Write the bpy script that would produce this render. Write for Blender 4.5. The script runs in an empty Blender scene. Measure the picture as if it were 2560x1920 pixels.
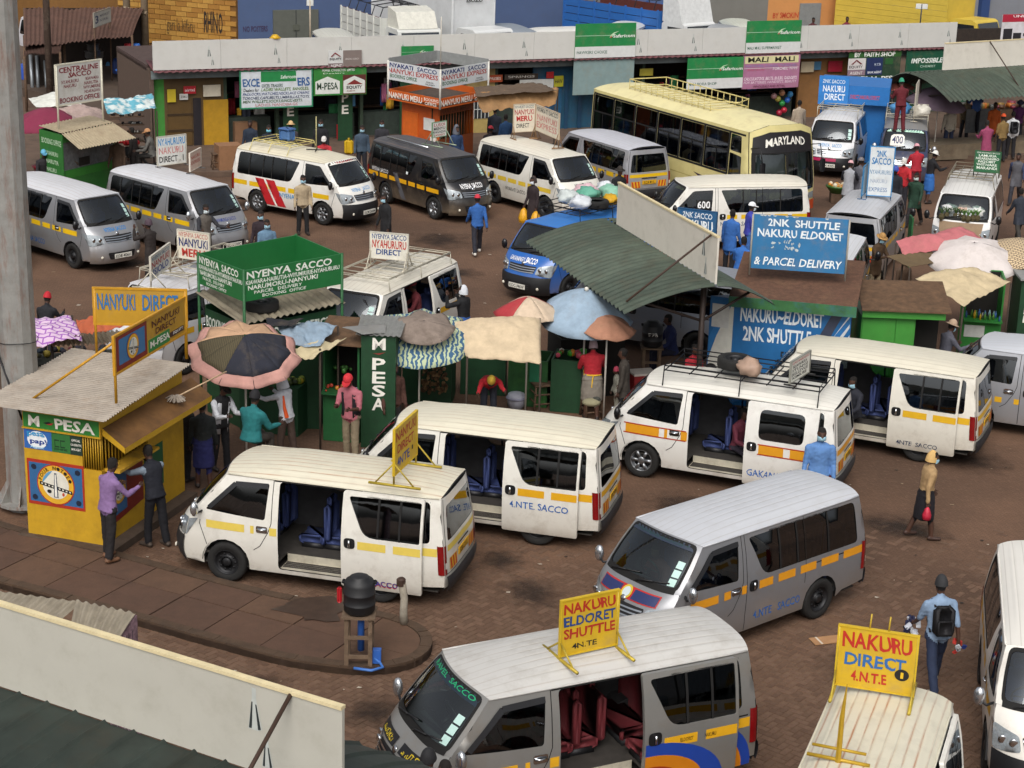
import bpy,bmesh,math,random
from mathutils import Vector,Matrix,geometry,noise
R=math.radians
sc=bpy.context.scene
col=sc.collection
rnd=random.Random(7)
# camera
F_PX,PITCH,ROLL,CAM_H=4605.6,0.30749,0.02932,12.037
CAM_O=Vector((0,0,CAM_H))
_cp,_sp=math.cos(PITCH),math.sin(PITCH)
C_FWD=Vector((0,_cp,-_sp));_up=Vector((0,_sp,_cp));_rt=Vector((1,0,0))
C_RT=_rt*math.cos(ROLL)+_up*math.sin(ROLL)
C_UP=-_rt*math.sin(ROLL)+_up*math.cos(ROLL)
cd=bpy.data.cameras.new('camera');cam=bpy.data.objects.new('camera',cd);col.objects.link(cam)
cd.sensor_width=36;cd.lens=F_PX/2560*36;cd.clip_end=2000
cam.matrix_world=Matrix(((C_RT.x,C_UP.x,-C_FWD.x,0),(C_RT.y,C_UP.y,-C_FWD.y,0),(C_RT.z,C_UP.z,-C_FWD.z,CAM_H),(0,0,0,1)))
sc.camera=cam
# overcast light
SUN_EL,SUN_AZ=48,188
w=bpy.data.worlds.new('World');sc.world=w;w.use_nodes=True
nt=w.node_tree;nt.nodes.clear()
wo=nt.nodes.new('ShaderNodeOutputWorld');bg=nt.nodes.new('ShaderNodeBackground')
sky=nt.nodes.new('ShaderNodeTexSky');sky.sky_type='NISHITA';sky.sun_disc=False
sky.sun_elevation=R(SUN_EL);sky.sun_rotation=R(SUN_AZ);sky.air_density=1.0;sky.dust_density=6.0;sky.ozone_density=1.0
hs=nt.nodes.new('ShaderNodeHueSaturation');hs.inputs['Saturation'].default_value=0.22
nt.links.new(sky.outputs[0],hs.inputs['Color']);nt.links.new(hs.outputs[0],bg.inputs[0]);nt.links.new(bg.outputs[0],wo.inputs[0])
bg.inputs[1].default_value=0.12
sd=bpy.data.lights.new('sun','SUN');sd.energy=1.1;sd.angle=R(40);sd.color=(1.0,0.96,0.90)
sun=bpy.data.objects.new('sun',sd);col.objects.link(sun)
_a=R(SUN_AZ);_d=Vector((math.sin(_a)*math.cos(R(SUN_EL)),math.cos(_a)*math.cos(R(SUN_EL)),math.sin(R(SUN_EL))))
sun.rotation_euler=(-_d).to_track_quat('-Z','Y').to_euler();sun.location=(0,0,40)
vs=sc.view_settings;vs.view_transform='Standard';vs.look='None';vs.gamma=1.0;vs.use_curve_mapping=False
vs.exposure=0.2
sc.cycles.max_bounces=8;sc.cycles.transparent_max_bounces=14;sc.cycles.diffuse_bounces=3;sc.cycles.glossy_bounces=3
# picture point -> place in the world
def G(px,py,z=0.0):
 d=C_FWD+C_RT*((px-1280)/F_PX)-C_UP*((py-960)/F_PX)
 return CAM_O+d*((z-CAM_H)/d.z)
def PJ(P):
 d=P-CAM_O;k=d.dot(C_FWD)
 return 1280+F_PX*d.dot(C_RT)/k,960-F_PX*d.dot(C_UP)/k
def HZ(P,py):
 lo,hi=-2.0,11.9
 for _ in range(40):
  m=(lo+hi)/2
  if PJ(Vector((P.x,P.y,m)))[1]>py:lo=m
  else:hi=m
 return(lo+hi)/2
def DY(px,py,Y):
 d=C_FWD+C_RT*((px-1280)/F_PX)-C_UP*((py-960)/F_PX)
 return CAM_O+d*(Y/d.y)
# colours and materials
def lin(h):
 h=h.lstrip('#');o=[]
 for i in(0,2,4):
  c=int(h[i:i+2],16)/255
  o.append(c/12.92 if c<=0.04045 else((c+0.055)/1.055)**2.4)
 return tuple(o)+(1.0,)
MATS={}
def M(hexc,rough=0.6,metal=0.0,var=0.12,scale=6.0,bump=0.0,bscale=40.0,coat=0.0,dirt=0.0,dirtcol='#5a4636',kind=''):
 key=(hexc,rough,metal,var,scale,bump,bscale,coat,dirt,dirtcol,kind)
 if key in MATS:return MATS[key]
 m=bpy.data.materials.new('m_'+hexc.strip('#')+kind);m.use_nodes=True;n=m.node_tree;b=n.nodes['Principled BSDF']
 L=n.links.new
 base=lin(hexc)
 b.inputs['Roughness'].default_value=rough;b.inputs['Metallic'].default_value=metal
 if coat:b.inputs['Coat Weight'].default_value=coat;b.inputs['Coat Roughness'].default_value=0.08
 tc=n.nodes.new('ShaderNodeTexCoord')
 nz=n.nodes.new('ShaderNodeTexNoise');nz.inputs['Scale'].default_value=scale;nz.inputs['Detail'].default_value=5;nz.inputs['Roughness'].default_value=0.65
 L(tc.outputs['Object'],nz.inputs['Vector'])
 mr=n.nodes.new('ShaderNodeMapRange');mr.inputs[1].default_value=0.3;mr.inputs[2].default_value=0.7;mr.inputs[3].default_value=1-var;mr.inputs[4].default_value=1+var
 L(nz.outputs['Fac'],mr.inputs[0])
 mx=n.nodes.new('ShaderNodeVectorMath');mx.operation='SCALE';mx.inputs[0].default_value=base[:3];L(mr.outputs[0],mx.inputs['Scale'])
 out=mx.outputs[0]
 if dirt:
  n2=n.nodes.new('ShaderNodeTexNoise');n2.inputs['Scale'].default_value=2.3;n2.inputs['Detail'].default_value=8;n2.inputs['Roughness'].default_value=0.75
  L(tc.outputs['Object'],n2.inputs['Vector'])
  r2=n.nodes.new('ShaderNodeMapRange');r2.inputs[1].default_value=0.5;r2.inputs[2].default_value=0.75;r2.inputs[3].default_value=0;r2.inputs[4].default_value=dirt
  L(n2.outputs['Fac'],r2.inputs[0]);fac=r2.outputs[0]
  if kind=='paint':
   sx=n.nodes.new('ShaderNodeSeparateXYZ');L(tc.outputs['Object'],sx.inputs[0]);rz=n.nodes.new('ShaderNodeMapRange');rz.inputs[1].default_value=.78;rz.inputs[2].default_value=.25;rz.inputs[3].default_value=0;rz.inputs[4].default_value=.75;L(sx.outputs[2],rz.inputs[0])
   mu=n.nodes.new('ShaderNodeMath');mu.operation='MULTIPLY';L(rz.outputs[0],mu.inputs[0]);L(nz.outputs['Fac'],mu.inputs[1]);ad=n.nodes.new('ShaderNodeMath');ad.use_clamp=True;L(mu.outputs[0],ad.inputs[0]);L(fac,ad.inputs[1]);fac=ad.outputs[0]
  mm=n.nodes.new('ShaderNodeMix');mm.data_type='RGBA';L(fac,mm.inputs[0]);L(out,mm.inputs[6]);mm.inputs[7].default_value=lin(dirtcol)
  out=mm.outputs[2]
 L(out,b.inputs['Base Color'])
 if bump:
  n3=n.nodes.new('ShaderNodeTexNoise');n3.inputs['Scale'].default_value=bscale;n3.inputs['Detail'].default_value=4
  L(tc.outputs['Object'],n3.inputs['Vector'])
  bp=n.nodes.new('ShaderNodeBump');bp.inputs['Strength'].default_value=bump;bp.inputs['Distance'].default_value=0.02
  L(n3.outputs['Fac'],bp.inputs['Height']);L(bp.outputs[0],b.inputs['Normal'])
 MATS[key]=m
 return m
def glass(name,tint,gloss_rough=0.03,fres=1.5,extra=0.04):
 if name in MATS:return MATS[name]
 m=bpy.data.materials.new(name);m.use_nodes=True;n=m.node_tree;n.nodes.clear();L=n.links.new
 o=n.nodes.new('ShaderNodeOutputMaterial');t=n.nodes.new('ShaderNodeBsdfTransparent');t.inputs[0].default_value=lin(tint)
 g=n.nodes.new('ShaderNodeBsdfGlossy');g.inputs['Roughness'].default_value=gloss_rough;g.inputs['Color'].default_value=(.9,.95,1,1)
 f=n.nodes.new('ShaderNodeFresnel');f.inputs[0].default_value=fres
 ad=n.nodes.new('ShaderNodeMath');ad.operation='ADD';ad.inputs[1].default_value=extra;L(f.outputs[0],ad.inputs[0])
 mx=n.nodes.new('ShaderNodeMixShader');L(ad.outputs[0],mx.inputs[0]);L(t.outputs[0],mx.inputs[1]);L(g.outputs[0],mx.inputs[2]);L(mx.outputs[0],o.inputs[0])
 MATS[name]=m
 return m
# mesh building
class MB:
 def __init__(s):s.v=[];s.f=[];s.m=[]
 def add(s,vs,fs,mi=0):
  o=len(s.v);s.v+=[tuple(p)for p in vs]
  for f in fs:s.f.append(tuple(i+o for i in f));s.m.append(mi)
  return s
 def box(s,x0,x1,y0,y1,z0,z1,mi=0,M4=None):
  vs=[Vector((x,y,z))for z in(z0,z1)for y in(y0,y1)for x in(x0,x1)]
  if M4:vs=[M4@p for p in vs]
  return s.add(vs,[(0,2,3,1),(4,5,7,6),(0,1,5,4),(2,6,7,3),(0,4,6,2),(1,3,7,5)],mi)
 def cbox(s,c,d,mi=0,rz=0.0,ch=0.0):
  c=Vector(c);hx,hy,hz=d[0]/2,d[1]/2,d[2]/2;q=Matrix.Rotation(rz,3,'Z')
  if not ch:
   vs=[q@Vector((x*hx,y*hy,z*hz))+c for z in(-1,1)for y in(-1,1)for x in(-1,1)]
   return s.add(vs,[(0,2,3,1),(4,5,7,6),(0,1,5,4),(2,6,7,3),(0,4,6,2),(1,3,7,5)],mi)
  rings=[]
  for z,k in((-hz,ch),(-hz+ch,0),(hz-ch,0),(hz,ch)):
   ring=[]
   ax,ay=hx-k,hy-k
   for sx,sy in((-1,-1),(1,-1),(1,1),(-1,1)):
    a=(sx*(ax-ch),sy*ay);b_=(sx*ax,sy*(ay-ch))
    ring+=[a,b_]if sx*sy>0 else[b_,a]
   ring=[(p[0],p[1])for p in ring]
   rings.append([q@Vector((p[0],p[1],z))+c for p in ring])
  vs=[p for r_ in rings for p in r_];fs=[tuple(range(7,-1,-1)),tuple(range(24,32))]
  for k in range(3):
   for i in range(8):
    j=(i+1)%8;fs.append((k*8+i,k*8+j,k*8+8+j,k*8+8+i))
  return s.add(vs,fs,mi)
 def tube(s,pts,r,n=6,mi=0,cap=True,closed=False):
  pts=[Vector(p)for p in pts];N=len(pts);rs=r if isinstance(r,(list,tuple))else[r]*N
  vs=[];prev=None
  for i,p in enumerate(pts):
   a=pts[i-1]if(i>0 or closed)else p;b=pts[(i+1)%N]if(i<N-1 or closed)else p
   t=(b-a).normalized()
   if prev is None:u=t.cross(Vector((0,0,1))if abs(t.z)<.9 else Vector((1,0,0))).normalized()
   else:u=(prev-t*prev.dot(t)).normalized()
   prev=u;v=t.cross(u)
   for k in range(n):
    an=2*math.pi*k/n;vs.append(p+(u*math.cos(an)+v*math.sin(an))*rs[i])
  fs=[]
  for i in range(N if closed else N-1):
   for k in range(n):
    a=i*n+k;b=i*n+(k+1)%n;j=((i+1)%N)*n
    fs.append((a,b,j+(k+1)%n,j+k))
  if cap and not closed:fs+=[tuple(range(n-1,-1,-1)),tuple((N-1)*n+k for k in range(n))]
  return s.add(vs,fs,mi)
 def lathe(s,prof,n=16,M4=None,mi=0,cap=True):
  M4=M4 or Matrix();vs=[];fs=[]
  for r_,z in prof:
   for k in range(n):
    a=2*math.pi*k/n;vs.append(M4@Vector((r_*math.cos(a),r_*math.sin(a),z)))
  for i in range(len(prof)-1):
   for k in range(n):
    fs.append((i*n+k,i*n+(k+1)%n,(i+1)*n+(k+1)%n,(i+1)*n+k))
  if cap:fs+=[tuple(range(n-1,-1,-1)),tuple((len(prof)-1)*n+k for k in range(n))]
  return s.add(vs,fs,mi)
 def grid(s,fn,nu,nv,mi=0,flip=False):
  vs=[fn(i/nu,j/nv)for i in range(nu+1)for j in range(nv+1)];fs=[]
  for i in range(nu):
   for j in range(nv):
    q=(i*(nv+1)+j,(i+1)*(nv+1)+j,(i+1)*(nv+1)+j+1,i*(nv+1)+j+1)
    fs.append(q[::-1]if flip else q)
  return s.add(vs,fs,mi)
 def quad(s,a,b,c,d,mi=0):return s.add([a,b,c,d],[(0,1,2,3)],mi)
 def prism(s,poly,t0,t1,fn,mi=0):
  n=len(poly);vs=[fn(p[0],p[1],t0)for p in poly]+[fn(p[0],p[1],t1)for p in poly]
  fs=[tuple(range(n-1,-1,-1)),tuple(range(n,2*n))]+[(i,(i+1)%n,n+(i+1)%n,n+i)for i in range(n)]
  return s.add(vs,fs,mi)
 def ball(s,c,r,n=10,mi=0,sq=(1,1,1)):
  vs=[];fs=[];m_=n//2
  for i in range(m_+1):
   th=math.pi*i/m_
   for k in range(n):
    a=2*math.pi*k/n
    vs.append((c[0]+r*sq[0]*math.sin(th)*math.cos(a),c[1]+r*sq[1]*math.sin(th)*math.sin(a),c[2]+r*sq[2]*math.cos(th)))
  for i in range(m_):
   for k in range(n):fs.append((i*n+k,(i+1)*n+k,(i+1)*n+(k+1)%n,i*n+(k+1)%n))
  return s.add(vs,fs,mi)
 def mesh(s,name,smooth=False):
  me=bpy.data.meshes.new(name);me.from_pydata(s.v,[],s.f)
  if any(s.m):me.polygons.foreach_set('material_index',s.m)
  if smooth:me.polygons.foreach_set('use_smooth',[True]*len(me.polygons))
  me.update();return me
 def build(s,name,mats,parent=None,smooth=False):
  return put(name,s.mesh(name,smooth),mats,parent)
def put(name,me,mats=None,parent=None):
 if mats is not None and not isinstance(mats,(list,tuple)):mats=[mats]
 if mats and len(me.materials)==0:
  for _ in mats:me.materials.append(None)
 o=bpy.data.objects.new(name,me);col.objects.link(o)
 if mats:
  for i,m in enumerate(mats):
   if i<len(o.material_slots):o.material_slots[i].link='OBJECT';o.material_slots[i].material=m
 if parent is not None:o.parent=parent
 return o
def tag(o,label,cat,group=None,kind=None):
 if label:o['label']=label
 if cat:o['category']=cat
 if group:o['group']=group
 if kind:o['kind']=kind
 return o
def empty(name,loc=(0,0,0),rz=0.0):
 o=bpy.data.objects.new(name,None);col.objects.link(o);o.location=loc;o.rotation_euler=(0,0,rz);o.empty_display_size=.2
 return o
def inpoly(p,poly):
 x,y=p[0],p[1];c=False;j=len(poly)-1
 for i in range(len(poly)):
  xi,yi=poly[i][0],poly[i][1];xj,yj=poly[j][0],poly[j][1]
  if(yi>y)!=(yj>y)and x<(xj-xi)*(y-yi)/(yj-yi)+xi:c=not c
  j=i
 return c
def resample(poly,step):
 out=[]
 for i,p in enumerate(poly):
  q=poly[(i+1)%len(poly)];d=math.hypot(q[0]-p[0],q[1]-p[1]);n=max(1,int(d/step))
  for k in range(n):out.append((p[0]+(q[0]-p[0])*k/n,p[1]+(q[1]-p[1])*k/n))
 return out
def rounded(poly,r,n=4):
 out=[];N=len(poly);rr=r if isinstance(r,(list,tuple))else[r]*N
 for i in range(N):
  p=Vector(poly[i]);a=Vector(poly[i-1]);b=Vector(poly[(i+1)%N]);k=rr[i]
  if k<=0:out.append(tuple(p));continue
  k=min(k,(a-p).length*.48,(b-p).length*.48)
  s_,e_=p+(a-p).normalized()*k,p+(b-p).normalized()*k
  for t in range(n+1):
   t/=n;out.append(tuple(s_*(1-t)**2+p*2*t*(1-t)+e_*t*t))
 return out
def panel(mb,outer,holes,step,fn,mi=0,inner=None,mi_in=1,rim=2):
 """outer/holes: 2D loops; fn(u,v,off)->3D. Fills with triangles on a curved surface, an inner skin 'inner' m behind and rims between."""
 loops=[resample(outer,step)]+[resample(h,step)for h in holes]
 pts=[];eds=[]
 for lp in loops:
  o=len(pts);pts+=[Vector(p)for p in lp];eds+=[(o+i,o+(i+1)%len(lp))for i in range(len(lp))]
 us=[p[0]for p in loops[0]];vs_=[p[1]for p in loops[0]]
 u=min(us)+step*.5
 while u<max(us):
  v=min(vs_)+step*.5
  while v<max(vs_):
   if inpoly((u,v),loops[0])and not any(inpoly((u,v),h)for h in loops[1:]):
    if min((p-Vector((u,v))).length_squared for p in pts[:sum(map(len,loops))])>(step*.45)**2:pts.append(Vector((u,v)))
   v+=step
  u+=step
 vv,_,ff,_,_,_=geometry.delaunay_2d_cdt(pts,eds,[],0,1e-5)
 keep=[]
 for f in ff:
  c=sum((vv[i]for i in f),Vector((0,0)))/len(f)
  if inpoly(c,loops[0])and not any(inpoly(c,h)for h in loops[1:]):keep.append(tuple(f))
 a=[fn(p.x,p.y,0.0)for p in vv]
 if keep:
  f=keep[0];nn=(Vector(a[f[1]])-Vector(a[f[0]])).cross(Vector(a[f[2]])-Vector(a[f[0]]));c=vv[f[0]]
  flip=nn.dot(Vector(fn(c.x,c.y,.01))-Vector(a[f[0]]))<0
 kk=[k[::-1]for k in keep]if flip else keep
 mb.add(a,kk,mi)
 if inner:
  mb.add([fn(p.x,p.y,-inner)for p in vv],[k[::-1]for k in kk],mi_in)
  for lp in loops:
   n=len(lp);mb.add([fn(p[0],p[1],0)for p in lp]+[fn(p[0],p[1],-inner)for p in lp],[(i,(i+1)%n,n+(i+1)%n,n+i)for i in range(n)],rim)
 return mb
# lettering
TMP=bpy.data.scenes.new('work')
_tc={}
def text_geo(s,bold=0.0,shear=0.0):
 bold=min(bold,.05)*.5;k=(s,bold,shear)
 if k in _tc:return _tc[k]
 cu=bpy.data.curves.new('t','FONT');cu.body=s;cu.size=1;cu.offset=bold;cu.shear=shear;cu.resolution_u=2;cu.fill_mode='FRONT'
 o=bpy.data.objects.new('t',cu);TMP.collection.objects.link(o)
 TMP.view_layers[0].update();dg=TMP.view_layers[0].depsgraph;me=o.evaluated_get(dg).to_mesh()
 vs=[(v.co.x,v.co.y)for v in me.vertices];fs=[tuple(p.vertices)for p in me.polygons]
 o.evaluated_get(dg).to_mesh_clear();bpy.data.objects.remove(o);bpy.data.curves.remove(cu)
 if vs:
  x0=min(v[0]for v in vs);x1=max(v[0]for v in vs);y0=min(v[1]for v in vs);y1=max(v[1]for v in vs)
  vs=[((x-x0)/(x1-x0+1e-9),(y-y0)/(y1-y0+1e-9))for x,y in vs];asp=(x1-x0)/(y1-y0+1e-9)
 else:asp=1
 _tc[k]=(vs,fs,asp);return _tc[k]
def text(parent,s,matl,u0,v0,wd,ht,fn,bold=0.03,shear=0.0,name='lettering'):
 """lettering filling the rectangle u0..u0+wd, v0..v0+ht of a surface fn(u,v,off)"""
 vs,fs,asp=text_geo(s,bold,shear)
 if not vs:return None
 q=len(s)*3.7+wd;jy=lambda x,y:y+.05*noise.noise(Vector((x*len(s)*.9,q,y)));jx=lambda x,y:x+.25/max(4,len(s))*noise.noise(Vector((x*len(s)*.8,y*1.5,q+5)))
 mb=MB();mb.add([fn(u0+jx(x,y)*wd,v0+jy(x,y)*ht,0.004)for x,y in vs],fs)
 return mb.build(name,matl,parent)
WHITE=M('#e9e6dc',.55,var=.05);BLACK=M('#141414',.5,var=.1);RED=M('#b3261e',.55,var=.12);NAVY=M('#1e2f6b',.55,var=.12)
BLUE=M('#2f76ad',.55,var=.1);GREEN=M('#1d6b35',.55,var=.12);YEL=M('#d9b21f',.5,var=.08)
# ground, paving, island
def ground_mat():
 m=bpy.data.materials.new('paving_dust');m.use_nodes=True;n=m.node_tree;L=n.links.new;b=n.nodes['Principled BSDF'];b.inputs['Roughness'].default_value=.92
 tc=n.nodes.new('ShaderNodeTexCoord');mp=n.nodes.new('ShaderNodeMapping');mp.inputs['Rotation'].default_value=(0,0,R(38));L(tc.outputs['Object'],mp.inputs[0])
 bt=n.nodes.new('ShaderNodeTexBrick');bt.inputs['Scale'].default_value=5.0;bt.inputs['Mortar Size'].default_value=.018;bt.inputs['Color1'].default_value=lin('#664c3a');bt.inputs['Color2'].default_value=lin('#6d5240');bt.inputs['Mortar'].default_value=lin('#503b2d');L(mp.outputs[0],bt.inputs['Vector'])
 n1=n.nodes.new('ShaderNodeTexNoise');n1.inputs['Scale'].default_value=.22;n1.inputs['Detail'].default_value=9;n1.inputs['Roughness'].default_value=.62;L(tc.outputs['Object'],n1.inputs[0])
 cr=n.nodes.new('ShaderNodeValToRGB');cr.color_ramp.elements[0].position=.36;cr.color_ramp.elements[0].color=(.62,.60,.58,1);cr.color_ramp.elements[1].position=.68;cr.color_ramp.elements[1].color=(1.28,1.26,1.22,1);L(n1.outputs[0],cr.inputs[0])
 mx=n.nodes.new('ShaderNodeMix');mx.data_type='RGBA';mx.blend_type='MULTIPLY';mx.inputs[0].default_value=1;L(bt.outputs[0],mx.inputs[6]);L(cr.outputs[0],mx.inputs[7])
 n2=n.nodes.new('ShaderNodeTexNoise');n2.inputs['Scale'].default_value=14;n2.inputs['Detail'].default_value=6;L(tc.outputs['Object'],n2.inputs[0])
 m2=n.nodes.new('ShaderNodeMapRange');m2.inputs[1].default_value=.55;m2.inputs[2].default_value=.8;m2.inputs[3].default_value=0;m2.inputs[4].default_value=.55;L(n2.outputs[0],m2.inputs[0])
 m3=n.nodes.new('ShaderNodeMix');m3.data_type='RGBA';L(m2.outputs[0],m3.inputs[0]);L(mx.outputs[2],m3.inputs[6]);m3.inputs[7].default_value=lin('#7d634f')
 L(m3.outputs[2],b.inputs['Base Color'])
 bp=n.nodes.new('ShaderNodeBump');bp.inputs['Strength'].default_value=.5;bp.inputs['Distance'].default_value=.02;L(n2.outputs[0],bp.inputs['Height']);L(bp.outputs[0],b.inputs['Normal'])
 return m
mb=MB();mb.box(-260,260,-30,420,-.5,-.045);gnd=mb.build('ground',ground_mat());tag(gnd,None,None,None,'structure')
mb=MB();mb.box(-60,60,30.55,58.5,-.04,-.007);far=mb.build('road',ground_mat());tag(far,None,None,None,'structure')
mb=MB();mb.box(-60,60,8,30.55,-.044,-.007);road=mb.build('road',far.material_slots[0].material);tag(road,None,None,None,'structure')
BRK=[M(c,.9,var=.16,scale=9,bump=.25,bscale=60,dirt=.5,dirtcol='#6e5a49')for c in('#634b3a','#6a5140','#5e4636')]
def brick_me(w_,l_):
 mb=MB();e=.008;z=0
 vs=[(-w_/2,-l_/2,-.02),(w_/2,-l_/2,-.02),(w_/2,l_/2,-.02),(-w_/2,l_/2,-.02),(-w_/2+e,-l_/2+e,z),(w_/2-e,-l_/2+e,z),(w_/2-e,l_/2-e,z),(-w_/2+e,l_/2-e,z)]
 mb.add(vs,[(4,5,6,7),(0,1,5,4),(1,2,6,5),(2,3,7,6),(3,0,4,7)]);return mb
ISL=[(-420,1215),(-100,1290),(75,1342),(262,1388),(480,1446),(700,1502),(960,1548),(1055,1578),(1086,1615),(1068,1655),(1005,1682),(890,1690),(720,1668),(500,1610),(338,1563),(0,1472),(-420,1365)]
ISLW=[tuple(G(x,y,0).xy)for x,y in ISL]
ISLR=rounded(ISLW,.25,3)
def herring():
 B=.21;r=rnd;a=R(52);ca,sa=math.cos(a),math.sin(a);out=[]
 u=B/2
 for i in range(-210,210):
  for j in range(-210,210):
   k=(i-j)%4
   if k==0:cx,cy,hz=(i+1)*u,(j+.5)*u,True
   elif k==2:
    cx,cy,hz=(i+.5)*u,j*u,False
   else:continue
   x=cx*ca-cy*sa;y=cx*sa+cy*ca+21
   if not(13.2<y<30.5):continue
   q=PJ(Vector((x,y,0)))
   if not(-40<q[0]<2600 and 1290<q[1]<1960):continue
   if inpoly((x,y),ISLR):continue
   if y>25.5 and rnd.random()<(y-25.5)/5+.5*noise.noise(Vector((x*.5,y*.5,0))):continue
   out.append((x,y,a+(R(90)if hz else 0),q[1]))
 return out
hb=herring()
hb.sort(key=lambda t:-t[3])
def shows(t):
 x,y=PJ(Vector((t[0],t[1],0)))
 return(640<x<1010 and 1700<y<1900 and not(x<830 and y>1760))or(1890<x<2090 and 1560<y<1900)
vis=[t for t in hb if shows(t)][:300];vset=set(id(t)for t in vis)
bme=brick_me(.100,.205).mesh('brick')
for t in vis:
 o=put('brick',bme,BRK[rnd.randrange(3)],road);o.location=(t[0],t[1],rnd.uniform(-.004,.002));o.rotation_euler=(rnd.uniform(-.01,.01),rnd.uniform(-.01,.01),t[2])
mb=MB();src=brick_me(.100,.205)
for t in hb:
 if id(t)in vset:continue
 c,s=math.cos(t[2]),math.sin(t[2]);dz=rnd.uniform(-.004,.002)
 mb.add([(t[0]+v[0]*c-v[1]*s,t[1]+v[0]*s+v[1]*c,v[2]+dz)for v in src.v],src.f,rnd.randrange(3))
o=mb.build('paving_bricks',BRK,road);o['kind']='stuff'
def offset_poly(poly,d):
 out=[];n=len(poly);ar=sum(poly[i][0]*poly[(i+1)%n][1]-poly[(i+1)%n][0]*poly[i][1]for i in range(n));sg=1 if ar>0 else-1
 for i in range(n):
  a=Vector(poly[i-1]);p=Vector(poly[i]);b=Vector(poly[(i+1)%n])
  n1=Vector((-(p-a).y,(p-a).x)).normalized();n2=Vector((-(b-p).y,(b-p).x)).normalized();m_=(n1+n2).normalized()
  out.append(tuple(p+m_*(sg*d/max(.5,m_.dot(n1)))))
 return out
isl=empty('traffic_island');tag(isl,None,None,None,'structure')
mb=MB();mb.prism(ISLR,-.02,.095,lambda u,v,t:Vector((u,v,t)));mb.build('island_bed',M('#4a392e',.95),isl)
KERB=M('#4c3a2b',.9,var=.25,scale=5,bump=.4,dirt=.6,dirtcol='#2f2620')
ko,ki=ISLR,offset_poly(ISLR,.17)
n=len(ko)
for i in range(n):
 a,b=Vector(ko[i]),Vector(ko[(i+1)%n]);c,d=Vector(ki[(i+1)%n]),Vector(ki[i])
 L_=(b-a).length
 if L_<.05:continue
 k=max(1,int(L_/.9))
 for j in range(k):
  t0,t1=j/k+.004,(j+1)/k-.004
  q=[a+(b-a)*t0,a+(b-a)*t1,d+(c-d)*t1,d+(c-d)*t0]
  MB().prism([tuple(p)for p in q],-.03,.135+rnd.uniform(-.006,.004),lambda u,v,t:Vector((u,v,t))).build('kerb_stone',KERB,isl)
def clip(poly,ax,ay,cc):
 out=[]
 for i in range(len(poly)):
  p,q=poly[i],poly[(i+1)%len(poly)];dp=ax*p[0]+ay*p[1]-cc;dq=ax*q[0]+ay*q[1]-cc
  if dp<=0:out.append(p)
  if dp*dq<0:t=dp/(dp-dq);out.append((p[0]+(q[0]-p[0])*t,p[1]+(q[1]-p[1])*t))
 return out
SLAB=[M(c,.9,var=.14,scale=4,bump=.25,bscale=25,dirt=.5,dirtcol='#3d2f26')for c in('#573f31','#533c2f','#5b4333')]
inn=offset_poly(ISLR,.18);a_=math.atan2(ISLW[5][1]-ISLW[3][1],ISLW[5][0]-ISLW[3][0]);ux,uy=math.cos(a_),math.sin(a_)
for i in range(-12,16):
 for j in range(-8,9):
  sx,sy=1.02,.92;ox,oy=-5,26.2
  c0=ux*ox+uy*oy;c1=-uy*ox+ux*oy
  p=clip(inn,ux,uy,c0+(i+1)*sx-.012);p=clip(p,-ux,-uy,-(c0+i*sx+.012))if p else p
  p=clip(p,-uy,ux,c1+(j+1)*sy-.012)if p else p;p=clip(p,uy,-ux,-(c1+j*sy+.012))if p else p
  if len(p)<3:continue
  ar=abs(sum(p[k][0]*p[(k+1)%len(p)][1]-p[(k+1)%len(p)][0]*p[k][1]for k in range(len(p))))/2
  if ar<.03:continue
  z=.122+rnd.uniform(-.006,.006)
  MB().prism(p,.05,z,lambda u,v,t:Vector((u,v,t))).build('paving_slab',SLAB[rnd.randrange(3)],isl)
def strip(name,P,z0,z1,m_,kind='structure'):
 o=MB().prism([tuple(p)for p in P],z0,z1,lambda u,v,t:Vector((u,v,t))).build(name,m_);tag(o,None,None,None,kind);return o
strip('pavement',[(-60,58.4),(-16,58.6),(-4,60.4),(9,68.2),(14.5,66.3),(60,74),(60,95),(-60,95)],-.04,.12,M('#5c4a3e',.92,var=.25,scale=2,bump=.3,dirt=.4,dirtcol='#7a6450'))
sm_=bpy.data.materials.new('oil_stain');sm_.use_nodes=True;n=sm_.node_tree;L=n.links.new;b=n.nodes['Principled BSDF'];b.inputs['Base Color'].default_value=lin('#241b15');b.inputs['Roughness'].default_value=.6
tc=n.nodes.new('ShaderNodeTexCoord');ln=n.nodes.new('ShaderNodeVectorMath');ln.operation='LENGTH';L(tc.outputs['Object'],ln.inputs[0]);nz=n.nodes.new('ShaderNodeTexNoise');nz.inputs['Scale'].default_value=3.5;nz.inputs['Detail'].default_value=6;L(tc.outputs['Object'],nz.inputs[0])
r1=n.nodes.new('ShaderNodeMapRange');r1.inputs[1].default_value=1;r1.inputs[2].default_value=.1;r1.inputs[3].default_value=-.35;r1.inputs[4].default_value=.45;L(ln.outputs['Value'],r1.inputs[0]);a1=n.nodes.new('ShaderNodeMath');L(r1.outputs[0],a1.inputs[0]);L(nz.outputs[0],a1.inputs[1]);a2=n.nodes.new('ShaderNodeMapRange');a2.inputs[1].default_value=.35;a2.inputs[2].default_value=.95;a2.inputs[4].default_value=.6;L(a1.outputs[0],a2.inputs[0]);L(a2.outputs[0],b.inputs['Alpha'])
sme=MB().add([(math.cos(k*.45),math.sin(k*.45),0)for k in range(14)],[tuple(range(14))]).mesh('oil_stain')
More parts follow.
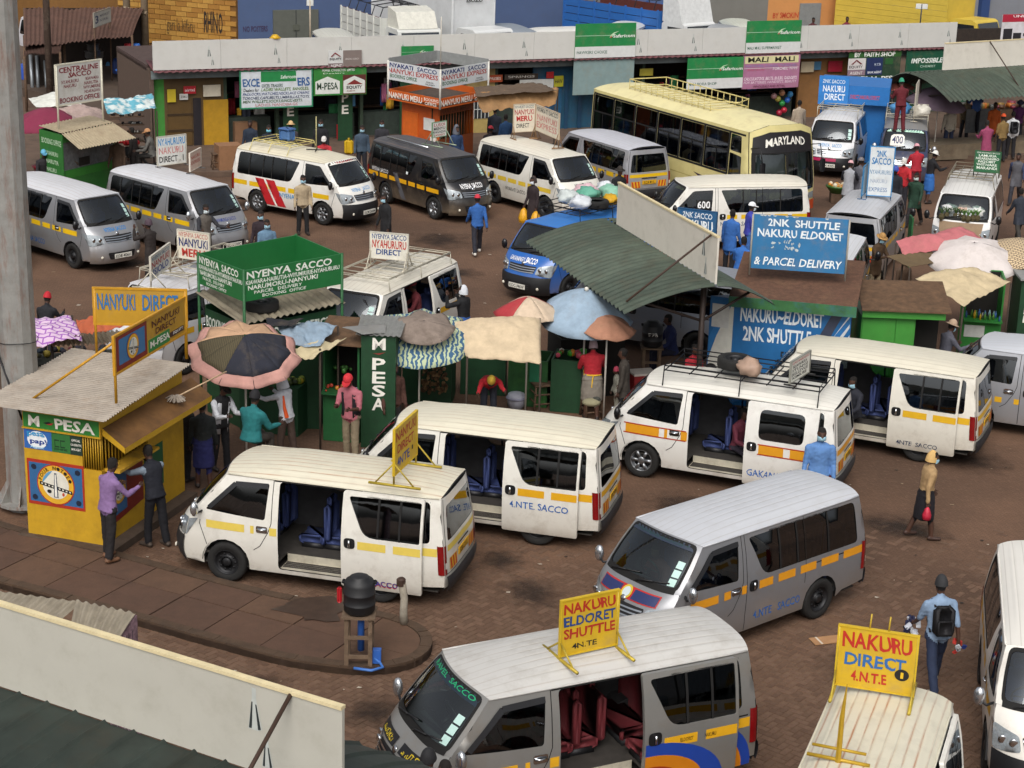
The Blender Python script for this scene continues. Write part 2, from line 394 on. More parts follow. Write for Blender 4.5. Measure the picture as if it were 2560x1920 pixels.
for px,py,s in((1330,1480,.9),(1950,1500,.8),(2250,1320,1.3),(1500,1640,.8),(2150,1660,.9),(650,1730,.9),(940,1780,.7),(1250,1400,.7),(1700,1260,.9),(2420,1150,1.2),(900,560,1.3),(1100,600,1.5),(300,660,1.4),(1130,680,1.2),(2200,640,1.2),(2420,620,1.0),(700,610,1.5),(1150,500,1.2)):
 o=put('oil_stain',sme,sm_);p=G(px,py,.006);o.location=p;o.scale=(s,s*rnd.uniform(.5,1),1);o.rotation_euler=(0,0,rnd.uniform(0,3));tag(o,None,None,None,'structure')
lit=MB()
for k in range(260):
 x,y=rnd.uniform(-30,2590),rnd.uniform(470,1760);p=G(x,y,.004)
 if inpoly(p.xy,ISLR)or p.y<14:continue
 s=rnd.uniform(.015,.05)*(1.4 if p.y>35 else 1);a=rnd.uniform(0,6.3)
 q=[Vector((math.cos(a+b)*s*rnd.uniform(.5,1.4),math.sin(a+b)*s*rnd.uniform(.3,1),rnd.uniform(0.003,.012)))+p for b in(0,1.6,3.1,4.7)]
 lit.add(q,[(0,1,2,3)],rnd.choice((0,0,1,2)))
o=lit.build('litter',[M('#b7ad9d',.8),M('#8b7860',.8),M('#2e2721',.9)]);tag(o,'scattered scraps of paper and dirt on the paved ground','litter',None,'stuff')
# minibuses
LX=4.695
def interp(tab,z):
 if z<=tab[0][0]:return tab[0][1]
 for(a,b),(c,d)in zip(tab,tab[1:]):
  if z<=c:return b+(d-b)*(z-a)/(c-a)
 return tab[-1][1]
V_W=[(.2,.79),(.28,.82),(.43,.836),(.45,.829),(.7,.844),(.9,.8475),(1.05,.843),(1.15,.834),(1.5,.778),(1.8,.70),(1.9,.67)]
V_FX=[(.2,4.60),(.3,4.66),(.4,4.69),(.5,4.695),(.6,4.688),(.7,4.66),(.8,4.615),(.9,4.57),(1.0,4.505),(1.1,4.41),(1.2,4.30)]
V_SB=[(.2,.30),(.7,.30),(1.2,.17)]
HX,BX,ZB,ZE=3.64,4.14,1.20,1.80
def v_w(x,z):
 k=1-.16*(max(0,x-3.3)/1.4)**2-.035*(max(0,.45-x)/.45)**2
 return interp(V_W,z)*k
def v_fe(z):return interp(V_FX,z)-interp(V_SB,z)
def v_re(z):return interp([(.2,.05),(.5,.02),(1.05,.05),(1.8,.15)],z)
def side(sg):
 def fn(x,z,off=0.0):return Vector((x-2.35,sg*(v_w(x,z)+off),z))
 return fn
def front(s,z,off=0.0):
 xe=v_fe(z);y=s*v_w(xe,z)
 x=interp(V_FX,z)-interp(V_SB,z)*abs(s)**3.2
 return Vector((x-2.35+off*(1-.5*abs(s)**3),y+off*s*abs(s)**3,z+off*.3*(z>.75)))
def rear(s,z,off=0.0):
 xe=v_re(z);y=s*v_w(xe,z)
 return Vector((xe-.05*(1-abs(s)**5)-2.35-off,y,z+off*.1))
def roof_h(u):return interp([(0,.10),(.08,.145),(.3,.17),(.72,.165),(.88,.12),(1,.045)],u)
def roof(u,s,off=0.0):
 xr=v_re(ZE)-.05*(1-abs(s)**5);xh=HX+.12*(1-s*s)
 x=xr+(xh-xr)*u;y=s*v_w(min(x,HX),ZE)
 z=ZE+roof_h(u)*(1-abs(s)**2.8)**.8
 a=abs(s)
 if a<.8 and .05<u<.84:
  ph=(s*5.5)%1.0
  z+=.008*(1 if .12<ph<.88 else 0)*min(1,(u-.05)*30,(.84-u)*12)
 return Vector((x-2.35,y,z+off))
def wsh(s,t,off=0.0):
 xl=BX+(HX-BX)*t;zl=ZB+(ZE-ZB)*t
 y=s*v_w(xl,zl)
 c=1-s*s
 base=Vector((interp(V_FX,1.2),0,1.20));hd=roof(1,s)
 fb=1-abs(s)**3.2
 x0=BX+(base.x-BX)*fb;x1=hd.x+2.35;z1=hd.z
 return Vector((x0+(x1-x0)*t-2.35+off*.75+.03*c*math.sin(math.pi*t),y,ZB+(z1-ZB)*t+off*.65+.03*c*math.sin(math.pi*t)))
def arch(cx,cz,r,x0,x1,zb):
 pts=[]
 a0=math.asin((zb-cz)/r)
 for k in range(11):
  a=math.pi-a0-(math.pi-2*a0)*k/10
  pts.append((cx+r*math.cos(a),cz+r*math.sin(a)))
 return pts
RWX,FWX,WR=1.075,3.645,.335
def side_outline():
 o=[(v_re(z),z)for z in(.40,.6,.8,1.0,1.2,1.4,1.6)]+[(v_re(ZE),ZE)]
 o+=[(HX,ZE),(BX,ZB)]
 o+=[(v_fe(z),z)for z in(1.1,1.0,.9,.8,.7,.6,.5,.4,.3)]
 o+=arch(FWX,.335,.40,0,0,.27)[::-1]+arch(RWX,.335,.39,0,0,.27)[::-1]
 o+=[(.55,.36)]
 return o
W_DOOR=rounded([(2.98,1.14),(4.0,1.20),(3.50,1.70),(2.93,1.72)],[.05,.05,.1,.04])
W_LONG=rounded([(.27,1.10),(2.42,1.10),(2.70,1.72),(.30,1.74)],[.08,.16,.06,.09])
W_QUAR=rounded([(.27,1.10),(1.46,1.10),(1.46,1.735),(.30,1.74)],[.08,.03,.03,.09])
W_SLID=rounded([(1.52,1.10),(2.42,1.10),(2.70,1.72),(1.52,1.735)],[.03,.16,.06,.03])
D_OPEN=rounded([(1.56,.34),(2.76,.34),(2.76,1.77),(1.56,1.77)],.07)
D_SLID=rounded([(1.48,.24),(2.79,.24),(2.79,1.79),(1.48,1.79)],.04)
W_SLC=rounded([(1.72,1.13),(2.55,1.13),(2.55,1.68),(1.72,1.68)],.12)
VM={}
def line_strip(mb,pts,fn,wd,off=.0015,mi=0):
 for a,b in zip(pts,pts[1:]):
  d=Vector((b[0]-a[0],b[1]-a[1]))
  if d.length<1e-6:continue
  nrm=Vector((-d.y,d.x)).normalized()*wd/2
  n=max(1,int(d.length/.12))
  for k in range(n):
   p=Vector(a)+d*(k/n);q=Vector(a)+d*((k+1)/n)
   mb.quad(fn(*(p-nrm),off),fn(*(q-nrm),off),fn(*(q+nrm),off),fn(*(p+nrm),off),mi)
def van_meshes():
 sm=lambda mb,n:mb.mesh(n,True)
 so=side_outline()
 for nm,sg,holes in(('sideR',-1,[W_DOOR,W_LONG]),('sideL',1,[W_DOOR,W_LONG]),('sideLo',1,[W_DOOR,W_QUAR,D_OPEN])):
  mb=MB();panel(mb,so,holes,.11,side(sg),0,.035,1,2);VM[nm]=sm(mb,'body_side')
 mb=MB();panel(mb,D_SLID,[W_SLID],.11,lambda x,z,off=0:side(1)(x,z,off),0,.05,1,0);VM['door']=sm(mb,'sliding_door')
 mb=MB();panel(mb,D_SLID,[W_SLC],.11,side(1),0,.05,1,0);VM['doorC']=sm(mb,'sliding_door')
 mb=MB();mb.grid(lambda a,b:roof(a,b*2-1),16,88,0,True);mb.grid(lambda a,b:roof(a,b*2-1,-.04),4,10,1)
 for sg in(-1,1):
  mb.tube([side(sg)(v_re(ZE)+.02+(HX-v_re(ZE)-.02)*k/10,ZE,.006)for k in range(11)],.014,5,0)
 VM['roof']=sm(mb,'roof')
 mb=MB();mb.grid(lambda a,b:front(a*2-1,.24+b*(1.2-.24)),26,18,0)
 VM['nose']=sm(mb,'nose')
 g=lambda t:[(s,t)]
 mb=MB();gl=rounded([(-.9,.07),(.9,.07),(.9,.93),(-.9,.93)],.10)
 panel(mb,[(-1,0),(1,0),(1,1),(-1,1)],[gl],.12,wsh,0,.03,1,2);VM['wframe']=sm(mb,'windshield_frame')
 mb=MB();panel(mb,gl,[],.14,lambda s,t,o=0:wsh(s,t,o-.006),0);VM['wglass']=sm(mb,'windshield')
 mb=MB()
 glb=rounded([(-.925,.03),(.925,.03),(.925,.97),(-.925,.97)],.12);gli=rounded([(-.875,.10),(.875,.10),(.875,.90),(-.875,.90)],.1)
 panel(mb,glb,[gli],.12,lambda s,t,o=0:wsh(s,t,o+.002),0);panel(mb,[(-.9,-.02),(.9,-.02),(.9,.08),(-.9,.08)],[],.1,lambda s,t,o=0:wsh(s,t,o+.006),0)
 VM['wband']=sm(mb,'windshield_surround')
 mb=MB()
 for s0,s1 in((-.62,.05),(.12,.75)):
  mb.tube([wsh(s0,.03,.03),wsh(s1,.16,.025)],.012,5);mb.tube([wsh(s0-.1,.0,.02),wsh(s0,.04,.035),wsh((s0+s1)/2,.1,.04)],.01,5)
 VM['wiper']=sm(mb,'wiper')
 hw=rounded([(-.83,1.12),(.83,1.12),(.80,1.66),(-.80,1.66)],.06)
 mb=MB();panel(mb,[(-1,.38),(1,.38),(1,1.8),(-1,1.8)],[hw],.12,rear,0,.04,1,2);VM['hatch']=sm(mb,'tailgate')
 mb=MB();panel(mb,hw,[],.2,lambda s,z,o=0:rear(s,z,o-.004));VM['hglass']=sm(mb,'rear_window')
 mb=MB();mb.grid(lambda a,b:rear(a*2-1,.33+b*.25,.035+.02*math.sin(math.pi*b)),14,4,0,True);mb.grid(lambda a,b:rear(a*2-1,.33+b*.25,-.02),4,1,0)
 VM['rbump']=sm(mb,'bumper')
 mb=MB()
 for fn_ in(lambda s,z:rear(s,z,.004),):
  line_strip(mb,[(-.93,.6),(-.93,1.78)],rear,.016,.004);line_strip(mb,[(.93,.6),(.93,1.78)],rear,.016,.004);line_strip(mb,[(-.93,.6),(.93,.6)],rear,.012,.004)
  line_strip(mb,[(-.35,.93),(.35,.93)],rear,.03,.02)
 VM['tgaps']=sm(mb,'panel_gaps')
 for nm,sg in(('tailL',1),('tailR',-1)):
  mb=MB()
  mb.grid(lambda a,b:side(sg)(v_re(.6+b*.48)+a*.10,.6+b*.48,.006+.012*math.sin(math.pi*a)),4,6,0)
  mb.grid(lambda a,b:rear(sg*(1-a*.085),.6+b*.48,.006+.012*math.sin(math.pi*min(1,a+.2))),4,6,0)
  mb.grid(lambda a,b:rear(sg*(1-a*.075),.70+b*.10,.02),2,2,1)
  VM[nm]=sm(mb,'tail_light')
 for nm,sg,poly in(('gDoorL',1,W_DOOR),('gDoorR',-1,W_DOOR),('gLongL',1,W_LONG),('gLongR',-1,W_LONG),('gQuar',1,W_QUAR),('gSlid',1,W_SLID),('gSlidC',1,W_SLC)):
  mb=MB();f_=side(sg);panel(mb,poly,[],.25,lambda x,z,o=0:f_(x,z,o-.008));VM[nm]=sm(mb,'window')
 for nm,sg,bars in(('barsL',1,(.95,1.66,2.05)),('barsR',-1,(.75,1.3,1.66,2.2)),('barsQ',1,(.6,1.1)),('barsS',1,(1.85,2.2))):
  mb=MB()
  for bx in bars:line_strip(mb,[(bx,1.10),(bx,1.735)],side(sg),.035,.0)
  line_strip(mb,[(bars[0]-.3,1.735),(bars[-1]+.2,1.735)],side(sg),.02,.0)
  VM[nm]=sm(mb,'window_bar')
 for nm,sg in(('gapsL',1),('gapsR',-1),('gapsLo',1)):
  mb=MB();f_=side(sg)
  line_strip(mb,[(2.86,1.78),(2.87,1.1),(2.92,.95),(3.06,.70),(3.17,.62)],f_,.012)
  line_strip(mb,[(4.06,1.17),(4.10,.95),(4.02,.72),(3.98,.60)],f_,.012)
  if nm=='gapsL':
   line_strip(mb,[(2.79,1.78),(2.79,.29)],f_,.012);line_strip(mb,[(1.48,1.78),(1.48,.72)],f_,.010)
   line_strip(mb,[(.18,1.0),(1.48,1.0)],f_,.02)
  if nm=='gapsLo':line_strip(mb,[(.18,1.0),(1.5,1.0)],f_,.02);line_strip(mb,[(1.40,1.785),(2.85,1.785)],f_,.035,.004)
  VM[nm]=sm(mb,'panel_gaps')
 fpatch=lambda poly,off,step=.12:panel(MB(),rounded(poly,.035),[],step,lambda s,z,o=0:front(s,z,off+o))
 mb=MB();panel(mb,[(-1,.24),(1,.24),(1,.70),(-1,.70)],[],.1,lambda s,z,o=0:front(s,z,.018+o+.012*math.sin(math.pi*(z-.24)/.46)));VM['bump']=sm(mb,'bumper')
 mb=MB();panel(mb,rounded([(-.48,.36),(.48,.36),(.55,.54),(-.55,.54)],.05),[],.1,lambda s,z,o=0:front(s,z,.040+o));
 for k in range(3):line_strip(mb,[(-.45,.4+k*.05),(.45,.4+k*.05)],front,.012,.046,1)
 VM['intake']=sm(mb,'air_intake')
 mb=MB();panel(mb,rounded([(-.50,.78),(.50,.78),(.56,.95),(-.56,.95)],.04),[],.1,lambda s,z,o=0:front(s,z,.008+o))
 for k in range(3):line_strip(mb,[(-.5-.02*k,.80+k*.055),(0,.785+k*.055),(.5+.02*k,.80+k*.055)],front,.022,.02,1)
 mb.lathe([(.045,-.01),(.052,0),(.045,.01)],14,Matrix.Translation(front(0,.985,.01))@Matrix.Rotation(R(70),4,'Y'),1)
 VM['grille']=sm(mb,'grille')
 for nm,sg in(('headL',1),('headR',-1)):
  mb=MB();pl=[(.56*sg,.77),(1.0*sg,.70),(1.0*sg,1.02),(.60*sg,.95)]
  panel(mb,rounded(pl,.05),[],.08,lambda s,z,o=0:front(s,z,.012+o),0)
  f_=side(sg);panel(mb,rounded([(v_fe(.72),.72),(v_fe(1.0),1.0),(v_fe(1.0)-.16,1.03),(v_fe(.72)-.02,.72)],.02),[],.1,lambda x,z,o=0:f_(x,z,o+.008),0)
  for ss in(.68,.85):mb.lathe([(.055,-.01),(.06,.01),(.045,.018)],12,Matrix.Translation(front(ss*sg,.86,.01))@Matrix.Rotation(R(90),4,'Y'),1)
  VM[nm]=sm(mb,'headlight')
  mb=MB();c=f_(4.05,1.16,0)
  mb.tube([c,c+Vector((.06,sg*.09,-.02)),c+Vector((.05,sg*.16,.02))],.018,6,1)
  mb.ball(c+Vector((.05,sg*.19,.09)),.13,12,0,(.5,.62,1.0));VM['mir'+nm[-1]]=sm(mb,'mirror')
  mb=MB();mb.lathe([(.04,0),(.035,.02)],10,Matrix.Translation(front(.72*sg,.42,.035))@Matrix.Rotation(R(90),4,'Y'));VM['fog'+nm[-1]]=sm(mb,'fog_lamp')
  mb=MB();panel(mb,rounded([(2.93,.93),(3.12,.93),(3.12,1.04),(2.93,1.04)],.03),[],.1,lambda x,z,o=0:f_(x,z,o+.01));mb.tube([f_(2.95,.99,.02),f_(3.03,.99,.04),f_(3.10,.99,.02)],.014,6);VM['hdl'+nm[-1]]=sm(mb,'handle')
 mb=MB();f_=side(1);panel(mb,rounded([(2.56,.90),(2.74,.90),(2.74,1.07),(2.56,1.07)],.06),[],.1,lambda x,z,o=0:f_(x,z,o+.008));mb.tube([f_(2.65,.93,.03),f_(2.65,1.04,.03)],.018,6,1);VM['shandle']=sm(mb,'handle')
 mb=MB();mb.box(-.005,.008,-.26,.26,-.06,.06);VM['plate']=mb.mesh('number_plate')
 for nm,sg in(('chevL',1),('chevR',-1)):
  mb=MB();fs_=lambda s,z,o=0:rear(s,z,.012)
  panel(mb,[(.40*sg,.64),(.80*sg,.64),(.80*sg,.84),(.40*sg,.84)],[],.2,lambda s,z,o=0:rear(s,z,.012+o),0)
  for k in range(3):
   a=.42+k*.135
   panel(mb,[(a*sg,.645),((a+.06)*sg,.645),((a+.10)*sg,.835),((a+.04)*sg,.835)],[],.2,lambda s,z,o=0:rear(s,z,.015+o),1)
  VM[nm]=mb.mesh('chevron_board')
 mb=MB();mb.lathe([(.20,-.09),(.30,-.10),(.325,-.085),(WR,-.05),(WR,.05),(.325,.085),(.30,.10),(.21,.09),(.20,.06)],28,Matrix.Rotation(R(-90),4,'X'),cap=False)
 VM['tyre']=sm(mb,'tyre')
 def rim(steel):
  mb=MB();X=Matrix.Rotation(R(-90),4,'X')
  mb.lathe([(.215,.085),(.205,.095),(.19,.07),(.17,.03 if steel else .0),(.10,.05 if steel else .0),(.09,.075 if steel else .0)],24,X,0,False)
  mb.lathe([(.075,.02),(.075,.075),(.06,.09),(.01,.092)],16,X,0);mb.lathe([(.20,.0),(.2,-.05),(.02,-.05)],20,X,1,False)
  mb.lathe([(.20,0.0),(.01,.002)],20,X,1,False)
  if steel:
   for k in range(10):
    a=2*math.pi*k/10;mb.cbox((math.cos(a)*.135,.047,math.sin(a)*.135),(.028,.012,.028),1)
  else:
   for k in range(6):
    a=2*math.pi*k/6;c,s=math.cos(a),math.sin(a);n_=Vector((-s,0,c))
    p0=Vector((c*.05,.08,s*.05));p1=Vector((c*.20,.085,s*.20));d=Vector((0,-.05,0))
    vs=[p0-n_*.02,p0+n_*.02,p1+n_*.032,p1-n_*.032];mb.add(vs+[p+d for p in vs],[(0,1,2,3),(0,4,5,1),(2,6,7,3),(1,5,6,2),(0,3,7,4)])
  return sm(mb,'rim')
 VM['steel']=rim(True);VM['alloy']=rim(False)
 for nm,bb in(('floor',((-2.2,1.9,-.76,.76),)),('floorO',((-2.2,-.80,-.76,.76),(-.80,.42,-.76,.44),(.42,1.9,-.76,.76)))):
  mb=MB()
  for a in bb:mb.box(*a,.44,.47)
  mb.box(-2.2,1.9,-.74,.74,.27,.29);VM[nm]=mb.mesh('floor_pan')
 mb=MB();mb.grid(lambda a,b:Vector((.415*math.cos(math.pi*a),.02-b*.30,.415*math.sin(math.pi*a)+.0)),12,1);mb.add([(.415*math.cos(math.pi*k/12),-.28,.415*math.sin(math.pi*k/12))for k in range(13)],[tuple(range(13))])
 VM['well']=mb.mesh('wheel_housing')
 def seat(w_):
  mb=MB();mb.cbox((0,0,.62),(.46,w_,.16),0,0,.04);mb.cbox((-.26,0,.92),(.14,w_,.62),0,0,.045)
  mb.cbox((-.27,0,1.27),(.10,min(.28,w_),.16),0,0,.03);mb.box(-.18,.18,-w_/2+.05,w_/2-.05,.44,.55,1);return mb.mesh('seat',True)
 VM['seat1']=seat(.46);VM['seat2']=seat(.92)
 mb=MB();mb.cbox((1.62,0,.98),(.42,1.4,.28),0,0,.08);mb.cbox((1.75,0,.75),(.2,1.4,.4),0);VM['dash']=mb.mesh('dashboard',True)
 mb=MB();ring=[Vector((1.28+.06*math.sin(2*math.pi*k/18),-.36+.19*math.cos(2*math.pi*k/18),1.08+.18*math.sin(2*math.pi*k/18)))for k in range(18)]
 mb.tube(ring,.016,6,0,closed=True);mb.tube([(1.28,-.36,1.08),(1.45,-.36,.98)],.03,6);mb.tube([ring[0],ring[9]],.012,5);VM['steer']=mb.mesh('steering_wheel',True)
 mb=MB();mb.box(-.78,.40,.45,.80,.30,.34);mb.box(-.78,.40,.43,.45,.30,.46)
 for k in range(4):mb.box(-.76,.38,.5+k*.06,.53+k*.06,.34,.352,1)
 VM['step']=mb.mesh('door_step')
 def stripe(sg,segs,z0,z1,off=.003):
  f_=side(sg);mb=MB()
  for a,b in segs:mb.grid(lambda p,q:f_(a+(b-a)*p,z0+(z1-z0)*q,off),max(1,int((b-a)/.15)),2)
  return mb
 VM['_stripe']=stripe
van_meshes()
TYRE=M('#1b1a19',.85,var=.2,bump=.2);STEEL=M('#2c2c2e',.5,.6);ALLOY=M('#8d8f92',.35,.8);CHROME=M('#c9ccd0',.12,1.0,var=.03);PLASTIC=M('#17171a',.5);TRIM=M('#3c3b3d',.8,var=.2);GAP=M('#0e0d0d',.8)
GLASS_D=glass('glass_dark','#656d70',.03,1.5,.06);GLASS_W=glass('glass_wind','#bccdc7',.02,1.5,.06);LENS=M('#9ba3a8',.12,.25,var=.25,scale=30,coat=1.0);REDL=M('#7c1013',.2,coat=.6);SEATS=M('#33406f',.75,var=.2);SEATR=M('#6a2228',.75,var=.2);FLOORM=M('#3a3632',.8,var=.3);PLW=M('#d8d6cc',.5);PLY=M('#d8a51c',.5);CHEV_Y=M('#d9a62a',.45);CHEV_R=M('#b8301c',.45)
def roofmat(base,rust,soot):
 key=('roof',base,rust,soot)
 if key in MATS:return MATS[key]
 m=bpy.data.materials.new('roof_paint');m.use_nodes=True;n=m.node_tree;L=n.links.new;b=n.nodes['Principled BSDF'];b.inputs['Roughness'].default_value=.42
 tc=n.nodes.new('ShaderNodeTexCoord');sx=n.nodes.new('ShaderNodeSeparateXYZ');L(tc.outputs['Object'],sx.inputs[0])
 def math_(op,a,c=None,cl=False):
  q=n.nodes.new('ShaderNodeMath');q.operation=op;q.use_clamp=cl
  for i,x in enumerate((a,c)):
   if x is None:continue
   if isinstance(x,(int,float)):q.inputs[i].default_value=x
   else:L(x,q.inputs[i])
  return q.outputs[0]
 fr=math_('FRACT',math_('MULTIPLY',sx.outputs[1],5.5/.7));d=math_('ABSOLUTE',math_('SUBTRACT',fr,.5))
 groove=math_('MULTIPLY',math_('SUBTRACT',d,.33),6,True)
 mp=n.nodes.new('ShaderNodeMapping');mp.inputs['Scale'].default_value=(.9,14,3);L(tc.outputs['Object'],mp.inputs[0])
 nz=n.nodes.new('ShaderNodeTexNoise');nz.inputs['Scale'].default_value=1.6;nz.inputs['Detail'].default_value=6;nz.inputs['Roughness'].default_value=.7;L(mp.outputs[0],nz.inputs[0])
 st=math_('MULTIPLY',math_('SUBTRACT',nz.outputs[0],.42),4,True)
 fac=math_('MULTIPLY',math_('MULTIPLY',groove,st),rust)
 n2=n.nodes.new('ShaderNodeTexNoise');n2.inputs['Scale'].default_value=3.0;n2.inputs['Detail'].default_value=8;n2.inputs['Roughness'].default_value=.7;L(tc.outputs['Object'],n2.inputs[0])
 darken=math_('ADD',math_('MULTIPLY',math_('MULTIPLY',math_('SUBTRACT',n2.outputs[0],.48),3.5,True),soot),math_('MULTIPLY',math_('MULTIPLY',math_('SUBTRACT',d,.42),12,True),.38),True)  # random soot patches plus darker lines that follow the grooves
 m1=n.nodes.new('ShaderNodeMix');m1.data_type='RGBA';m1.inputs[6].default_value=lin(base);m1.inputs[7].default_value=lin('#8d8478');L(darken,m1.inputs[0])
 m2=n.nodes.new('ShaderNodeMix');m2.data_type='RGBA';L(m1.outputs[2],m2.inputs[6]);m2.inputs[7].default_value=lin('#a8602e');L(fac,m2.inputs[0])
 L(m2.outputs[2],b.inputs['Base Color']);MATS[key]=m;return m
STR_SEG={'a':[(.2,.62),(.72,1.6),(1.72,2.5),(2.78,2.9),(3.16,3.22),(3.32,3.98)],'b':[(.14,.60),(.72,1.12),(1.24,1.60),(1.72,2.1),(2.22,2.52),(2.80,2.9),(3.14,3.28),(3.40,3.95)],'c':[(.14,.68),(.78,1.2),(1.3,1.72),(1.82,2.24),(2.34,2.7),(2.8,3.2),(3.3,3.9)]}
VANS={}
def vis_(sg):
 mb=MB();line_strip(mb,[(2.94,1.69),(3.49,1.67),(3.93,1.235)],side(sg),.075,.018);return mb.mesh('window_visor',True)
def van(key,label,x,y,h,paint='#e6e1d2',metal=0.0,rust=.2,soot=.2,roofc=None,stripe=('b','#d8a51e',.90,1.03),open_door=False,wheels='steel',bump=None,seats=None,mirror='#17171a',sideglass=None,fplate=None,rplate=None,sgroup='minibuses parked and loading in the terminus',wind=None):
 root=empty('minibus',(x,y,0),h);tag(root,label,'minibus',sgroup);VANS[key]=root
 P=M(paint,.32,metal,var=.05,scale=3,coat=.4,dirt=.35,dirtcol='#8a7a66',kind='paint');RM=roofmat(roofc or paint,rust,soot);st=seats or SEATS
 gs=sideglass or GLASS_D
 put('body_side',VM['sideLo' if open_door else 'sideL'],[P,TRIM,GAP],root);put('body_side',VM['sideR'],[P,TRIM,GAP],root)
 put('roof',VM['roof'],[RM,TRIM],root)
 nose=put('nose',VM['nose'],P,root);put('windshield_frame',VM['wframe'],[P,TRIM,GAP],root)
 ws=put('windshield',VM['wglass'],wind or GLASS_W,root);put('windshield_surround',VM['wband'],GAP,ws);put('wiper',VM['wiper'],PLASTIC,ws)
 tg=put('tailgate',VM['hatch'],[P,TRIM,GAP],root);put('rear_window',VM['hglass'],gs,tg);put('panel_gaps',VM['tgaps'],GAP,tg)
 put('bumper',VM['rbump'],M('#26262a',.6),root);put('bumper',VM['bump'],M(bump,.5)if bump else P,root)
 put('chevron_board',VM['chevL'],[CHEV_Y,CHEV_R],tg);put('chevron_board',VM['chevR'],[CHEV_Y,CHEV_R],tg)
 for s_ in 'LR':
  put('tail_light',VM['tail'+s_],[REDL,M('#cfcac0',.2)],root);put('headlight',VM['head'+s_],[LENS,CHROME],root)
  VM.setdefault('vis'+s_,vis_(1 if s_=='L' else-1));put('window_visor',VM['vis'+s_],M('#2a2b2e',.3),root)
  mr=put('mirror',VM['mir'+s_],[M(mirror,.2,.9 if mirror=='#c9ccd0' else 0),PLASTIC],root);put('fog_lamp',VM['fog'+s_],M('#d9d4c4',.2),root)
  put('window',VM['gDoor'+s_],gs,root);put('handle',VM['hdl'+s_],CHROME if paint!='#18181b' else PLASTIC,root)
 put('grille',VM['grille'],[PLASTIC,CHROME],root);put('air_intake',VM['intake'],[PLASTIC,M('#3a3a3d',.4)],root)
 put('window',VM['gLongR'],gs,root);put('window_bar',VM['barsR'],GAP,root);put('panel_gaps',VM['gapsR'],GAP,root)
 SEG,sc_,z0,z1=stripe if stripe else(None,)*4
 SMT=M(sc_,.5,var=.06,kind='stripe')if stripe else None
 mkst=VM['_stripe']
 def strp(sg,segs,parent):
  for sgm in segs:
   k=('st',sg,sgm,z0,z1)
   if k not in VM:VM[k]=mkst(sg,[sgm],z0,z1).mesh('stripe',True)
   put('stripe',VM[k],SMT,parent)
 if open_door:
  put('window',VM['gQuar'],gs,root);put('panel_gaps',VM['gapsLo'],GAP,root);put('window_bar',VM['barsQ'],GAP,root)
  C_='C' if key=='C' else '';dr=put('sliding_door',VM['door'+C_],[P,TRIM,GAP],root);dr.location=(-1.11,.085,0)
  put('window',VM['gSlid'+C_],gs,dr);put('window_bar',VM['barsS'],GAP,dr)if not C_ else None;put('handle',VM['shandle'],[M('#2a2a2c',.4,.5),CHROME],dr)
  put('door_step',VM['step'],[M('#b9b2a0',.6,dirt=.6),FLOORM],root)
  if stripe:
   segs=STR_SEG[SEG];strp(1,[s for s in segs if s[0]>2.75],root);strp(1,[(.15,.62)],root);strp(1,[(1.5,1.94),(2.06,2.52)],dr)
 else:
  put('window',VM['gLongL'],gs,root);put('panel_gaps',VM['gapsL'],GAP,root);put('window_bar',VM['barsL'],GAP,root);put('handle',VM['shandle'],[M('#2a2a2c',.4,.5),CHROME],root)
  if stripe:strp(1,STR_SEG[SEG],root)
 if stripe:
  strp(-1,STR_SEG[SEG],root)
  k=('str',z0,z1)
  if k not in VM:
   mb=MB();mb.grid(lambda a,b:rear(-.86+a*1.72,.96+b*.10,.004),10,1,0,True);VM[k]=mb.mesh('stripe',True)
  put('stripe',VM[k],SMT,tg)
 for sx in(RWX,FWX):
  for sg in(-1,1):
   wl=empty('wheel',(sx-2.35,sg*.735,WR),0);wl.parent=root
   if sg<0:wl.rotation_euler=(0,0,math.pi)
   wh=put('wheel_housing',VM['well'],TRIM,root);wh.location=(sx-2.35,sg*.80,.335);wh.rotation_euler=(0,0,0 if sg>0 else math.pi)
   put('tyre',VM['tyre'],TYRE,wl);put('rim',VM[wheels],[ALLOY if wheels=='alloy' else STEEL,PLASTIC],wl)
 put('floor_pan',VM['floorO' if open_door else 'floor'],FLOORM,root)
 for xx in(-1.75,-1.0,-.25):
  for yy,mm in((-.30,'seat2'),(.47,'seat1')):
   s_=put('seat',VM[mm],[st,STEEL],root);s_.location=(xx,yy,0)if not(open_door and xx==-.25 and yy>0)else(.1,-.05,0)
 for yy in(-.40,.40):
  s_=put('seat',VM['seat1'],[st,STEEL],root);s_.location=(.95,yy,0)
 put('dashboard',VM['dash'],M('#4d5250',.7),root);put('steering_wheel',VM['steer'],PLASTIC,root)
 for where,s_ in(('f',fplate),('r',rplate)):
  if not s_:continue
  pl=put('number_plate',VM['plate'],PLW if where=='f' else PLY,root)
  if where=='f':p=front(0,.44,.06);pl.location=p;text(pl,s_,BLACK,-.23,-.04,.46,.08,lambda u,v,o:Vector((.008+o,u,v)),.02)
  else:p=rear(0,.80,.02);pl.location=p;pl.rotation_euler=(0,0,math.pi);text(pl,s_,BLACK,-.2,-.045,.4,.09,lambda u,v,o:Vector((.008+o,u,v)),.02)
 return root
def side_text(v,s,colr,sg,x0,x1,z0,z1,bold=.03,off=0.0,parent=None,shear=0):
 """lettering reading left to right on side sg (+1 left side, whose front is at the reader's left)"""
 f_=side(sg);p=parent or v
 text(p,s,M(colr,.5,var=.05),0,0,1,1,lambda u,w_,o:f_(x0+(x1-x0)*u,z0+(z1-z0)*w_,.006+off),bold,shear)
def nose_text(v,s,colr,s0,s1,z0,z1,bold=.03):
 text(v,s,M(colr,.5,var=.05),0,0,1,1,lambda u,w_,o:front(s0+(s1-s0)*u,z0+(z1-z0)*w_,.008),bold)
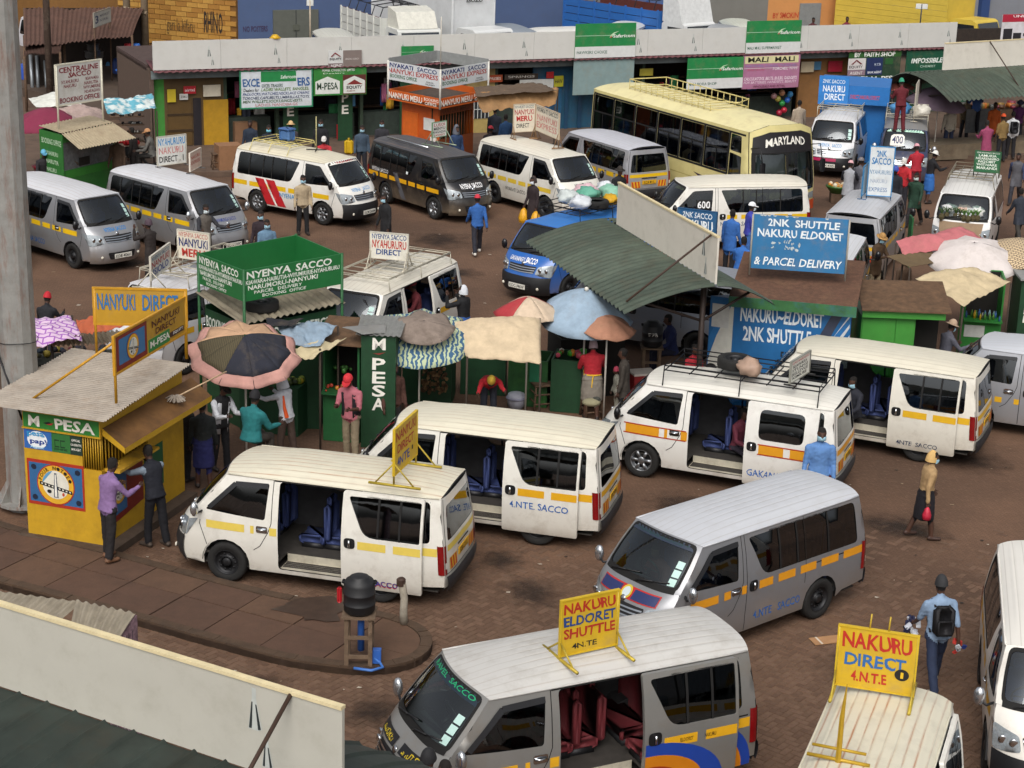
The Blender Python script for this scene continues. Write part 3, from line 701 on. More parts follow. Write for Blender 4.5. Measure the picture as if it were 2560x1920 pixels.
def wind_text(v,s,colr,s0,s1,t0,t1,bold=.03):
 text(v,s,M(colr,.5,var=.05),0,0,1,1,lambda u,w_,o:wsh(s0+(s1-s0)*u,t0+(t1-t0)*w_,.004),bold)
W_='#e2dccb';SIL='#9a9b9f';SILR='#c6c7cb';YST='#d8a51e'
A=van('A','cream minibus with rusty roof ribs, side door open, beside yellow kiosk',-3.002,27.514,2.893,paint='#dedbd2',roofc='#d3cdb9',rust=.9,soot=.25,open_door=True,stripe=('a','#dcc257',.90,1.03),rplate='KBA 211L',bump='#2a2a2c',mirror='#c9ccd0')
S=van('S','silver minibus with red and blue nose banner, orange side stripe and chrome mirrors',3.359,26.088,3.85,paint='#8f9094',metal=.45,roofc='#bdbfc4',rust=0,mirror='#c9ccd0',stripe=('b','#d8921e',.90,1.03),wind=glass('glass_green','#a9cbc0',.02,1.5,.05))
K=van('K','silver minibus at left beside the rusty lamp pole, blue lettering on its nose',-11.965,48.267,-.751,paint=SIL,metal=.45,roofc=SILR,fplate='KDB 406H',stripe=('c','#e0b512',.90,1.03))
P=van('P','silver minibus carrying a white board and a small pink board on its roof',-9.317,49.768,-.748,paint=SIL,metal=.45,roofc=SILR,fplate='KCW 107C',mirror='#c9ccd0',stripe=('c','#e0b512',.90,1.03))
T=van('T','white minibus with a broad red diagonal band and open driver door',-6.269,54.129,-.614,paint='#e2e0da',roofc='#d2cbb5',wheels='alloy',bump='#17171a',fplate='KCM 268M',stripe=('c','#e0b512',.78,.92))
B=van('B','black minibus with yellow side stripe and roof rail',-2.642,55.467,-.913,paint='#18181b',roofc='#454549',wheels='alloy',stripe=('c','#e0a512',.80,.93))
Y=van('Y','white minibus with two white boards joined at an angle on its roof',.686,56.014,-.911,paint='#dbd8cf',roofc='#d4cfc1',rust=.1,stripe=('c','#dcbb3a',.80,.93))
SR=van('SR','silver minibus seen from behind, parked beside the yellow bus',2.858,58.584,2.11,paint='#a9aab0',metal=.35,roofc='#b9bac2',rust=0,stripe=('b','#e0b512',.88,1.02),rplate='KCA 411L')
W6=van('W6','white minibus with a black 600 card in its front side window',5.912,51.809,3.345,paint='#dfdcd4',roofc='#d4cfc1',rust=.35,stripe=('b','#e0b512',.92,1.04),sideglass=glass('glass_mid','#7d878a'))
BL=van('BL','blue minibus with black bumper and luggage heaped on its roof rack',1.579,46.499,4.02,paint='#1f5fae',roofc='#2f72bb',rust=0,soot=.1,bump='#1c1d20',stripe=None,fplate='KOC-346W')
NY=van('NY','white minibus with slatted roof rack, doors open, between kiosk and stalls',-2.905,39.724,4.278,paint='#dfdcd4',roofc='#d4cfc1',open_door=True,stripe=('b',YST,.90,1.03))
IS=van('IS','white minibus behind the green kiosk with two boards on its roof rack',-7.1,39.45,4.2,paint='#cfcfd2',stripe=('b',YST,.90,1.03))
MV=van('M','cream minibus with blue company lettering and open door, middle of the near row',-.511,30.051,2.872,paint='#dedbd2',roofc='#d3cdb9',rust=.35,open_door=True,stripe=('a','#d8a012',.90,1.03),rplate='KBQ 924K')
DV=van('D','cream minibus with passengers at its open door, beside blue shuttle kiosk',7.058,34.957,2.725,paint='#dad6ca',roofc='#d2ccba',rust=.15,open_door=True,stripe=('a','#d8a91e',.90,1.03),rplate='KCB 303T',mirror='#c9ccd0')
C=van('C','white minibus with red edged orange stripe and wire roof rack with spare tyre',3.955,32.653,2.766,paint='#e0ded8',roofc='#d8d5cc',rust=0,soot=.15,open_door=True,wheels='alloy',stripe=('a','#d8951a',.86,1.03),rplate='KBU 550G')
N=van('N','silver minibus with blue and orange swoosh, door open, nearest the viewer',.733,20.897,3.583,paint='#8d8c89',metal=.4,roofc='#c0beba',rust=.1,soot=.5,open_door=True,mirror='#c9ccd0',seats=SEATR,stripe=('a','#dca51e',.84,.97))
N.scale=(1.03,1.03,1.03)
W=van('W','cream minibus with rusty roof grooves at lower right corner',4.03,18.21,-1.913,paint='#dedbd2',roofc='#d3cdb9',rust=1.0,soot=.3,open_door=True,stripe=('a',YST,.90,1.03))
RV=van('R','white minibus at the right edge with green cloth in its windshield',7.431,22.849,-1.781,paint='#e2ded6',rust=0,soot=.05,mirror='#c9ccd0',bump='#1c1d20',stripe=('b','#c9971e',.90,1.03),fplate='KCL 718D')
KC=van('KC','white minibus with black bumper and low rack, parked by the blue kiosk',11.219,64.41,-1.873,paint='#d6d6d8',roofc='#cfcfcf',bump='#1c1d20',fplate='KCX-438S',stripe=None)
F4=van('F4','grey minibus with a white 400 card in its windshield',13.263,63.049,-1.778,paint='#2b3350',roofc='#7d7d7d',mirror='#c9ccd0',stripe=None)
LA=van('LA','white minibus with wire roof rack and pineapples piled on its nose',12.983,52.206,-1.888,paint='#e0dedb',roofc='#d6d4d0',rust=0,soot=0,stripe=None)
K2=van('K2','silver minibus seen from behind below the tall blue framed board',9.611,49.729,1.213,paint='#a9aaae',metal=.35,roofc='#b7b8bc',rust=0,stripe=('b','#d8a51e',.90,1.03),sideglass=glass('glass_mid','#7d878a'))
X2=van('X2','grey minibus half hidden behind the blue parcel delivery board',7.72,44.2,1.27,paint='#8d8e92',metal=.35,roofc='#cfd0d4',rust=0,soot=0,stripe=('b','#d8a51e',.90,1.03))
UV=van('U','grey minibus in shade standing under the middle shelter',3.3,41.3,2.75,paint='#7d828c',stripe=None)
NO=van('NO','silver people carrier cut by the right edge behind the cream minibus',10.95,35.95,2.75,paint='#a3a5ab',metal=.4,roofc='#b9bcc2',rust=0,soot=0,wheels='alloy',stripe=('b','#d8a51e',.72,.84));NO.scale=(1,1,.95)
X3=van('X3','grey minibus cut off by the left edge behind the lamp pole',-14.75,47.3,-.75,paint=SIL,metal=.45,roofc=SILR,stripe=('c','#e0b512',.90,1.03))
BLU='#1f5ea8'
def door_of(v):return[c for c in v.children if c.name.startswith('sliding_door')][0]
side_text(MV,'4.NTE. SACCO',BLU,1,2.66,1.64,.68,.80,.02,0,door_of(MV))
side_text(DV,'4NTE  SACCO','#22324f',1,2.60,1.80,.33,.42,.01,0,door_of(DV))
side_text(A,'SACCO','#a3232b',1,2.28,1.86,.30,.41,.05,0,door_of(A));side_text(A,'SACCO','#1e3d8a',1,2.275,1.855,.32,.41,.01,.002,door_of(A))
side_text(C,'GAKANANGO',BLU,1,2.70,1.75,.42,.55,.02,0,door_of(C))
side_text(S,'4.NTE   SACCO',BLU,1,2.6,1.55,.42,.55,.01)
side_text(K,'NYENA SACCO','#2a62a5',-1,1.4,2.4,.42,.56,.01);side_text(T,'NYENA S','#3a8cc4',-1,2.0,2.7,.60,.74,.02)
side_text(B,'NYENA SACCO','#e6e6e6',-1,.35,1.25,.96,1.07,.02);side_text(Y,'NYAKATI SACCO','#2a2a2a',-1,1.7,2.7,.55,.66,.01)
side_text(W6,'NYENYA SACCO','#24406e',1,2.7,1.6,.72,.84,.01)
nose_text(K,'NYENA SACCO','#2f7fc0',-.42,.42,1.04,1.13,.04);nose_text(P,'NYAMUNGA SACCO','#2a3f8a',-.42,.42,1.04,1.12,.01)
nose_text(T,'NYENA   SACCO','#3a8cc4',-.5,.5,1.03,1.12,.02);nose_text(B,'NYENA SACCO','#f0f0f0',-.5,.5,1.01,1.14,.04);nose_text(Y,'NYAKATI SACCO','#2e3336',-.4,.45,1.02,1.13,.01)
nose_text(BL,'GAKANANGO','#e6e6e6',-.62,.0,1.0,1.10,.03);nose_text(BL,'SACCO','#f2f2f2',.04,.5,.99,1.12,.05)
nose_text(KC,'NYENYA   SACCO','#3a8cc4',-.5,.5,1.03,1.13,.01);nose_text(RV,'4NTE','#7a3a12',.1,.45,.98,1.1,.02)
wind_text(T,'TRINITY','#a51c24',-.55,.55,.885,.945,.05);wind_text(S,'* RAVENS SACCO *','#123c36',-.75,.75,.86,.91,.01)
wind_text(N,'RAVEL  SACCO','#1f9a66',-.75,.8,.84,.92,.03);wind_text(F4,"PHARO'S VALLEY",'#3c9a7a',-.7,.7,.86,.92,.01)
def vpatch(v,name,poly,fn,colr,off,rough=.45,step=.12):
 mb=MB();panel(mb,poly,[],step,lambda a,b,o=0:fn(a,b,off+o));return mb.build(name,M(colr,rough,var=.05),v,True)
vpatch(T,'windshield_banner',[(-.88,.86),(.88,.86),(.88,.97),(-.88,.97)],wsh,'#e8e4dc',.002)
vpatch(F4,'windshield_banner',[(-.85,.84),(.85,.84),(.85,.96),(-.85,.96)],wsh,'#bfe0cf',.002)
vpatch(N,'windshield_tint',[(-.88,.80),(.88,.80),(.88,.94),(-.88,.94)],wsh,'#1c2b38',.002);vpatch(S,'windshield_tint',[(-.88,.83),(.88,.83),(.88,.94),(-.88,.94)],wsh,'#2a3446',.002)
for v in(S,N,K,P,Y,B,NY,KC,RV,T):
 for k in range(3):vpatch(v,'sticker',[(.70,.12+k*.17),(.84,.12+k*.17),(.84,.26+k*.17),(.70,.26+k*.17)],wsh,'#b9d9d2',.004)
for x0,cl,wd in((1.05,'#b8222a',.34),(1.42,'#e6e2da',.04),(1.48,'#b8222a',.34)):
 vpatch(T,'red_band' if wd>.1 else 'band_edge',[(x0+.42,.31),(x0+wd+.42,.31),(x0+wd-.03,1.06),(x0-.03,1.06)],side(-1),cl,.005)
vpatch(B,'grey_band',[(1.95,.31),(2.2,.31),(1.75,1.06),(1.5,1.06)],side(-1),'#5a5b60',.005)
for zz in(.845,1.03):
 for par,xa,xb in((C,2.80,4.02),(door_of(C),1.50,2.54),(C,.15,.64)):
  vpatch(par,'stripe_edge',[(xa,zz),(xb,zz),(xb,zz+.022),(xa,zz+.022)],side(1),'#a9331a',.006)
for k,(c_,r0,r1)in enumerate((('#20429a',.46,.62),('#c97a16',.31,.46),('#8f2a16',.02,.31))):
 for par,lo,hi,cx,rx in((door_of(N),1.50,2.77,2.72,1.7),(N,.10,.62,.62,.85)):
  def arc(r):return[(max(lo,cx-math.sin(a)*r*rx),.30+math.cos(a)*r*1.0)for a in[math.pi/2*q/10 for q in range(11)]]
  cl=[]
  for p in[(hi,.30+r1)]+arc(r1)+arc(r0)[::-1]+[(hi,.30+r0)]:
   p=(min(p[0],hi),p[1])
   if not cl or(Vector(p)-Vector(cl[-1])).length>.006:cl.append(p)
  vpatch(par,'painted_swoosh',cl,side(1),c_,.005,.4,.2)
side_text(N,'ELDORET','#3b2e10',1,2.3,2.12,.88,.93,.01,.002,door_of(N));side_text(N,'NAKURU','#3b2e10',1,1.96,1.80,.88,.93,.01,.002,door_of(N));side_text(N,'ISIOLO','#3b2e10',1,.55,.35,.88,.93,.01,.002)
vpatch(S,'nose_banner',[(-.74,.99),(.74,.99),(.74,1.14),(-.74,1.14)],front,'#b3261e',.008);vpatch(S,'nose_banner',[(-.72,1.005),(-.16,1.005),(-.16,1.125),(-.72,1.125)],front,'#26305e',.011);vpatch(S,'nose_banner',[(.16,1.005),(.72,1.005),(.72,1.125),(.16,1.125)],front,'#26305e',.011)
nose_text(S,'4 N.T.E.','#d8c23a',-.68,-.20,1.03,1.10,.03);nose_text(S,'SACCO','#d8c23a',.20,.66,1.03,1.10,.04)
vpatch(S,'emblem',[(.13*math.cos(k*.42),1.065+.085*math.sin(k*.42))for k in range(15)],front,'#c9b23a',.014);vpatch(S,'emblem',[(.09*math.cos(k*.42),1.065+.06*math.sin(k*.42))for k in range(15)],front,'#c6d2d4',.017)
vpatch(N,'nose_banner',[(.1,.98),(.8,.98),(.8,1.09),(.1,1.09)],front,'#17171a',.010);nose_text(N,'SHUTTLE','#c9b01e',.18,.72,1.0,1.07,.03);vpatch(N,'nose_banner',[(-.8,.98),(-.1,.98),(-.1,1.09),(-.8,1.09)],front,'#17171a',.010);nose_text(N,'ELDORET','#c9b01e',-.72,-.18,1.0,1.07,.03)
vpatch(W6,'fare_card',[(2.99,1.20),(3.42,1.20),(3.42,1.46),(2.99,1.46)],side(1),'#141414',.006);side_text(W6,'600','#ececec',1,3.40,3.02,1.23,1.43,.03,.004)
vpatch(F4,'fare_card',[(-.62,.18),(-.02,.18),(-.02,.60),(-.12,.70),(-.52,.70),(-.62,.60)],wsh,'#e6e2da',.01);text(F4,'400',M('#26305e',.5),0,0,1,1,lambda u,v,o:wsh(-.56+.48*u,.27+.34*v,.016),.02)
vpatch(KC,'bumper_strip',[(-.75,.58),(.35,.58),(.35,.68),(-.75,.68)],front,'#a3134a',.045)
vpatch(B,'rear_quarter_glass',[(2.2,1.12),(2.3,1.12),(2.3,1.2),(2.2,1.2)],side(-1),'#dfe6e6',.004)
# helpers for boards, sheets, cloth
def rootline(name,P1,P2,z=0.0):
 a=math.atan2(P2.y-P1.y,P2.x-P1.x);return empty(name,(P1.x,P1.y,z),a),math.hypot(P2.x-P1.x,P2.y-P1.y)
FACE=lambda u,v,o=0.0:Vector((u,-o,v))
def letters(par,lines,W,z0,z1,off=.0,fn=None):
 H=z1-z0
 for ln in lines:
  s,c,u,v,w_,h_=ln[:6];b=ln[6]if len(ln)>6 else .03;sh=ln[7]if len(ln)>7 else 0
  f=fn or(lambda a,q,o:Vector((a,-off-o,q)))
  text(par,s,M(c,.55,var=.12,scale=12),u*W,z0+v*H,w_*W,h_*H,f,b,sh)
def rects(par,rs,W,z0,z1,off=.003,name='painted_panel'):
 H=z1-z0
 for k,(c,u,v,w_,h_)in enumerate(rs):
  mb=MB();mb.box(u*W,(u+w_)*W,-off-.0015*(k+1),.01,z0+v*H,z0+(v+h_)*H);mb.build(name,M(c,.5,var=.08),par)
def board(par,W,z0,z1,bg,frame=None,th=.03,fr=.03,back=None):
 mb=MB();mb.box(0,W,0,th,z0,z1);o=mb.build('board',M(bg,.5,var=.10,scale=3,dirt=.45,dirtcol='#8a7a60'),par)
 if frame:
  fm=M(frame,.5)
  for(a,b,c,d)in((-fr,W+fr,z1,z1+fr),(-fr,W+fr,z0-fr,z0),(-fr,0,z0,z1),(W,W+fr,z0,z1)):
   m2=MB();m2.box(a,b,-.012,th+.012,c,d);m2.build('frame_bar',fm,par)
 return o
def corr(mb,P00,P10,P01,P11,waves,amp=.018,nu=2,bow=0.0,mi=0,per=6,jit=.0):
 """corrugated sheet; corrugations are counted along the first direction P00->P10"""
 P00,P10,P01,P11=map(Vector,(P00,P10,P01,P11));nn=(P10-P00).cross(P01-P00).normalized();nv=waves*per
 if nn.z<0:nn=-nn
 def f(a,b):
  p=P00*(1-a)*(1-b)+P01*a*(1-b)+P10*(1-a)*b+P11*a*b
  return p+nn*(amp*math.sin(b*waves*2*math.pi)+bow*math.sin(math.pi*a)+jit*noise.noise(p*1.3))
 mb.grid(f,nu,nv,mi);return mb
def tarp(mb,C,nu=30,nv=30,sag=.12,wr=.05,peak=None,seed=0,sc_=1.6,drop=.0):
 """cloth over four corners (world) with sag, wrinkles, an optional raised peak (u,v,height) and hanging rims"""
 C=[Vector(c)for c in C]
 def f(a,b):
  p=C[0]*(1-a)*(1-b)+C[1]*a*(1-b)+C[2]*a*b+C[3]*(1-a)*b
  e=min(a,1-a,b,1-b)
  z=-sag*math.sin(math.pi*a)*math.sin(math.pi*b)+wr*noise.noise(Vector((p.x*sc_+seed,p.y*sc_,seed)))+wr*.6*noise.noise(Vector((p.x*sc_*3.1+seed,p.y*sc_*3.1,7+seed)))+wr*.35*noise.noise(Vector((p.x*sc_*7+seed,p.y*sc_*4,17+seed)))
  if peak:
   for(pa,pb,ph)in peak:z+=ph*max(0,1-math.hypot(a-pa,b-pb)/.75)**1.3
  if e<.06:z-=drop*(1-e/.06)
  return p+Vector((wr*.5*noise.noise(Vector((p.y*2+seed,p.x*2,3))),wr*.5*noise.noise(Vector((p.x*2,seed,p.y*2))),z))
 mb.grid(f,nu,nv);return mb
def solid_sheet(o,t=.006):
 m_=o.modifiers.new('thickness','SOLIDIFY');m_.thickness=t;return o
def pole(par,p0,p1,r,m_,name='post',n=7):return MB().tube([p0,p1],r,n).build(name,m_,par,True)
RSL=[None,1]
def roof_sign(label,b1,b2,zr,ybot,ytop,bg,lines,frame='#8a8276',cat='sign',group='route boards on minibus roofs',legs='A',legc='#b9a23a',foot=.42,panels=(),lw=.016):
 P1,P2=G(*b1,zr),G(*b2,zr);r,W=rootline('route_board',P1,P2,zr);RSL[:]=[r,W];tag(r,label,cat,group)
 z0=HZ(P1,ybot)-zr;z1=HZ(P1,ytop)-zr;lm=M(legc,.5,.3,var=.25,dirt=.5,dirtcol='#6a4a24')
 board(r,W,z0,z1,bg,frame,.02,.018)
 rects(r,panels,W,z0,z1);letters(r,lines,W,z0,z1,.006 if panels else 0)
 for u in((0.0,W)if legs else()):
  pole(r,(u,.01,.02),(u,.01,z1),lw,lm)
  if legs=='A':
   pole(r,(u,-foot,.02),(u,foot,.02),lw*1.4,lm,'foot_bar');pole(r,(u,-foot*.75,.03),(u,0,z0+.18),lw*.8,lm,'brace');pole(r,(u,foot*.75,.03),(u,.02,z0+.18),lw*.8,lm,'brace')
  else:pole(r,(u,-.12,.02),(u,.12,.02),lw,lm,'foot_bar')
 return r
def ring_text(par,s,colr,cx,cz,r,a0,a1,h,fn,bold=.03):
 for k,ch in enumerate(s):
  if ch==' ':continue
  a=a0+(a1-a0)*k/max(1,len(s)-1);vs,fs,asp=text_geo(ch,bold);w_=h*min(1.2,asp)
  mb=MB();mb.add([fn(cx+math.cos(a)*(r+(y-.5)*h)+math.sin(a)*(x-.5)*w_,cz+math.sin(a)*(r+(y-.5)*h)-math.cos(a)*(x-.5)*w_,.012)for x,y in vs],fs);mb.build('lettering',M(colr,.5),par)
def disc(par,name,cx,cz,rx,rz,c,fn,off,n=28,a0=0,a1=2*math.pi):
 pts=[(cx+rx*math.cos(a0+(a1-a0)*k/n),cz+rz*math.sin(a0+(a1-a0)*k/n))for k in range(n+(0 if a1-a0>6.2 else 1))]
 MB().add([fn(u,v,off)for u,v in pts],[tuple(range(len(pts)))]).build(name,M(c,.55,var=.1),par)
def poly(par,name,pts,c,fn,off):MB().add([fn(u,v,off)for u,v in pts],[tuple(range(len(pts)))]).build(name,M(c,.55,var=.1),par)
def emblem(par,cx,cz,r,fn,detail=True):
 disc(par,'emblem',cx,cz,r*1.06,r*1.06,'#a3301c',fn,.004);disc(par,'emblem',cx,cz,r,r,'#d8a52a',fn,.006);disc(par,'emblem',cx,cz,r*.74,r*.74,'#d9d6c8',fn,.008)
 disc(par,'emblem',cx-r*.02,cz,r*.72,r*.72,'#5b93b8',fn,.0095,14,R(100),R(178))
 poly(par,'emblem',[(cx-r*.88,cz+r*.10),(cx+r*.92,cz-r*.22),(cx+r*.92,cz-r*.40),(cx-r*.88,cz-r*.08)],'#1a1a1a',fn,.011)
 for k in range(9):
  t=k/9+.03;x=cx-r*.85+1.75*r*t;z=cz+r*(.09-.31*t)
  poly(par,'emblem',[(x,z-.045*r),(x+r*.09,z-.06*r),(x+r*.09,z-.13*r),(x,z-.115*r)],'#d9d6c8',fn,.0125)
 poly(par,'emblem',[(cx-r*.11,cz-r*.66),(cx+r*.13,cz-r*.66),(cx+r*.07,cz+r*.62),(cx-r*.05,cz+r*.62)],'#1f3350',fn,.013);poly(par,'emblem',[(cx-r*.06,cz-r*.62),(cx+r*.08,cz-r*.62),(cx+r*.04,cz+r*.55),(cx-r*.02,cz+r*.55)],'#e9e7dc',fn,.0145)
 disc(par,'emblem',cx-r*.36,cz-r*.38,r*.13,r*.10,'#1a1a1a',fn,.0125,10);disc(par,'emblem',cx+r*.42,cz-r*.45,r*.07,r*.10,'#b8401c',fn,.0125,10)
 if detail:ring_text(par,'FOUR N.T.E.','#1a1a1a',cx,cz,r*.87,R(165),R(20),r*.19,fn)
# bus shelters with billboard on the ridge
GREENSH=[M(c,.6,.15,var=.25,scale=3,bump=.15,dirt=.6,dirtcol='#4a3f30')for c in('#434d42','#4d574b')]
def bottles(par,fn,x,z,s,dark='#2a2f30'):
 for dx,dz,k in((0,.42,1),(.16,.05,.8)):
  poly(par,'printed_bottle',[(x+dx*s,z+dz*s),(x+(dx+.12*k)*s,z+dz*s),(x+(dx+.17*k)*s,z+(dz+.02)*s),(x+(dx+.10*k)*s,z+(dz+.34*k)*s),(x+(dx+.10*k)*s,z+(dz+.45*k)*s),(x+(dx+.05*k)*s,z+(dz+.45*k)*s),(x+(dx+.05*k)*s,z+(dz+.34*k)*s)],'#b9bdb8',fn,.003)
  poly(par,'printed_bottle',[(x+(dx+.01)*s,z+(dz+.01)*s),(x+(dx+.045*k)*s,z+(dz+.01)*s),(x+(dx+.06*k)*s,z+(dz+.3*k)*s),(x+(dx+.045*k)*s,z+(dz+.3*k)*s)],dark,fn,.005)
  poly(par,'printed_bottle',[(x+(dx+.12*k)*s,z+(dz+.01)*s),(x+(dx+.155*k)*s,z+(dz+.02)*s),(x+(dx+.105*k)*s,z+(dz+.28*k)*s),(x+(dx+.09*k)*s,z+(dz+.28*k)*s)],dark,fn,.005)
def shelter(label,P1,P2,t0,t1,hw_l,hw_r,zb,zt,drop,brace_t,bcol='#cfc9bb',per=.22,amp=.028,rib=False,zpost=True,prints=(),flat=False,gm=GREENSH):
 d=(P2-P1);d.z=0;L_=d.length;r,W=rootline('bus_shelter',P1,P2,0);tag(r,label,'shelter','bus shelters with white ridge boards')
 mb=MB();mb.box(0,W,-.02,.02,zb,zt);mb.build('billboard',M(bcol,.5,var=.05,scale=1.2,dirt=.3,dirtcol='#8f8a78'),r)
 m2=MB();m2.box(0,W,-.035,.035,zt,zt+.035);m2.build('board_cap',M('#d9c9a0',.6),r)
 for sgn,hw,mi in((-1,hw_l,0),(1,hw_r,1)):
  n_=3
  for k in range(n_):
   a,b=t0+(t1-t0)*k/n_,t0+(t1-t0)*(k+1)/n_+.04
   mb=MB();N=10
   def f(u,v):
    x=a+(b-a)*v;s=u*hw;z=zb-.02-drop*(s/max(hw,.1))**(1.0 if flat else 1.8)+(amp*(max(0,1-abs((x/per)%1-.5)*9)if rib else math.sin(x/per*2*math.pi))if True else 0)+.004*k
    return Vector((x,sgn*(s+.02),z))
   mb.grid(f,N,int((b-a)*(60 if rib else 34)));mb.build('roof_sheet',gm[(k+mi)%2],r,not rib)
 if zpost:
  for t in(t0+.6,t1-.6):
   pole(r,(t,0,0),(t,0,zb-.05),.06,M('#3a2f2a',.6,.3));pole(r,(t,-hw_l*.8,zb-drop*.8),(t,0,zb-.9),.03,M('#3a2f2a',.6,.3),'brace');pole(r,(t,hw_r*.8,zb-drop*.8),(t,0,zb-.9),.03,M('#3a2f2a',.6,.3),'brace')
 for bt,side_ in brace_t:pole(r,(bt,0,zt+.02),(bt,-1.75*side_,zb-drop*.75),.022,M('#3d2a20',.7),'brace')
 for x,s in prints:bottles(r,lambda u,v,o=0:Vector((u,-.02-o,v)),x,zb+.03,s)
 return r
def wp(v):return Vector((v[0],v[1],0))
shelter('white bus shelter board over green corrugated roof at lower left',wp((-5.24-2.9,17.28+1.6)),wp((-1.46,15.2)),-.5,9.0,3.2,1.7,3.1,4.03,.5,((7.05,1),),'#b9b6ab',.38,.04,True,prints=((6.55,.98),),gm=[M(c,.6,.15,var=.25,scale=3,dirt=.6,dirtcol='#3a3226')for c in('#242d28','#2b342f')])
shelter('pale slanting board above green corrugated shelter roof in the middle',wp((2.23,40.11)),wp((3.93,34.99)),-.7,5.45,1.9,1.25,3.1,4.02,.45,((5.1,1),),'#d6d0c4',prints=((4.7,.95),))
shelter('long pale board on dark shelter roof at the far right',wp((15.25,67.2)),wp((24,72.5)),-1.6,9,2.2,1.5,3.1,4.05,.7,((2.2,1),),'#d6d1c6')
# lamp mast
r=empty('lamp_mast',(-8.42,30.0,0));tag(r,'tall grey faceted steel mast with rust streaks at left edge','lamp mast')
def rustm():
 m=M('#8f8e8a',.7,.2,var=.15,scale=5,dirt=.9,dirtcol='#7a4a32',kind='rust').copy();n=m.node_tree
 for q in n.nodes:
  if q.type=='TEX_NOISE' and abs(q.inputs['Scale'].default_value-2.3)<.01:
   mp=n.nodes.new('ShaderNodeMapping');mp.inputs['Scale'].default_value=(3.0,3.0,.55);src=q.inputs['Vector'].links[0].from_socket;n.links.new(src,mp.inputs[0]);n.links.new(mp.outputs[0],q.inputs['Vector'])
 return m
RUSTM=rustm()
MB().lathe([(.33,0),(.315,3),(.30,6),(.28,14)],12,None,0).build('mast',RUSTM,r);MB().lathe([(.52,.12),(.52,.17)],16).build('base_plate',RUSTM,r)
for k in range(8):
 a=k*math.pi/4;MB().prism([(.32,.17),(.5,.17),(.32,.5)],-.01,.01,lambda u,v,t:Vector((u*math.cos(a)-t*math.sin(a),u*math.sin(a)+t*math.cos(a),v))).build('gusset',RUSTM,r)
MB().tube([(.34*math.cos(k*.35),.34*math.sin(k*.35),3.05+.01*math.sin(k))for k in range(19)],.008,4).build('wire_band',STEEL,r);pole(r,(-.31,-.2,2.9),(.12,-.42,1.75),.018,STEEL,'cable')
# yellow money kiosk (near left)
P1,P2=G(72,1336,.1),G(262,1368,.1);r,W=rootline('money_kiosk',P1,P2,.1);tag(r,'yellow money kiosk with painted round emblem, barred window and iron sheet roof','kiosk')
YK=M('#bf9520',.55,var=.12,scale=3,dirt=.35,dirtcol='#6b4a1c');D=2.75;H=HZ(P1,1022)-.1
mb=MB();mb.box(-.12,W+.25,-.14,D,-.1,.03);mb.build('plinth',M('#4e4035',.9,var=.2),r)
mb=MB();mb.box(0,W,0,.04,.03,H*.60);mb.build('front_wall',YK,r);mb=MB();mb.box(0,W*.76,0,.04,H*.60,H);mb.build('front_wall',YK,r);mb=MB();mb.box(W*.76,W,0,.04,H*.86,H);mb.build('front_wall',YK,r)
mb=MB();mb.box(W-.04,W,.04,D,.03,H*.60);mb.build('side_wall',YK,r);mb=MB();mb.box(W-.04,W,.04,D,H*.86,H+.1);mb.build('side_wall',YK,r);mb=MB();mb.box(W-.04,W,D*.55,D,H*.6,H*.86);mb.build('side_wall',YK,r)
mb=MB();mb.box(0,.04,.04,D,.03,H+.1);mb.build('side_wall',YK,r);mb=MB();mb.box(.04,W-.04,D-.04,D,.03,H+.1);mb.build('back_wall',YK,r)
for k in range(8):pole(r,(W*.77+k*.045,.02,H*.60),(W*.77+k*.045,.02,H*.86),.011,YK,'window_bar')
for k in range(14):pole(r,(W-.02,.08+k*.1,H*.60),(W-.02,.08+k*.1,H*.86),.011,YK,'window_bar')
mb=MB();mb.box(W,W+.28,.1,1.4,H*.585,H*.605);mb.build('counter',M('#c79a2a',.6,dirt=.5),r)
rects(r,[('#2f7d34',.01,.865,.98,.118),('#2f62a8',.01,.70,.36,.155),('#2f6b35',.372,.70,.24,.155),('#22372d',.612,.70,.15,.155)],W,0,H)
mb=MB();mb.box(-.01,W+.02,-.03,0,H*.855,H*.866);mb.build('ledge',YK,r)
letters(r,[('M','#ece9dd',.08,.88,.15,.085,.045),('PESA','#ece9dd',.42,.88,.52,.085,.06),('OFFICIAL','#e6e3d8',.635,.805,.11,.018),('CO-OPERATIVE','#e6e3d8',.62,.77,.14,.018),('BANK AGENT','#e6e3d8',.63,.735,.12,.018),('JISHINE','#14331f',.40,.715,.17,.02,.02)],W,0,H,.01)
f1=lambda u,v,o=0:Vector((u,-.006-o,v))
for k,(dx,c_)in enumerate(((.0,'#1c1c1c'),(.04,'#b8222a'))):poly(r,'painted_swoosh',[((.27+dx)*W,(.915-.008*k)*H),((.34+dx)*W,(.93-.01*k)*H),((.38+dx*.7)*W,.925*H),((.34+dx)*W,.905*H)],c_,f1,.004+k*.002)
disc(r,'painted_bubble',.185*W,.775*H,.13*W,.068*H,'#e4e8ea',f1,.004);letters(r,[('pesa','#2f8fc4',.06,.79,.22,.045,.05),('pap!','#1e3d8a',.09,.735,.22,.05,.05),('Agent','#9cc7e0',.09,.703,.18,.024,.02)],W,0,H,.012)
for dx in(0,.075):
 for q in([(.41,.80),(.47,.80),(.47,.79),(.41,.79)],[(.41,.75),(.47,.75),(.47,.74),(.41,.74)],[(.41,.80),(.418,.80),(.418,.74),(.41,.74)]):poly(r,'painted_logo',[((u+dx)*W,v*H)for u,v in q],'#14331f',f1,.004)
rects(r,[('#a3301c',.03,.26,.74,.36),('#31618f',.055,.285,.69,.31)],W,0,H);emblem(r,.40*W,.44*H,.335,lambda u,v,o=0:Vector((u,-.008-o,v)))
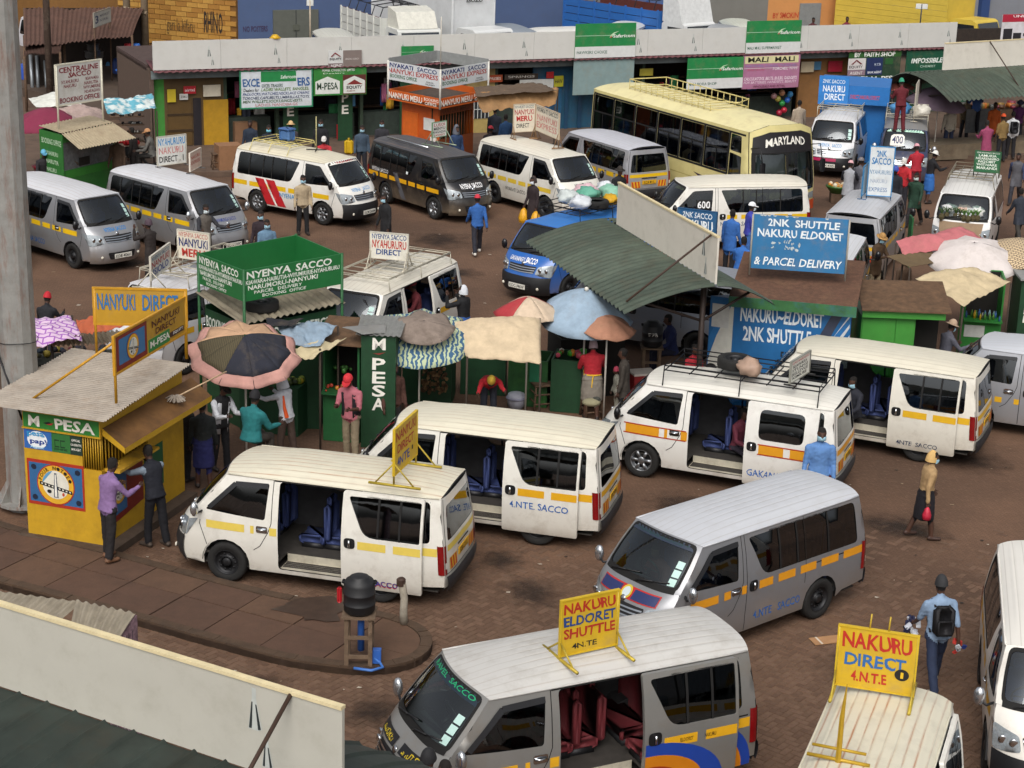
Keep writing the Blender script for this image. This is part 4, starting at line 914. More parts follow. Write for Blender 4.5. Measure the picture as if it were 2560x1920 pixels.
for u,v in((.12,.56),(.69,.56),(.12,.32),(.69,.32)):disc(r,'painted_heart',u*W,v*H,.035*W,.022*H,'#1a2238',f1,.006,9)
sd_=lambda u,v,o=0:Vector((W+.004+o,u,v))
poly(r,'painted_panel',[(.10,.12*H),(.10,.55*H),(1.3,.55*H),(1.3,.18*H)],'#7a2418',sd_,.002);poly(r,'painted_panel',[(.16,.18*H),(.16,.52*H),(.75,.52*H),(.75,.2*H)],'#31618f',sd_,.004);emblem(r,.52,.36*H,.2,sd_,False);poly(r,'painted_panel',[(1.35,.2*H),(1.35,.55*H),(2.0,.55*H),(2.0,.2*H)],'#1f5a34',sd_,.002)
ZR=H+.12
IRON=M('#a0968a',.6,.25,var=.18,scale=2.5,dirt=.5,dirtcol='#7a6248')
for k in range(3):
 a,b=-.32+(D+.1)*k/3,-.32+(D+.1)*(k+1)/3+.06
 mb=MB();corr(mb,(-.62,a,ZR+.05*a),(-.62,b,ZR+.05*b+.01),(W+.28,a,ZR+.05*a),(W+.28,b,ZR+.05*b+.01),13,.016,3);mb.build('roof_sheet',IRON,r,True)
mb=MB();
for z in(0,-.035):mb.add([(W+.02,.05,H*.93+z),(W+.02,D+.3,H*.93+z),(W+.52,D+.1,H*.83+z),(W+.52,-.12,H*.83+z)],[(0,1,2,3)])
mb.build('awning',M('#6b4a26',.7,var=.35,scale=2.2,dirt=.6,dirtcol='#3d2817'),r)
mb=MB();mb.add([(W+.52,-.12,H*.83-.09),(W+.52,D+.1,H*.83-.09),(W+.525,D+.1,H*.83+.01),(W+.525,-.12,H*.83+.01)],[(0,1,2,3)]);mb.add([(W+.02,.04,H*.93-.12),(W+.52,-.125,H*.83-.09),(W+.52,-.125,H*.83+.01),(W+.02,.04,H*.93)],[(0,1,2,3)]);mb.build('awning_edge',YK,r)
KZ=ZR+.1+.1
def roofboard(label,p1,p2,zr,y0,y1,bg,lines,panels=(),em=None):
 P1,P2=G(*p1,zr),G(*p2,zr);q,W_=rootline('kiosk_board',P1,P2,zr);tag(q,label,'sign')
 z0,z1=HZ(P1,y0)-zr,HZ(P1,y1)-zr;FY=M('#c08c1c',.5,var=.15,dirt=.3);board(q,W_,z0,z1,bg,'#c08c1c',.02,.035);rects(q,panels,W_,z0,z1);letters(q,lines,W_,z0,z1,.008)
 for u in(0,W_):pole(q,(u,.01,0),(u,.01,z1),.025,FY)
 if em:em(q,W_,z0,z1)
 return q
qb=roofboard('yellow frame board with blue letters on the money kiosk roof, farther board',(242,891),(467,897),KZ,807,722,'#b58a22',[('NANYUKI','#2f6ca3',.03,.40,.42,.48,.03),('DIRECT','#2f6ca3',.53,.40,.40,.48,.03)])
def em2(q,W_,z0,z1):emblem(q,.23*W_,(z0+z1)/2,.2,lambda u,v,o=0:Vector((u,-.01-o,v)),False)
qb=roofboard('yellow board with round emblem and green panel on kiosk roof, nearer board',(292,1008),(467,897),KZ,934,845,'#b58a22',[('NANYUKI','#4a1712',.50,.68,.40,.2,.02),('DIRECT','#4a1712',.55,.45,.30,.18,.02),('M-PESA','#e6e3d8',.47,.12,.28,.2,.04),('EQUITY','#e6e3d8',.80,.13,.15,.1,.03)],[('#7a2418',.01,.02,.42,.96),('#3a6f9f',.05,.16,.35,.72),('#2f7d3a',.45,.02,.30,.36),('#3a1d18',.76,.10,.20,.14)],em2)
b_=empty('kiosk_brace',G(80,998,KZ-.1));tag(b_,'long yellow diagonal bar bracing the kiosk roof board','brace');t_=G(292,1008,KZ);pole(b_,(0,0,0),Vector((t_.x,t_.y,HZ(t_,855)))-Vector(b_.location),.022,M('#c08c1c',.5),'bar')
mp_=empty('mop',G(440,1000,H*.9+.1));tag(mp_,'string mop lying on the brown plywood awning','mop');pole(mp_,(0,0,.05),(.75,.75,.3),.014,M('#b59a7a',.6),'handle')
mb=MB()
for k in range(60):
 a=rnd.uniform(0,6.3);l=rnd.uniform(.1,.2);mb.tube([(0,0,.06),(math.cos(a)*l*.5,math.sin(a)*l*.5,.07),(math.cos(a)*l,math.sin(a)*l,.01)],.011,4)
mb.build('mop_head',M('#8d8276',.9),mp_)
# small stall roof at lower left, hand-washing tank, post
r=empty('iron_sheet_stall',(0,0,0));tag(r,'low stall with grey fibre cement sheet roof behind the near shelter board','stall')
ASB=M('#8b8272',.85,var=.2,scale=4,dirt=.6,dirtcol='#5a4f40',bump=.3)
za=1.95
a,b,c_,d_=G(-90,1520,za),G(160,1610,za-.25),G(-90,1470,za+.12),G(230,1515,za)
q0,q1=G(340,1533,za),G(245,1605,za-.22)
mb=MB();corr(mb,G(-140,1460,za+.12),G(205,1505,za),G(-220,1545,za-.2),G(105,1590,za-.25),13,.022,3);mb.build('roof_sheet',ASB,r,True)
mb=MB();corr(mb,G(190,1500,za+.03),G(340,1533,za),G(170,1610,za-.22),G(275,1640,za-.27),7,.022,3,.03);mb.build('roof_sheet',ASB,r,True)
pA,pB=G(338,1537,za-.03),G(268,1630,za-.3);mb=MB();mb.add([(pA.x,pA.y,0.13),(pB.x,pB.y,.13),(pB.x,pB.y,pB.z),(pA.x,pA.y,pA.z)],[(0,1,2,3)]);solid_sheet(mb.build('side_wall',M('#8a6f78',.7,var=.6,scale=9),r),.03)
for k in range(6):
 pa=pA.lerp(pB,.1+.13*k);mb=MB();mb.box(-.04,.04,-.03,.03,0,1.5);o=mb.build('poster',M(rnd.choice(('#b05a7a','#22222c','#c9c2c8')),.7,var=.3),r);o.location=(pa.x-.03,pa.y-.03,.25)
TANK=M('#1d1d1f',.55,var=.15)
def tank(label,px,py,s=1.0,txt=None):
 p=G(px,py,.13);r=empty('water_tank',p);tag(r,label,'water tank');WD=M('#6b5846',.85,var=.3,bump=.3)
 for sx in(-1,1):
  for sy in(-1,1):mb=MB();mb.box(sx*.17-.03,sx*.17+.03,sy*.15-.03,sy*.15+.03,0,.74*s);mb.build('leg',WD,r)
 for z in(.12,.42):
  mb=MB();mb.box(-.2,.2,-.185,-.15,z*s,z*s+.05);mb.build('rail',WD,r);mb=MB();mb.box(.15,.185,-.2,.2,z*s+.06,z*s+.11);mb.build('rail',WD,r)
 mb=MB();mb.box(-.24,.24,-.22,.22,.74*s,.77*s);mb.build('shelf',WD,r)
 Z=.77*s;mb=MB();mb.lathe([(.18,Z),(.225,Z+.05),(.225,Z+.14),(.235,Z+.15),(.225,Z+.16),(.225,Z+.30),(.235,Z+.31),(.225,Z+.32),(.225,Z+.44),(.20,Z+.50),(.14,Z+.53),(.14,Z+.55),(.10,Z+.57)],22);mb.build('tank',TANK,r,True)
 for sx in(-1,1):mb=MB();mb.cbox((sx*.22,0,Z+.47),(.06,.1,.05),0,0,.015);mb.build('lug',TANK,r)
 return r
r=tank('black plastic hand washing tank on wooden stand at the island tip',898,1652)
MB().tube([(.02,.05,1.0),(.02,.05,.15)],.05,8).build('pipe',M('#2f5fae',.5),r,True)
MB().tube([(.2,-.1,.12),(.3,-.12,.05),(.36,-.25,.03),(.2,-.36,.03),(-.05,-.30,.03)],.022,6).build('hose',M('#3f6fb8',.45),r,True);mb=MB();mb.box(.2,.32,-.12,.0,.02,.22);mb.build('pedal',M('#2f5fae',.5),r)
mb=MB();mb.cbox((-.28,-.05,1.05),(.07,.05,.24),0,0,.02);mb.build('soap_bag',M('#b3222a',.4),r)
r=empty('guard_post',G(1010,1558,.13));tag(r,'short crooked post with peeling black and white paint on island tip','post')
MB().tube([(0,0,0),(-.01,0,.2),(.0,.01,.4),(-.03,0,.62),(-.05,0,.7)],[.065,.06,.058,.06,.062],10).build('post',M('#a39b8c',.8,var=.3,dirt=1.0,dirtcol='#3a2a20',kind='post'),r,True);MB().lathe([(.07,.62),(.07,.72),(.05,.74)],10,Matrix.Translation((-.05,0,0))).build('cap',M('#3d2a20',.7),r)
mb=MB();c=G(800,1520,.1335)
pts=[(c.x+math.cos(a*.33)*(.55+.5*noise.noise(Vector((a*.55,0.3,1)))),c.y+math.sin(a*.33)*(.35+.4*noise.noise(Vector((a*.55,3.3,1)))),.1335)for a in range(19)]
mb.add(pts,[tuple(range(19))]);o=mb.build('puddle',M('#42332a',.5,var=.3));tag(o,'dark wet patch on the paving slabs beside the tank','puddle',None,'structure')
cb=empty('cardboard',G(2075,1600,.01),.3);tag(cb,'flattened brown cardboard strip lying on the paving','cardboard');mb=MB();mb.box(-.3,.3,-.12,.12,0,.012);mb.build('flap',M('#a97f58',.8),cb);mb=MB();mb.box(-.2,-.17,-.121,.121,.012,.016);mb.build('tape',M('#d3c9b8',.5),cb)
# boards on minibus roofs
TY='#c9a821'
roof_sign('yellow board reading nanyuki direct on the rusty cream minibus',(986,1217),(1041,1163),1.96,1188,1077,'#c9a41f',[('NANYUKI','#a8281c',.06,.70,.90,.22,.03),('DIRECT','#a8281c',.12,.42,.74,.20,.03),('4NTE','#2a3f8a',.10,.12,.56,.2,.03),('1','#141414',.76,.22,.06,.1,.03)],TY)
roof_sign('yellow board reading nakuru eldoret shuttle on the nearest silver minibus',(1400,1652),(1540,1621),2.0,1640,1505,'#c9a41f',[('NAKURU','#a8281c',.04,.74,.92,.20,.05),('ELDORET','#1f3f7a',.04,.51,.92,.19,.05),('SHUTTLE','#a8281c',.04,.28,.92,.19,.05),('4N.TE','#1a1a1a',.20,.08,.44,.10,.02)],TY)
roof_sign('yellow board reading nakuru direct on the cream minibus at lower right',(2086,1719),(2280,1750),1.96,1708,1564,'#c9a41f',[('NAKURU','#b3261c',.05,.66,.90,.27,.06),('DIRECT','#2a62a0',.10,.36,.80,.22,.06),('4.N.T.E','#b3261c',.19,.10,.46,.18,.05)],TY)
rt=RSL[0];WW=RSL[1];disc(rt,'number_disc',WW*.84,.30,.085,.075,'#141414',lambda u,v,o=0:Vector((u,-.004-o,v)),.002);text(rt,'1',YEL,WW*.84-.015,.26,.035,.08,lambda u,v,o:Vector((u,-.01-o,v)),.05)
for k in(.38,.62):pole(rt,(k*WW,.01,.8),(k*WW+.01,.01,1.02),.01,M('#b89a2a',.5),'spike')
roof_sign('white board reading nyahururu direct on the silver minibus',(395,421),(466,412),1.96,414,344,'#d3d4cf',[('NYAHURURU','#2f86c0',.03,.68,.94,.26,.03),('NAKURU','#c07a78',.05,.38,.86,.24,.01),('DIRECT . 1','#1c1c1c',.06,.08,.84,.22,.03)],'#b9b4a6',legc='#6a6a6a',legs='L')
roof_sign('small faded pink board behind the nyahururu board',(476,436),(503,421),1.96,428,384,'#cdb3a4',[('NAKURU','#b5685a',.1,.6,.8,.2),('EXPRESS','#b5685a',.1,.3,.8,.2)],'#cfc6b8',legc='#6a6a6a',legs='L')
roof_sign('white board reading nyenya sacco nyahururu direct on the rack',(926,664),(1019,672),2.08,643,580,'#d9d6ca',[('NYENYA SACCO','#1f3f7a',.04,.76,.92,.2,.02),('NYAHURURU','#b3261e',.04,.40,.92,.32,.03),('DIRECT','#1f3f7a',.16,.14,.68,.23,.04)],'#c9c4b6',legc='#c9c2b0')
roof_sign('white board reading nanyuki isiolo on the rack',(379,722),(427,684),2.06,700,643,'#d3d2c8',[('NYENYA SACCO','#3a6f8f',.06,.76,.88,.16,.01),('NANYUKI','#a82a2a',.05,.44,.9,.28,.03),('ISIOLO','#24408a',.1,.1,.8,.3,.03)],'#c9c4b6',legc='#c9c2b0')
roof_sign('white board reading nanyuki meru on the rack, half hidden by green kiosk',(446,660),(524,672),2.06,642,574,'#d9d2c0',[('NYENYA SACCO','#b8605a',.04,.78,.92,.17,.01),('NANYUKI','#24306a',.04,.42,.92,.32,.04),('MERU','#b3362c',.12,.06,.76,.3,.04)],'#c9c4b6',legc='#c9c2b0')
roof_sign('cream board reading nanyuki meru direct, left of an angled pair',(1283,349),(1336,346),1.96,330,262,'#d6cfbd',[('NYAKATI SACCO','#3a5a6a',.04,.86,.9,.1,.01),('NANYUKI','#a3262c',.04,.62,.9,.2,.03),('MERU','#b01c22',.12,.38,.74,.2,.05),('DIRECT','#22282a',.14,.14,.6,.16,.02)],'#b9a890',legc='#8a6a4a',foot=.2)
roof_sign('cream board reading nanyuki express, right of an angled pair',(1338,347),(1395,372),1.96,324,262,'#d6cfbd',[('NYAKATI SACCO','#22282a',.04,.78,.92,.18,.02),('NANYUKI','#c47a74',.08,.44,.84,.24,.02),('EXPRESS','#c47a74',.06,.14,.86,.24,.02)],'#b9a890',legc='#8a6a4a',foot=.2)
roof_sign('small white board reading menyu on the black minibus',(1081,366),(1115,360),1.96,344,308,'#d8d8d2',[('LUSOI','#a3262c',.1,.72,.8,.2,.03),('MENYU','#1c1c1c',.08,.46,.84,.2,.03),('RAGHDAI','#1c1c1c',.06,.24,.88,.18,.03),('UWASO','#a3262c',.1,.04,.8,.14,.02)],'#6a8a6a',legc='#8a9a86')
roof_sign('tall blue framed board reading 2nk sacco express',(2166,496),(2226,500),1.96,487,366,'#d3d8da',[('2NK','#2f76ad',.28,.80,.42,.13,.04),('SACCO','#2f76ad',.1,.64,.8,.14,.04),('NYAHURURU','#5f86a8',.04,.44,.9,.09,.01),('NAKURU','#9aa6b8',.1,.26,.7,.08,.01),('EXPRESS','#5f7fa8',.06,.08,.76,.09,.01)],'#2f86c0',legc='#2f5f86',legs='L')
roof_sign('blue framed board seen almost edge on beside the tall board',(2154,500),(2174,478),1.96,489,418,'#9fb6c4',[],'#2f6f9a',legc='#2f5f86',legs='L')
roof_sign('dark green board listing villages on the white minibus with wire rack',(2433,440),(2496,445),2.1,427,377,'#22603c',[('GAKANANGO SACCO','#d8e0d4',.06,.90,.9,.08,.01),('LAMURIA','#e6ece2',.14,.74,.7,.12,.03),('NGARENGIRO','#e6ece2',.04,.59,.9,.12,.03),('NGOBIT','#e6ece2',.14,.44,.7,.12,.03),('WITHARE','#e6ece2',.08,.29,.8,.12,.03),('MARANDI','#e6ece2',.1,.12,.8,.13,.03)],'#1c5a34',legc='#3a3a36',legs='L')
roof_sign('white board listing villages on the wire rack with the spare tyre',(1975,966),(2022,936),2.12,958,906,'#d8d8cf',[('GAKANANGO','#b3464a',.05,.82,.88,.12,.01),('KIAWARA','#1c1c1c',.1,.63,.72,.14,.03),('ITI.NGI','#1c1c1c',.08,.45,.8,.14,.02),('BELLEVUE','#1c1c1c',.06,.27,.84,.14,.03),('KIMURI','#1c1c1c',.1,.08,.72,.14,.03)],'#8a8a80',legc='#2a2a2a',legs='L')
roof_sign('narrow white board seen edge on above the grey minibus',(2284,305),(2290,292),1.98,290,212,'#d6d2c8',[],'#a9a294',legc='#c9c2b0',legs='L')
p=G(2095,1905,1.96);r=empty('sign_stand',p,-.35);tag(r,'empty yellow sign stand with tall spike on cream minibus roof','sign stand');SY=M('#b8952a',.5,.3,dirt=.5,dirtcol='#6a4a24')
pole(r,(-.35,0,.03),(.35,0,.03),.022,SY,'foot_bar');pole(r,(-.3,0,.16),(.3,0,.16),.018,SY,'rail');MB().tube([(0,0,0),(0,0,.55),(.02,.02,.95)],[.035,.03,.006],6).build('spike',SY,r)
# people
PM={}
def capsule(mb,p0,p1,r0,r1,sx=1.0,ax=Vector((0,1,0)),n=10):
 p0,p1=Vector(p0),Vector(p1);t=(p1-p0).normalized();u=(ax-t*ax.dot(t)).normalized();v=t.cross(u);rings=[]
 for k in(-80,-45,0):a=R(k);rings.append((p0+t*math.sin(a)*r0,r0*math.cos(a)))
 for k in(0,45,80):a=R(k);rings.append((p1+t*math.sin(a)*r1,r1*math.cos(a)))
 vs=[c+(u*math.cos(2*math.pi*k/n)*sx+v*math.sin(2*math.pi*k/n))*r for c,r in rings for k in range(n)]
 fs=[(i*n+k,i*n+(k+1)%n,(i+1)*n+(k+1)%n,(i+1)*n+k)for i in range(5)for k in range(n)]+[tuple(range(n-1,-1,-1)),tuple(5*n+k for k in range(n))]
 mb.add(vs,fs)
def stack(mb,rings,n=14):
 vs=[Vector(c)+Vector((math.cos(2*math.pi*k/n)*a,math.sin(2*math.pi*k/n)*b,0))for c,a,b in rings for k in range(n)]
 fs=[(i*n+k,i*n+(k+1)%n,(i+1)*n+(k+1)%n,(i+1)*n+k)for i in range(len(rings)-1)for k in range(n)]+[tuple(range(n-1,-1,-1)),tuple((len(rings)-1)*n+k for k in range(n))]
 mb.add(vs,fs)
POSES={'stand':(2,5,(4,8,12),(6,9,15),(3,2),(-2,4)),'folded':(0,5,(28,10,105),(26,12,110),(3,2),(-2,3)),'phone':(4,30,(22,8,82),(24,8,86),(6,6),(-3,4)),'walk':(5,5,(28,9,25),(-24,9,18),(-24,12),(26,10)),'hold':(6,18,(30,12,75),(42,14,70),(4,3),(-4,6)),'reach':(10,10,(78,14,35),(60,14,60),(10,10),(-6,4)),'bend':(72,20,(78,14,12),(70,16,15),(12,14),(4,10)),'sit':(8,8,(32,12,60),(34,12,62),(84,84),(80,82)),'stroll':(4,5,(14,9,25),(-12,9,18),(-12,10),(13,6)),'point':(3,0,(10,8,20),(12,88,5),(4,3),(-3,4)),'phoneup':(4,-6,(70,26,105),(60,18,100),(5,4),(-4,5)),'gesture':(3,8,(30,30,60),(22,14,80),(4,3),(-4,5))}
def pose_mesh(pose,wear,sleeve,fat=1.0):
 key=(pose,wear,sleeve,fat)
 if key in PM:return PM[key]
 lean,headp,aL,aR,lL,lR=POSES[pose];zp=.93;bones=[];mb=MB()
 if pose=='sit':zp=.52
 rot=Matrix.Rotation(R(lean),4,'Y');T=Matrix.Translation((0,0,zp))@rot;tp=lambda x,y,z:(T@Vector((x,y,z)))
 f=fat
 def ring(z,a,b,x=0.0):return[tp(x+math.cos(2*math.pi*k/14)*a,math.sin(2*math.pi*k/14)*b,z)for k in range(14)]
 low={'coat':-.30,'shirt':-.07,'skirt':-.04}[wear]
 rr=[(low,.142*f,.20*f),(0,.126*f,.183*f),(.12,.112*f,.158*f),(.25,.118*f,.17*f),(.38,.125*f,.195*f),(.47,.105*f,.19*f),(.53,.07,.10)]
 vs=[p for z,a,b in rr for p in ring(z,a,b)];n=14
 mb.add(vs,[(i*n+k,i*n+(k+1)%n,(i+1)*n+(k+1)%n,(i+1)*n+k)for i in range(len(rr)-1)for k in range(n)]+[tuple(range(n-1,-1,-1)),tuple((len(rr)-1)*n+k for k in range(n))])
 bones.append((tp(0,0,-.02),tp(0,0,.47),.15,1))
 if wear=='coat':bones.append((tp(0,0,-.30),tp(0,0,0),.16,1))
 neck0,neck1=tp(0,0,.50),tp(.02,0,.60);capsule(mb,neck0,neck1,.055,.052);bones.append((neck0+(neck1-neck0)*.45,neck1,.05,0))
 HM=T@Matrix.Translation((.02,0,.60))@Matrix.Rotation(R(headp-lean*.55),4,'Y');hp=lambda x,y,z:HM@Vector((x,y,z))
 hv=[]
 for z,a,b,x in((-.02,.045,.045,.015),(.02,.075,.06,.02),(.06,.092,.070,.015),(.11,.098,.076,.005),(.16,.095,.075,-.005),(.20,.075,.06,-.01),(.222,.035,.03,-.01)):
  hv+=[hp(x+math.cos(2*math.pi*k/14)*a,math.sin(2*math.pi*k/14)*b,z)for k in range(14)]
 mb.add(hv,[(i*n+k,i*n+(k+1)%n,(i+1)*n+(k+1)%n,(i+1)*n+k)for i in range(6)for k in range(n)]+[tuple(range(n-1,-1,-1)),tuple(6*n+k for k in range(n))])
 capsule(mb,hp(.10,0,.10),hp(.118,0,.07),.011,.017)
 for s in(-1,1):capsule(mb,hp(0,s*.078,.09),hp(-.005,s*.08,.12),.018,.02,.5)
 bones.append((hp(0,0,.04),hp(0,0,.17),.09,0))
 hands=[]
 for s,(fw,out,el)in((1,aL),(-1,aR)):
  sh=tp(0,s*.185*min(f,1.1),.43);d=Vector((math.sin(R(fw)),s*math.sin(R(out))*math.cos(R(fw)*.5),-math.cos(R(fw))*math.cos(R(out)))).normalized();d=(Matrix.Rotation(R(lean*(.0 if pose=='bend' else 1)),3,'Y')@d)
  e=sh+d*.29;side_=Vector((0,1,0));q=Matrix.Rotation(-R(el),3,side_);d2=q@d;inw={'folded':.75,'phone':.42,'hold':.30,'phoneup':.45}.get(pose,0.05);d2=(d2+Vector((0,-s*inw,0))).normalized()
  w_=e+d2*.25
  capsule(mb,sh,e,.060*f,.049*f);capsule(mb,e,w_,.048 if sleeve=='long' else .041,.038 if sleeve=='long' else .030);capsule(mb,tp(0,s*.12,.45),sh,.06,.056)
  bones.append((sh,e,.06,6 if True else 1));bones.append((e,w_,.04,6 if sleeve=='long' else 0));bones.append((w_-d2*.01,w_+d2*.07,.03,0));hands.append((w_,d2,s))
  capsule(mb,w_,w_+d2*.05,.03,.034,.55,Vector((0,0,1)))
 for s,(fw,kn)in((1,lL),(-1,lR)):
  hpx=Vector((0,s*.09,zp-.02));d=Vector((math.sin(R(fw)),s*.03,-math.cos(R(fw)))).normalized();k_=hpx+d*(.42);d2=Matrix.Rotation(R(kn),3,'Y')@d;an=k_+d2*.42
  tk=0 if wear=='skirt' else .010;capsule(mb,hpx,k_,.090*f,.064+tk);capsule(mb,k_,an,.064+tk,.047+tk*1.5)
  leg=0 if wear=='skirt' else 2
  bones.append((hpx,k_,.08,2));bones.append((k_,an,.05,leg));fd=Vector((1,s*.15,0)).normalized();h=an+Vector((-.05,0,-.045));t_=an+fd*.16+Vector((0,0,-.055))
  capsule(mb,h,t_,.042,.038,1.2,Vector((0,1,0)));bones.append((h,t_,.045,3));
 if wear=='skirt' and pose!='sit':
  lo=.42;stack(mb,[((0,0,lo),.17*f,.21*f),((0,0,.62),.165*f,.21*f),((0,0,.82),.15*f,.195*f),((0,0,.93),.125*f,.175*f)]);bones.append((Vector((0,0,lo)),Vector((0,0,.90)),.18,2))
 me=mb.mesh('tmp');o=bpy.data.objects.new('tmp',me);TMP.collection.objects.link(o)
 md=o.modifiers.new('r','REMESH');md.mode='VOXEL';md.voxel_size=.019;m2=o.modifiers.new('s','SMOOTH');m2.factor=.5;m2.iterations=3
 TMP.view_layers[0].update();dg=TMP.view_layers[0].depsgraph;ev=o.evaluated_get(dg).to_mesh()
 V=[v.co.copy()for v in ev.vertices];Fc=[tuple(p.vertices)for p in ev.polygons];o.evaluated_get(dg).to_mesh_clear();bpy.data.objects.remove(o);bpy.data.meshes.remove(me)
 zmin=min(v.z for v in V);HI=HM.inverted();mats=[]
 for fc in Fc:
  c=sum((V[i]for i in fc),Vector())/len(fc);best=None
  for a,b,r_,lab in bones:
   ab=b-a;t=max(0,min(1,(c-a).dot(ab)/ab.length_squared));dd=(c-a-ab*t).length/r_
   if best is None or dd<best[0]:best=(dd,lab,t)
  lab=best[1]
  if lab==0:
   q=HI@c
   if-.05<q.z<.3 and abs(q.y)<.1 and(q.z>.165 or(q.x<.02-(q.z<.06)*.04 and q.z>.03)):lab=4
  if wear=='coat' and lab==2 and c.z>zp-.28 and pose not in('sit',):lab=1
  mats.append(lab)
 NV=[Vector()for _ in V];CL=[0]*len(V)
 for fc,m_ in zip(Fc,mats):
  nn=(V[fc[1]]-V[fc[0]]).cross(V[fc[2]]-V[fc[0]]).normalized()
  for i in fc:
   NV[i]+=nn
   if m_ in(1,2,6):CL[i]+=1
 for i,v in enumerate(V):
  if CL[i]>=3:V[i]=v+NV[i].normalized()*(.010*noise.noise(Vector((v.x*9,v.y*9,v.z*5)))+.007*noise.noise(Vector((v.x*16,v.y*16,v.z*24+3)))+.003)
 mb2=MB();mb2.add(V,Fc);mb2.m=mats
 for w_,d2,s in hands:
  u=Vector((0,1,0));u=(u-d2*u.dot(d2)).normalized();nn=d2.cross(u);c0=w_+d2*.075
  for k,ln in enumerate((.055,.065,.06,.048)):
   b0=c0+nn*((k-1.5)*.017);b1=b0+d2*ln*.6+u*(-s)*.006;b2=b1+d2*ln*.35+u*(-s)*.02;mb2.tube([b0-d2*.02,b1,b2],[.0095,.0085,.007],5,0)
  mb2.tube([w_+d2*.02+nn*.02,w_+d2*.05+nn*.05,w_+d2*.085+nn*.055],[.012,.010,.008],5,0)
 for s in(-1,1):mb2.ball(hp(.098,s*.033,.113),.013,6,5,(.6,1,.7))
 mb2.v=[(v[0],v[1],v[2]-zmin)for v in mb2.v]
 M2=mb2.mesh('body',True);HMz=Matrix.Translation((0,0,-zmin))@HM
 chest=Matrix.Translation((0,0,-zmin))@T
 hw=[(Vector(w_)+d2*.1-Vector((0,0,zmin)))for w_,d2,s in hands]
 top=max(v.z for v in V)-zmin
 PM[key]=(M2,HMz,chest,hw,top);return PM[key]
SKIN=M('#4a3024',.6,var=.1,scale=12);HAIR=M('#17120f',.9,var=.2);EYE=M('#120d0b',.3);MASKC=M('#8fc0d6',.7,var=.05)
def acc(par,HM,kind,c):
 mb=MB();q=lambda x,y,z:HM@Vector((x,y,z));m_=M(c,.8,var=.1,scale=14,bump=.2)
 def dome(z0,ra,rb,zt,x0=0.0,n=14,k_=6):
  vs=[]
  for i in range(k_+1):
   a=i/k_*math.pi/2
   for k in range(n):t=2*math.pi*k/n;vs.append(q(x0+math.cos(t)*ra*math.cos(a),math.sin(t)*rb*math.cos(a),z0+(zt-z0)*math.sin(a)))
  mb.add(vs,[(i*n+k,i*n+(k+1)%n,(i+1)*n+(k+1)%n,(i+1)*n+k)for i in range(k_)for k in range(n)])
 nm=kind
 if kind=='cap':
  dome(.135,.110,.092,.245,-.005);mb.add([q(.06+.13*math.cos(a),.085*math.sin(a),.14-.02*math.cos(a))for a in[R(-90+18*k)for k in range(11)]]+[q(.06+.13*math.cos(a),.085*math.sin(a),.128-.02*math.cos(a))for a in[R(-90+18*k)for k in range(11)]],[tuple(range(11)),tuple(range(21,10,-1))]+[(k,k+1,k+12,k+11)for k in range(10)])
 elif kind=='hat':
  dome(.15,.105,.09,.26,-.005);vs=[]
  for r1,z in((.10,.155),(.17,.135),(.165,.125),(.1,.145)):vs+=[q(r1*math.cos(2*math.pi*k/16),r1*.9*math.sin(2*math.pi*k/16),z)for k in range(16)]
  mb.add(vs,[(i*16+k,i*16+(k+1)%16,((i+1)%4)*16+(k+1)%16,((i+1)%4)*16+k)for i in range(4)for k in range(16)])
 elif kind=='beanie':dome(.10,.112,.094,.265,-.005);nm='knitted_hat'
 elif kind=='scarf':dome(.02,.118,.10,.245,-.03,14,8);nm='head_scarf'
 elif kind=='hood':dome(-.06,.135,.12,.275,-.035,14,8)
 elif kind=='mask':
  vs=[]
  for z,k2 in((.085,.0),(.06,.022),(.03,.016),(.0,-.006)):
   vs+=[q((.092+k2)*math.cos(R(a))+.012,.082*math.sin(R(a)),z)for a in range(-75,76,15)]
  mb.add(vs,[(i*11+k,i*11+k+1,(i+1)*11+k+1,(i+1)*11+k)for i in range(3)for k in range(10)])
 return mb.build(nm,m_,par,True)
def person(label,hx,hy,hd,pose='stand',shirt='#555',trou='#222',wear='shirt',sleeve='long',shoes='#2a211c',caps=(),h=1.70,z=0.0,mask=None,sleevec=None,fat=1.0,extra=None):
 me,HM,CH,hw,top=pose_mesh(pose,wear,sleeve,fat);s=h/1.755
 P=G(hx,hy,z+top*s);hd=R(hd)
 off=Matrix.Rotation(hd,3,'Z')@(HM.to_translation()*s);P=P-Vector((off.x,off.y,0))
 r=empty('person',(P.x,P.y,z),hd);r.scale=(s,s,s);tag(r,label,'person','people around the terminus')
 SH=M(shirt,.85,var=.16,scale=9,bump=.35,bscale=14);TR=M(trou,.85,var=.14,scale=9,bump=.35,bscale=12);SL=M(sleevec,.85,var=.16,scale=9,bump=.3,bscale=14)if sleevec else SH
 put('body',me,[SKIN,SH,TR,M(shoes,.6),HAIR,EYE,SL],r)
 for k,c in caps:acc(r,HM,k,c)
 if mask:acc(r,HM,'mask',mask)
 if extra:extra(r,CH,hw,HM)
 return r
def pack(c):
 def f(r,CH,hw,HM):
  o=MB();o.cbox((-.20,0,.24),(.17,.31,.44),0,0,.06);o.cbox((-.29,0,.16),(.06,.24,.22),0,0,.025);m_=o.build('backpack',M(c,.7,bump=.3),r,True);m_.matrix_local=CH
  for s in(-1,1):q=MB().tube([(-.11,s*.10,.42),(0,s*.12,.50),(.12,s*.11,.40),(.11,s*.13,.15),(-.1,s*.15,.05)],.018,5).build('strap',M(c,.7),r);q.matrix_local=CH
 return f
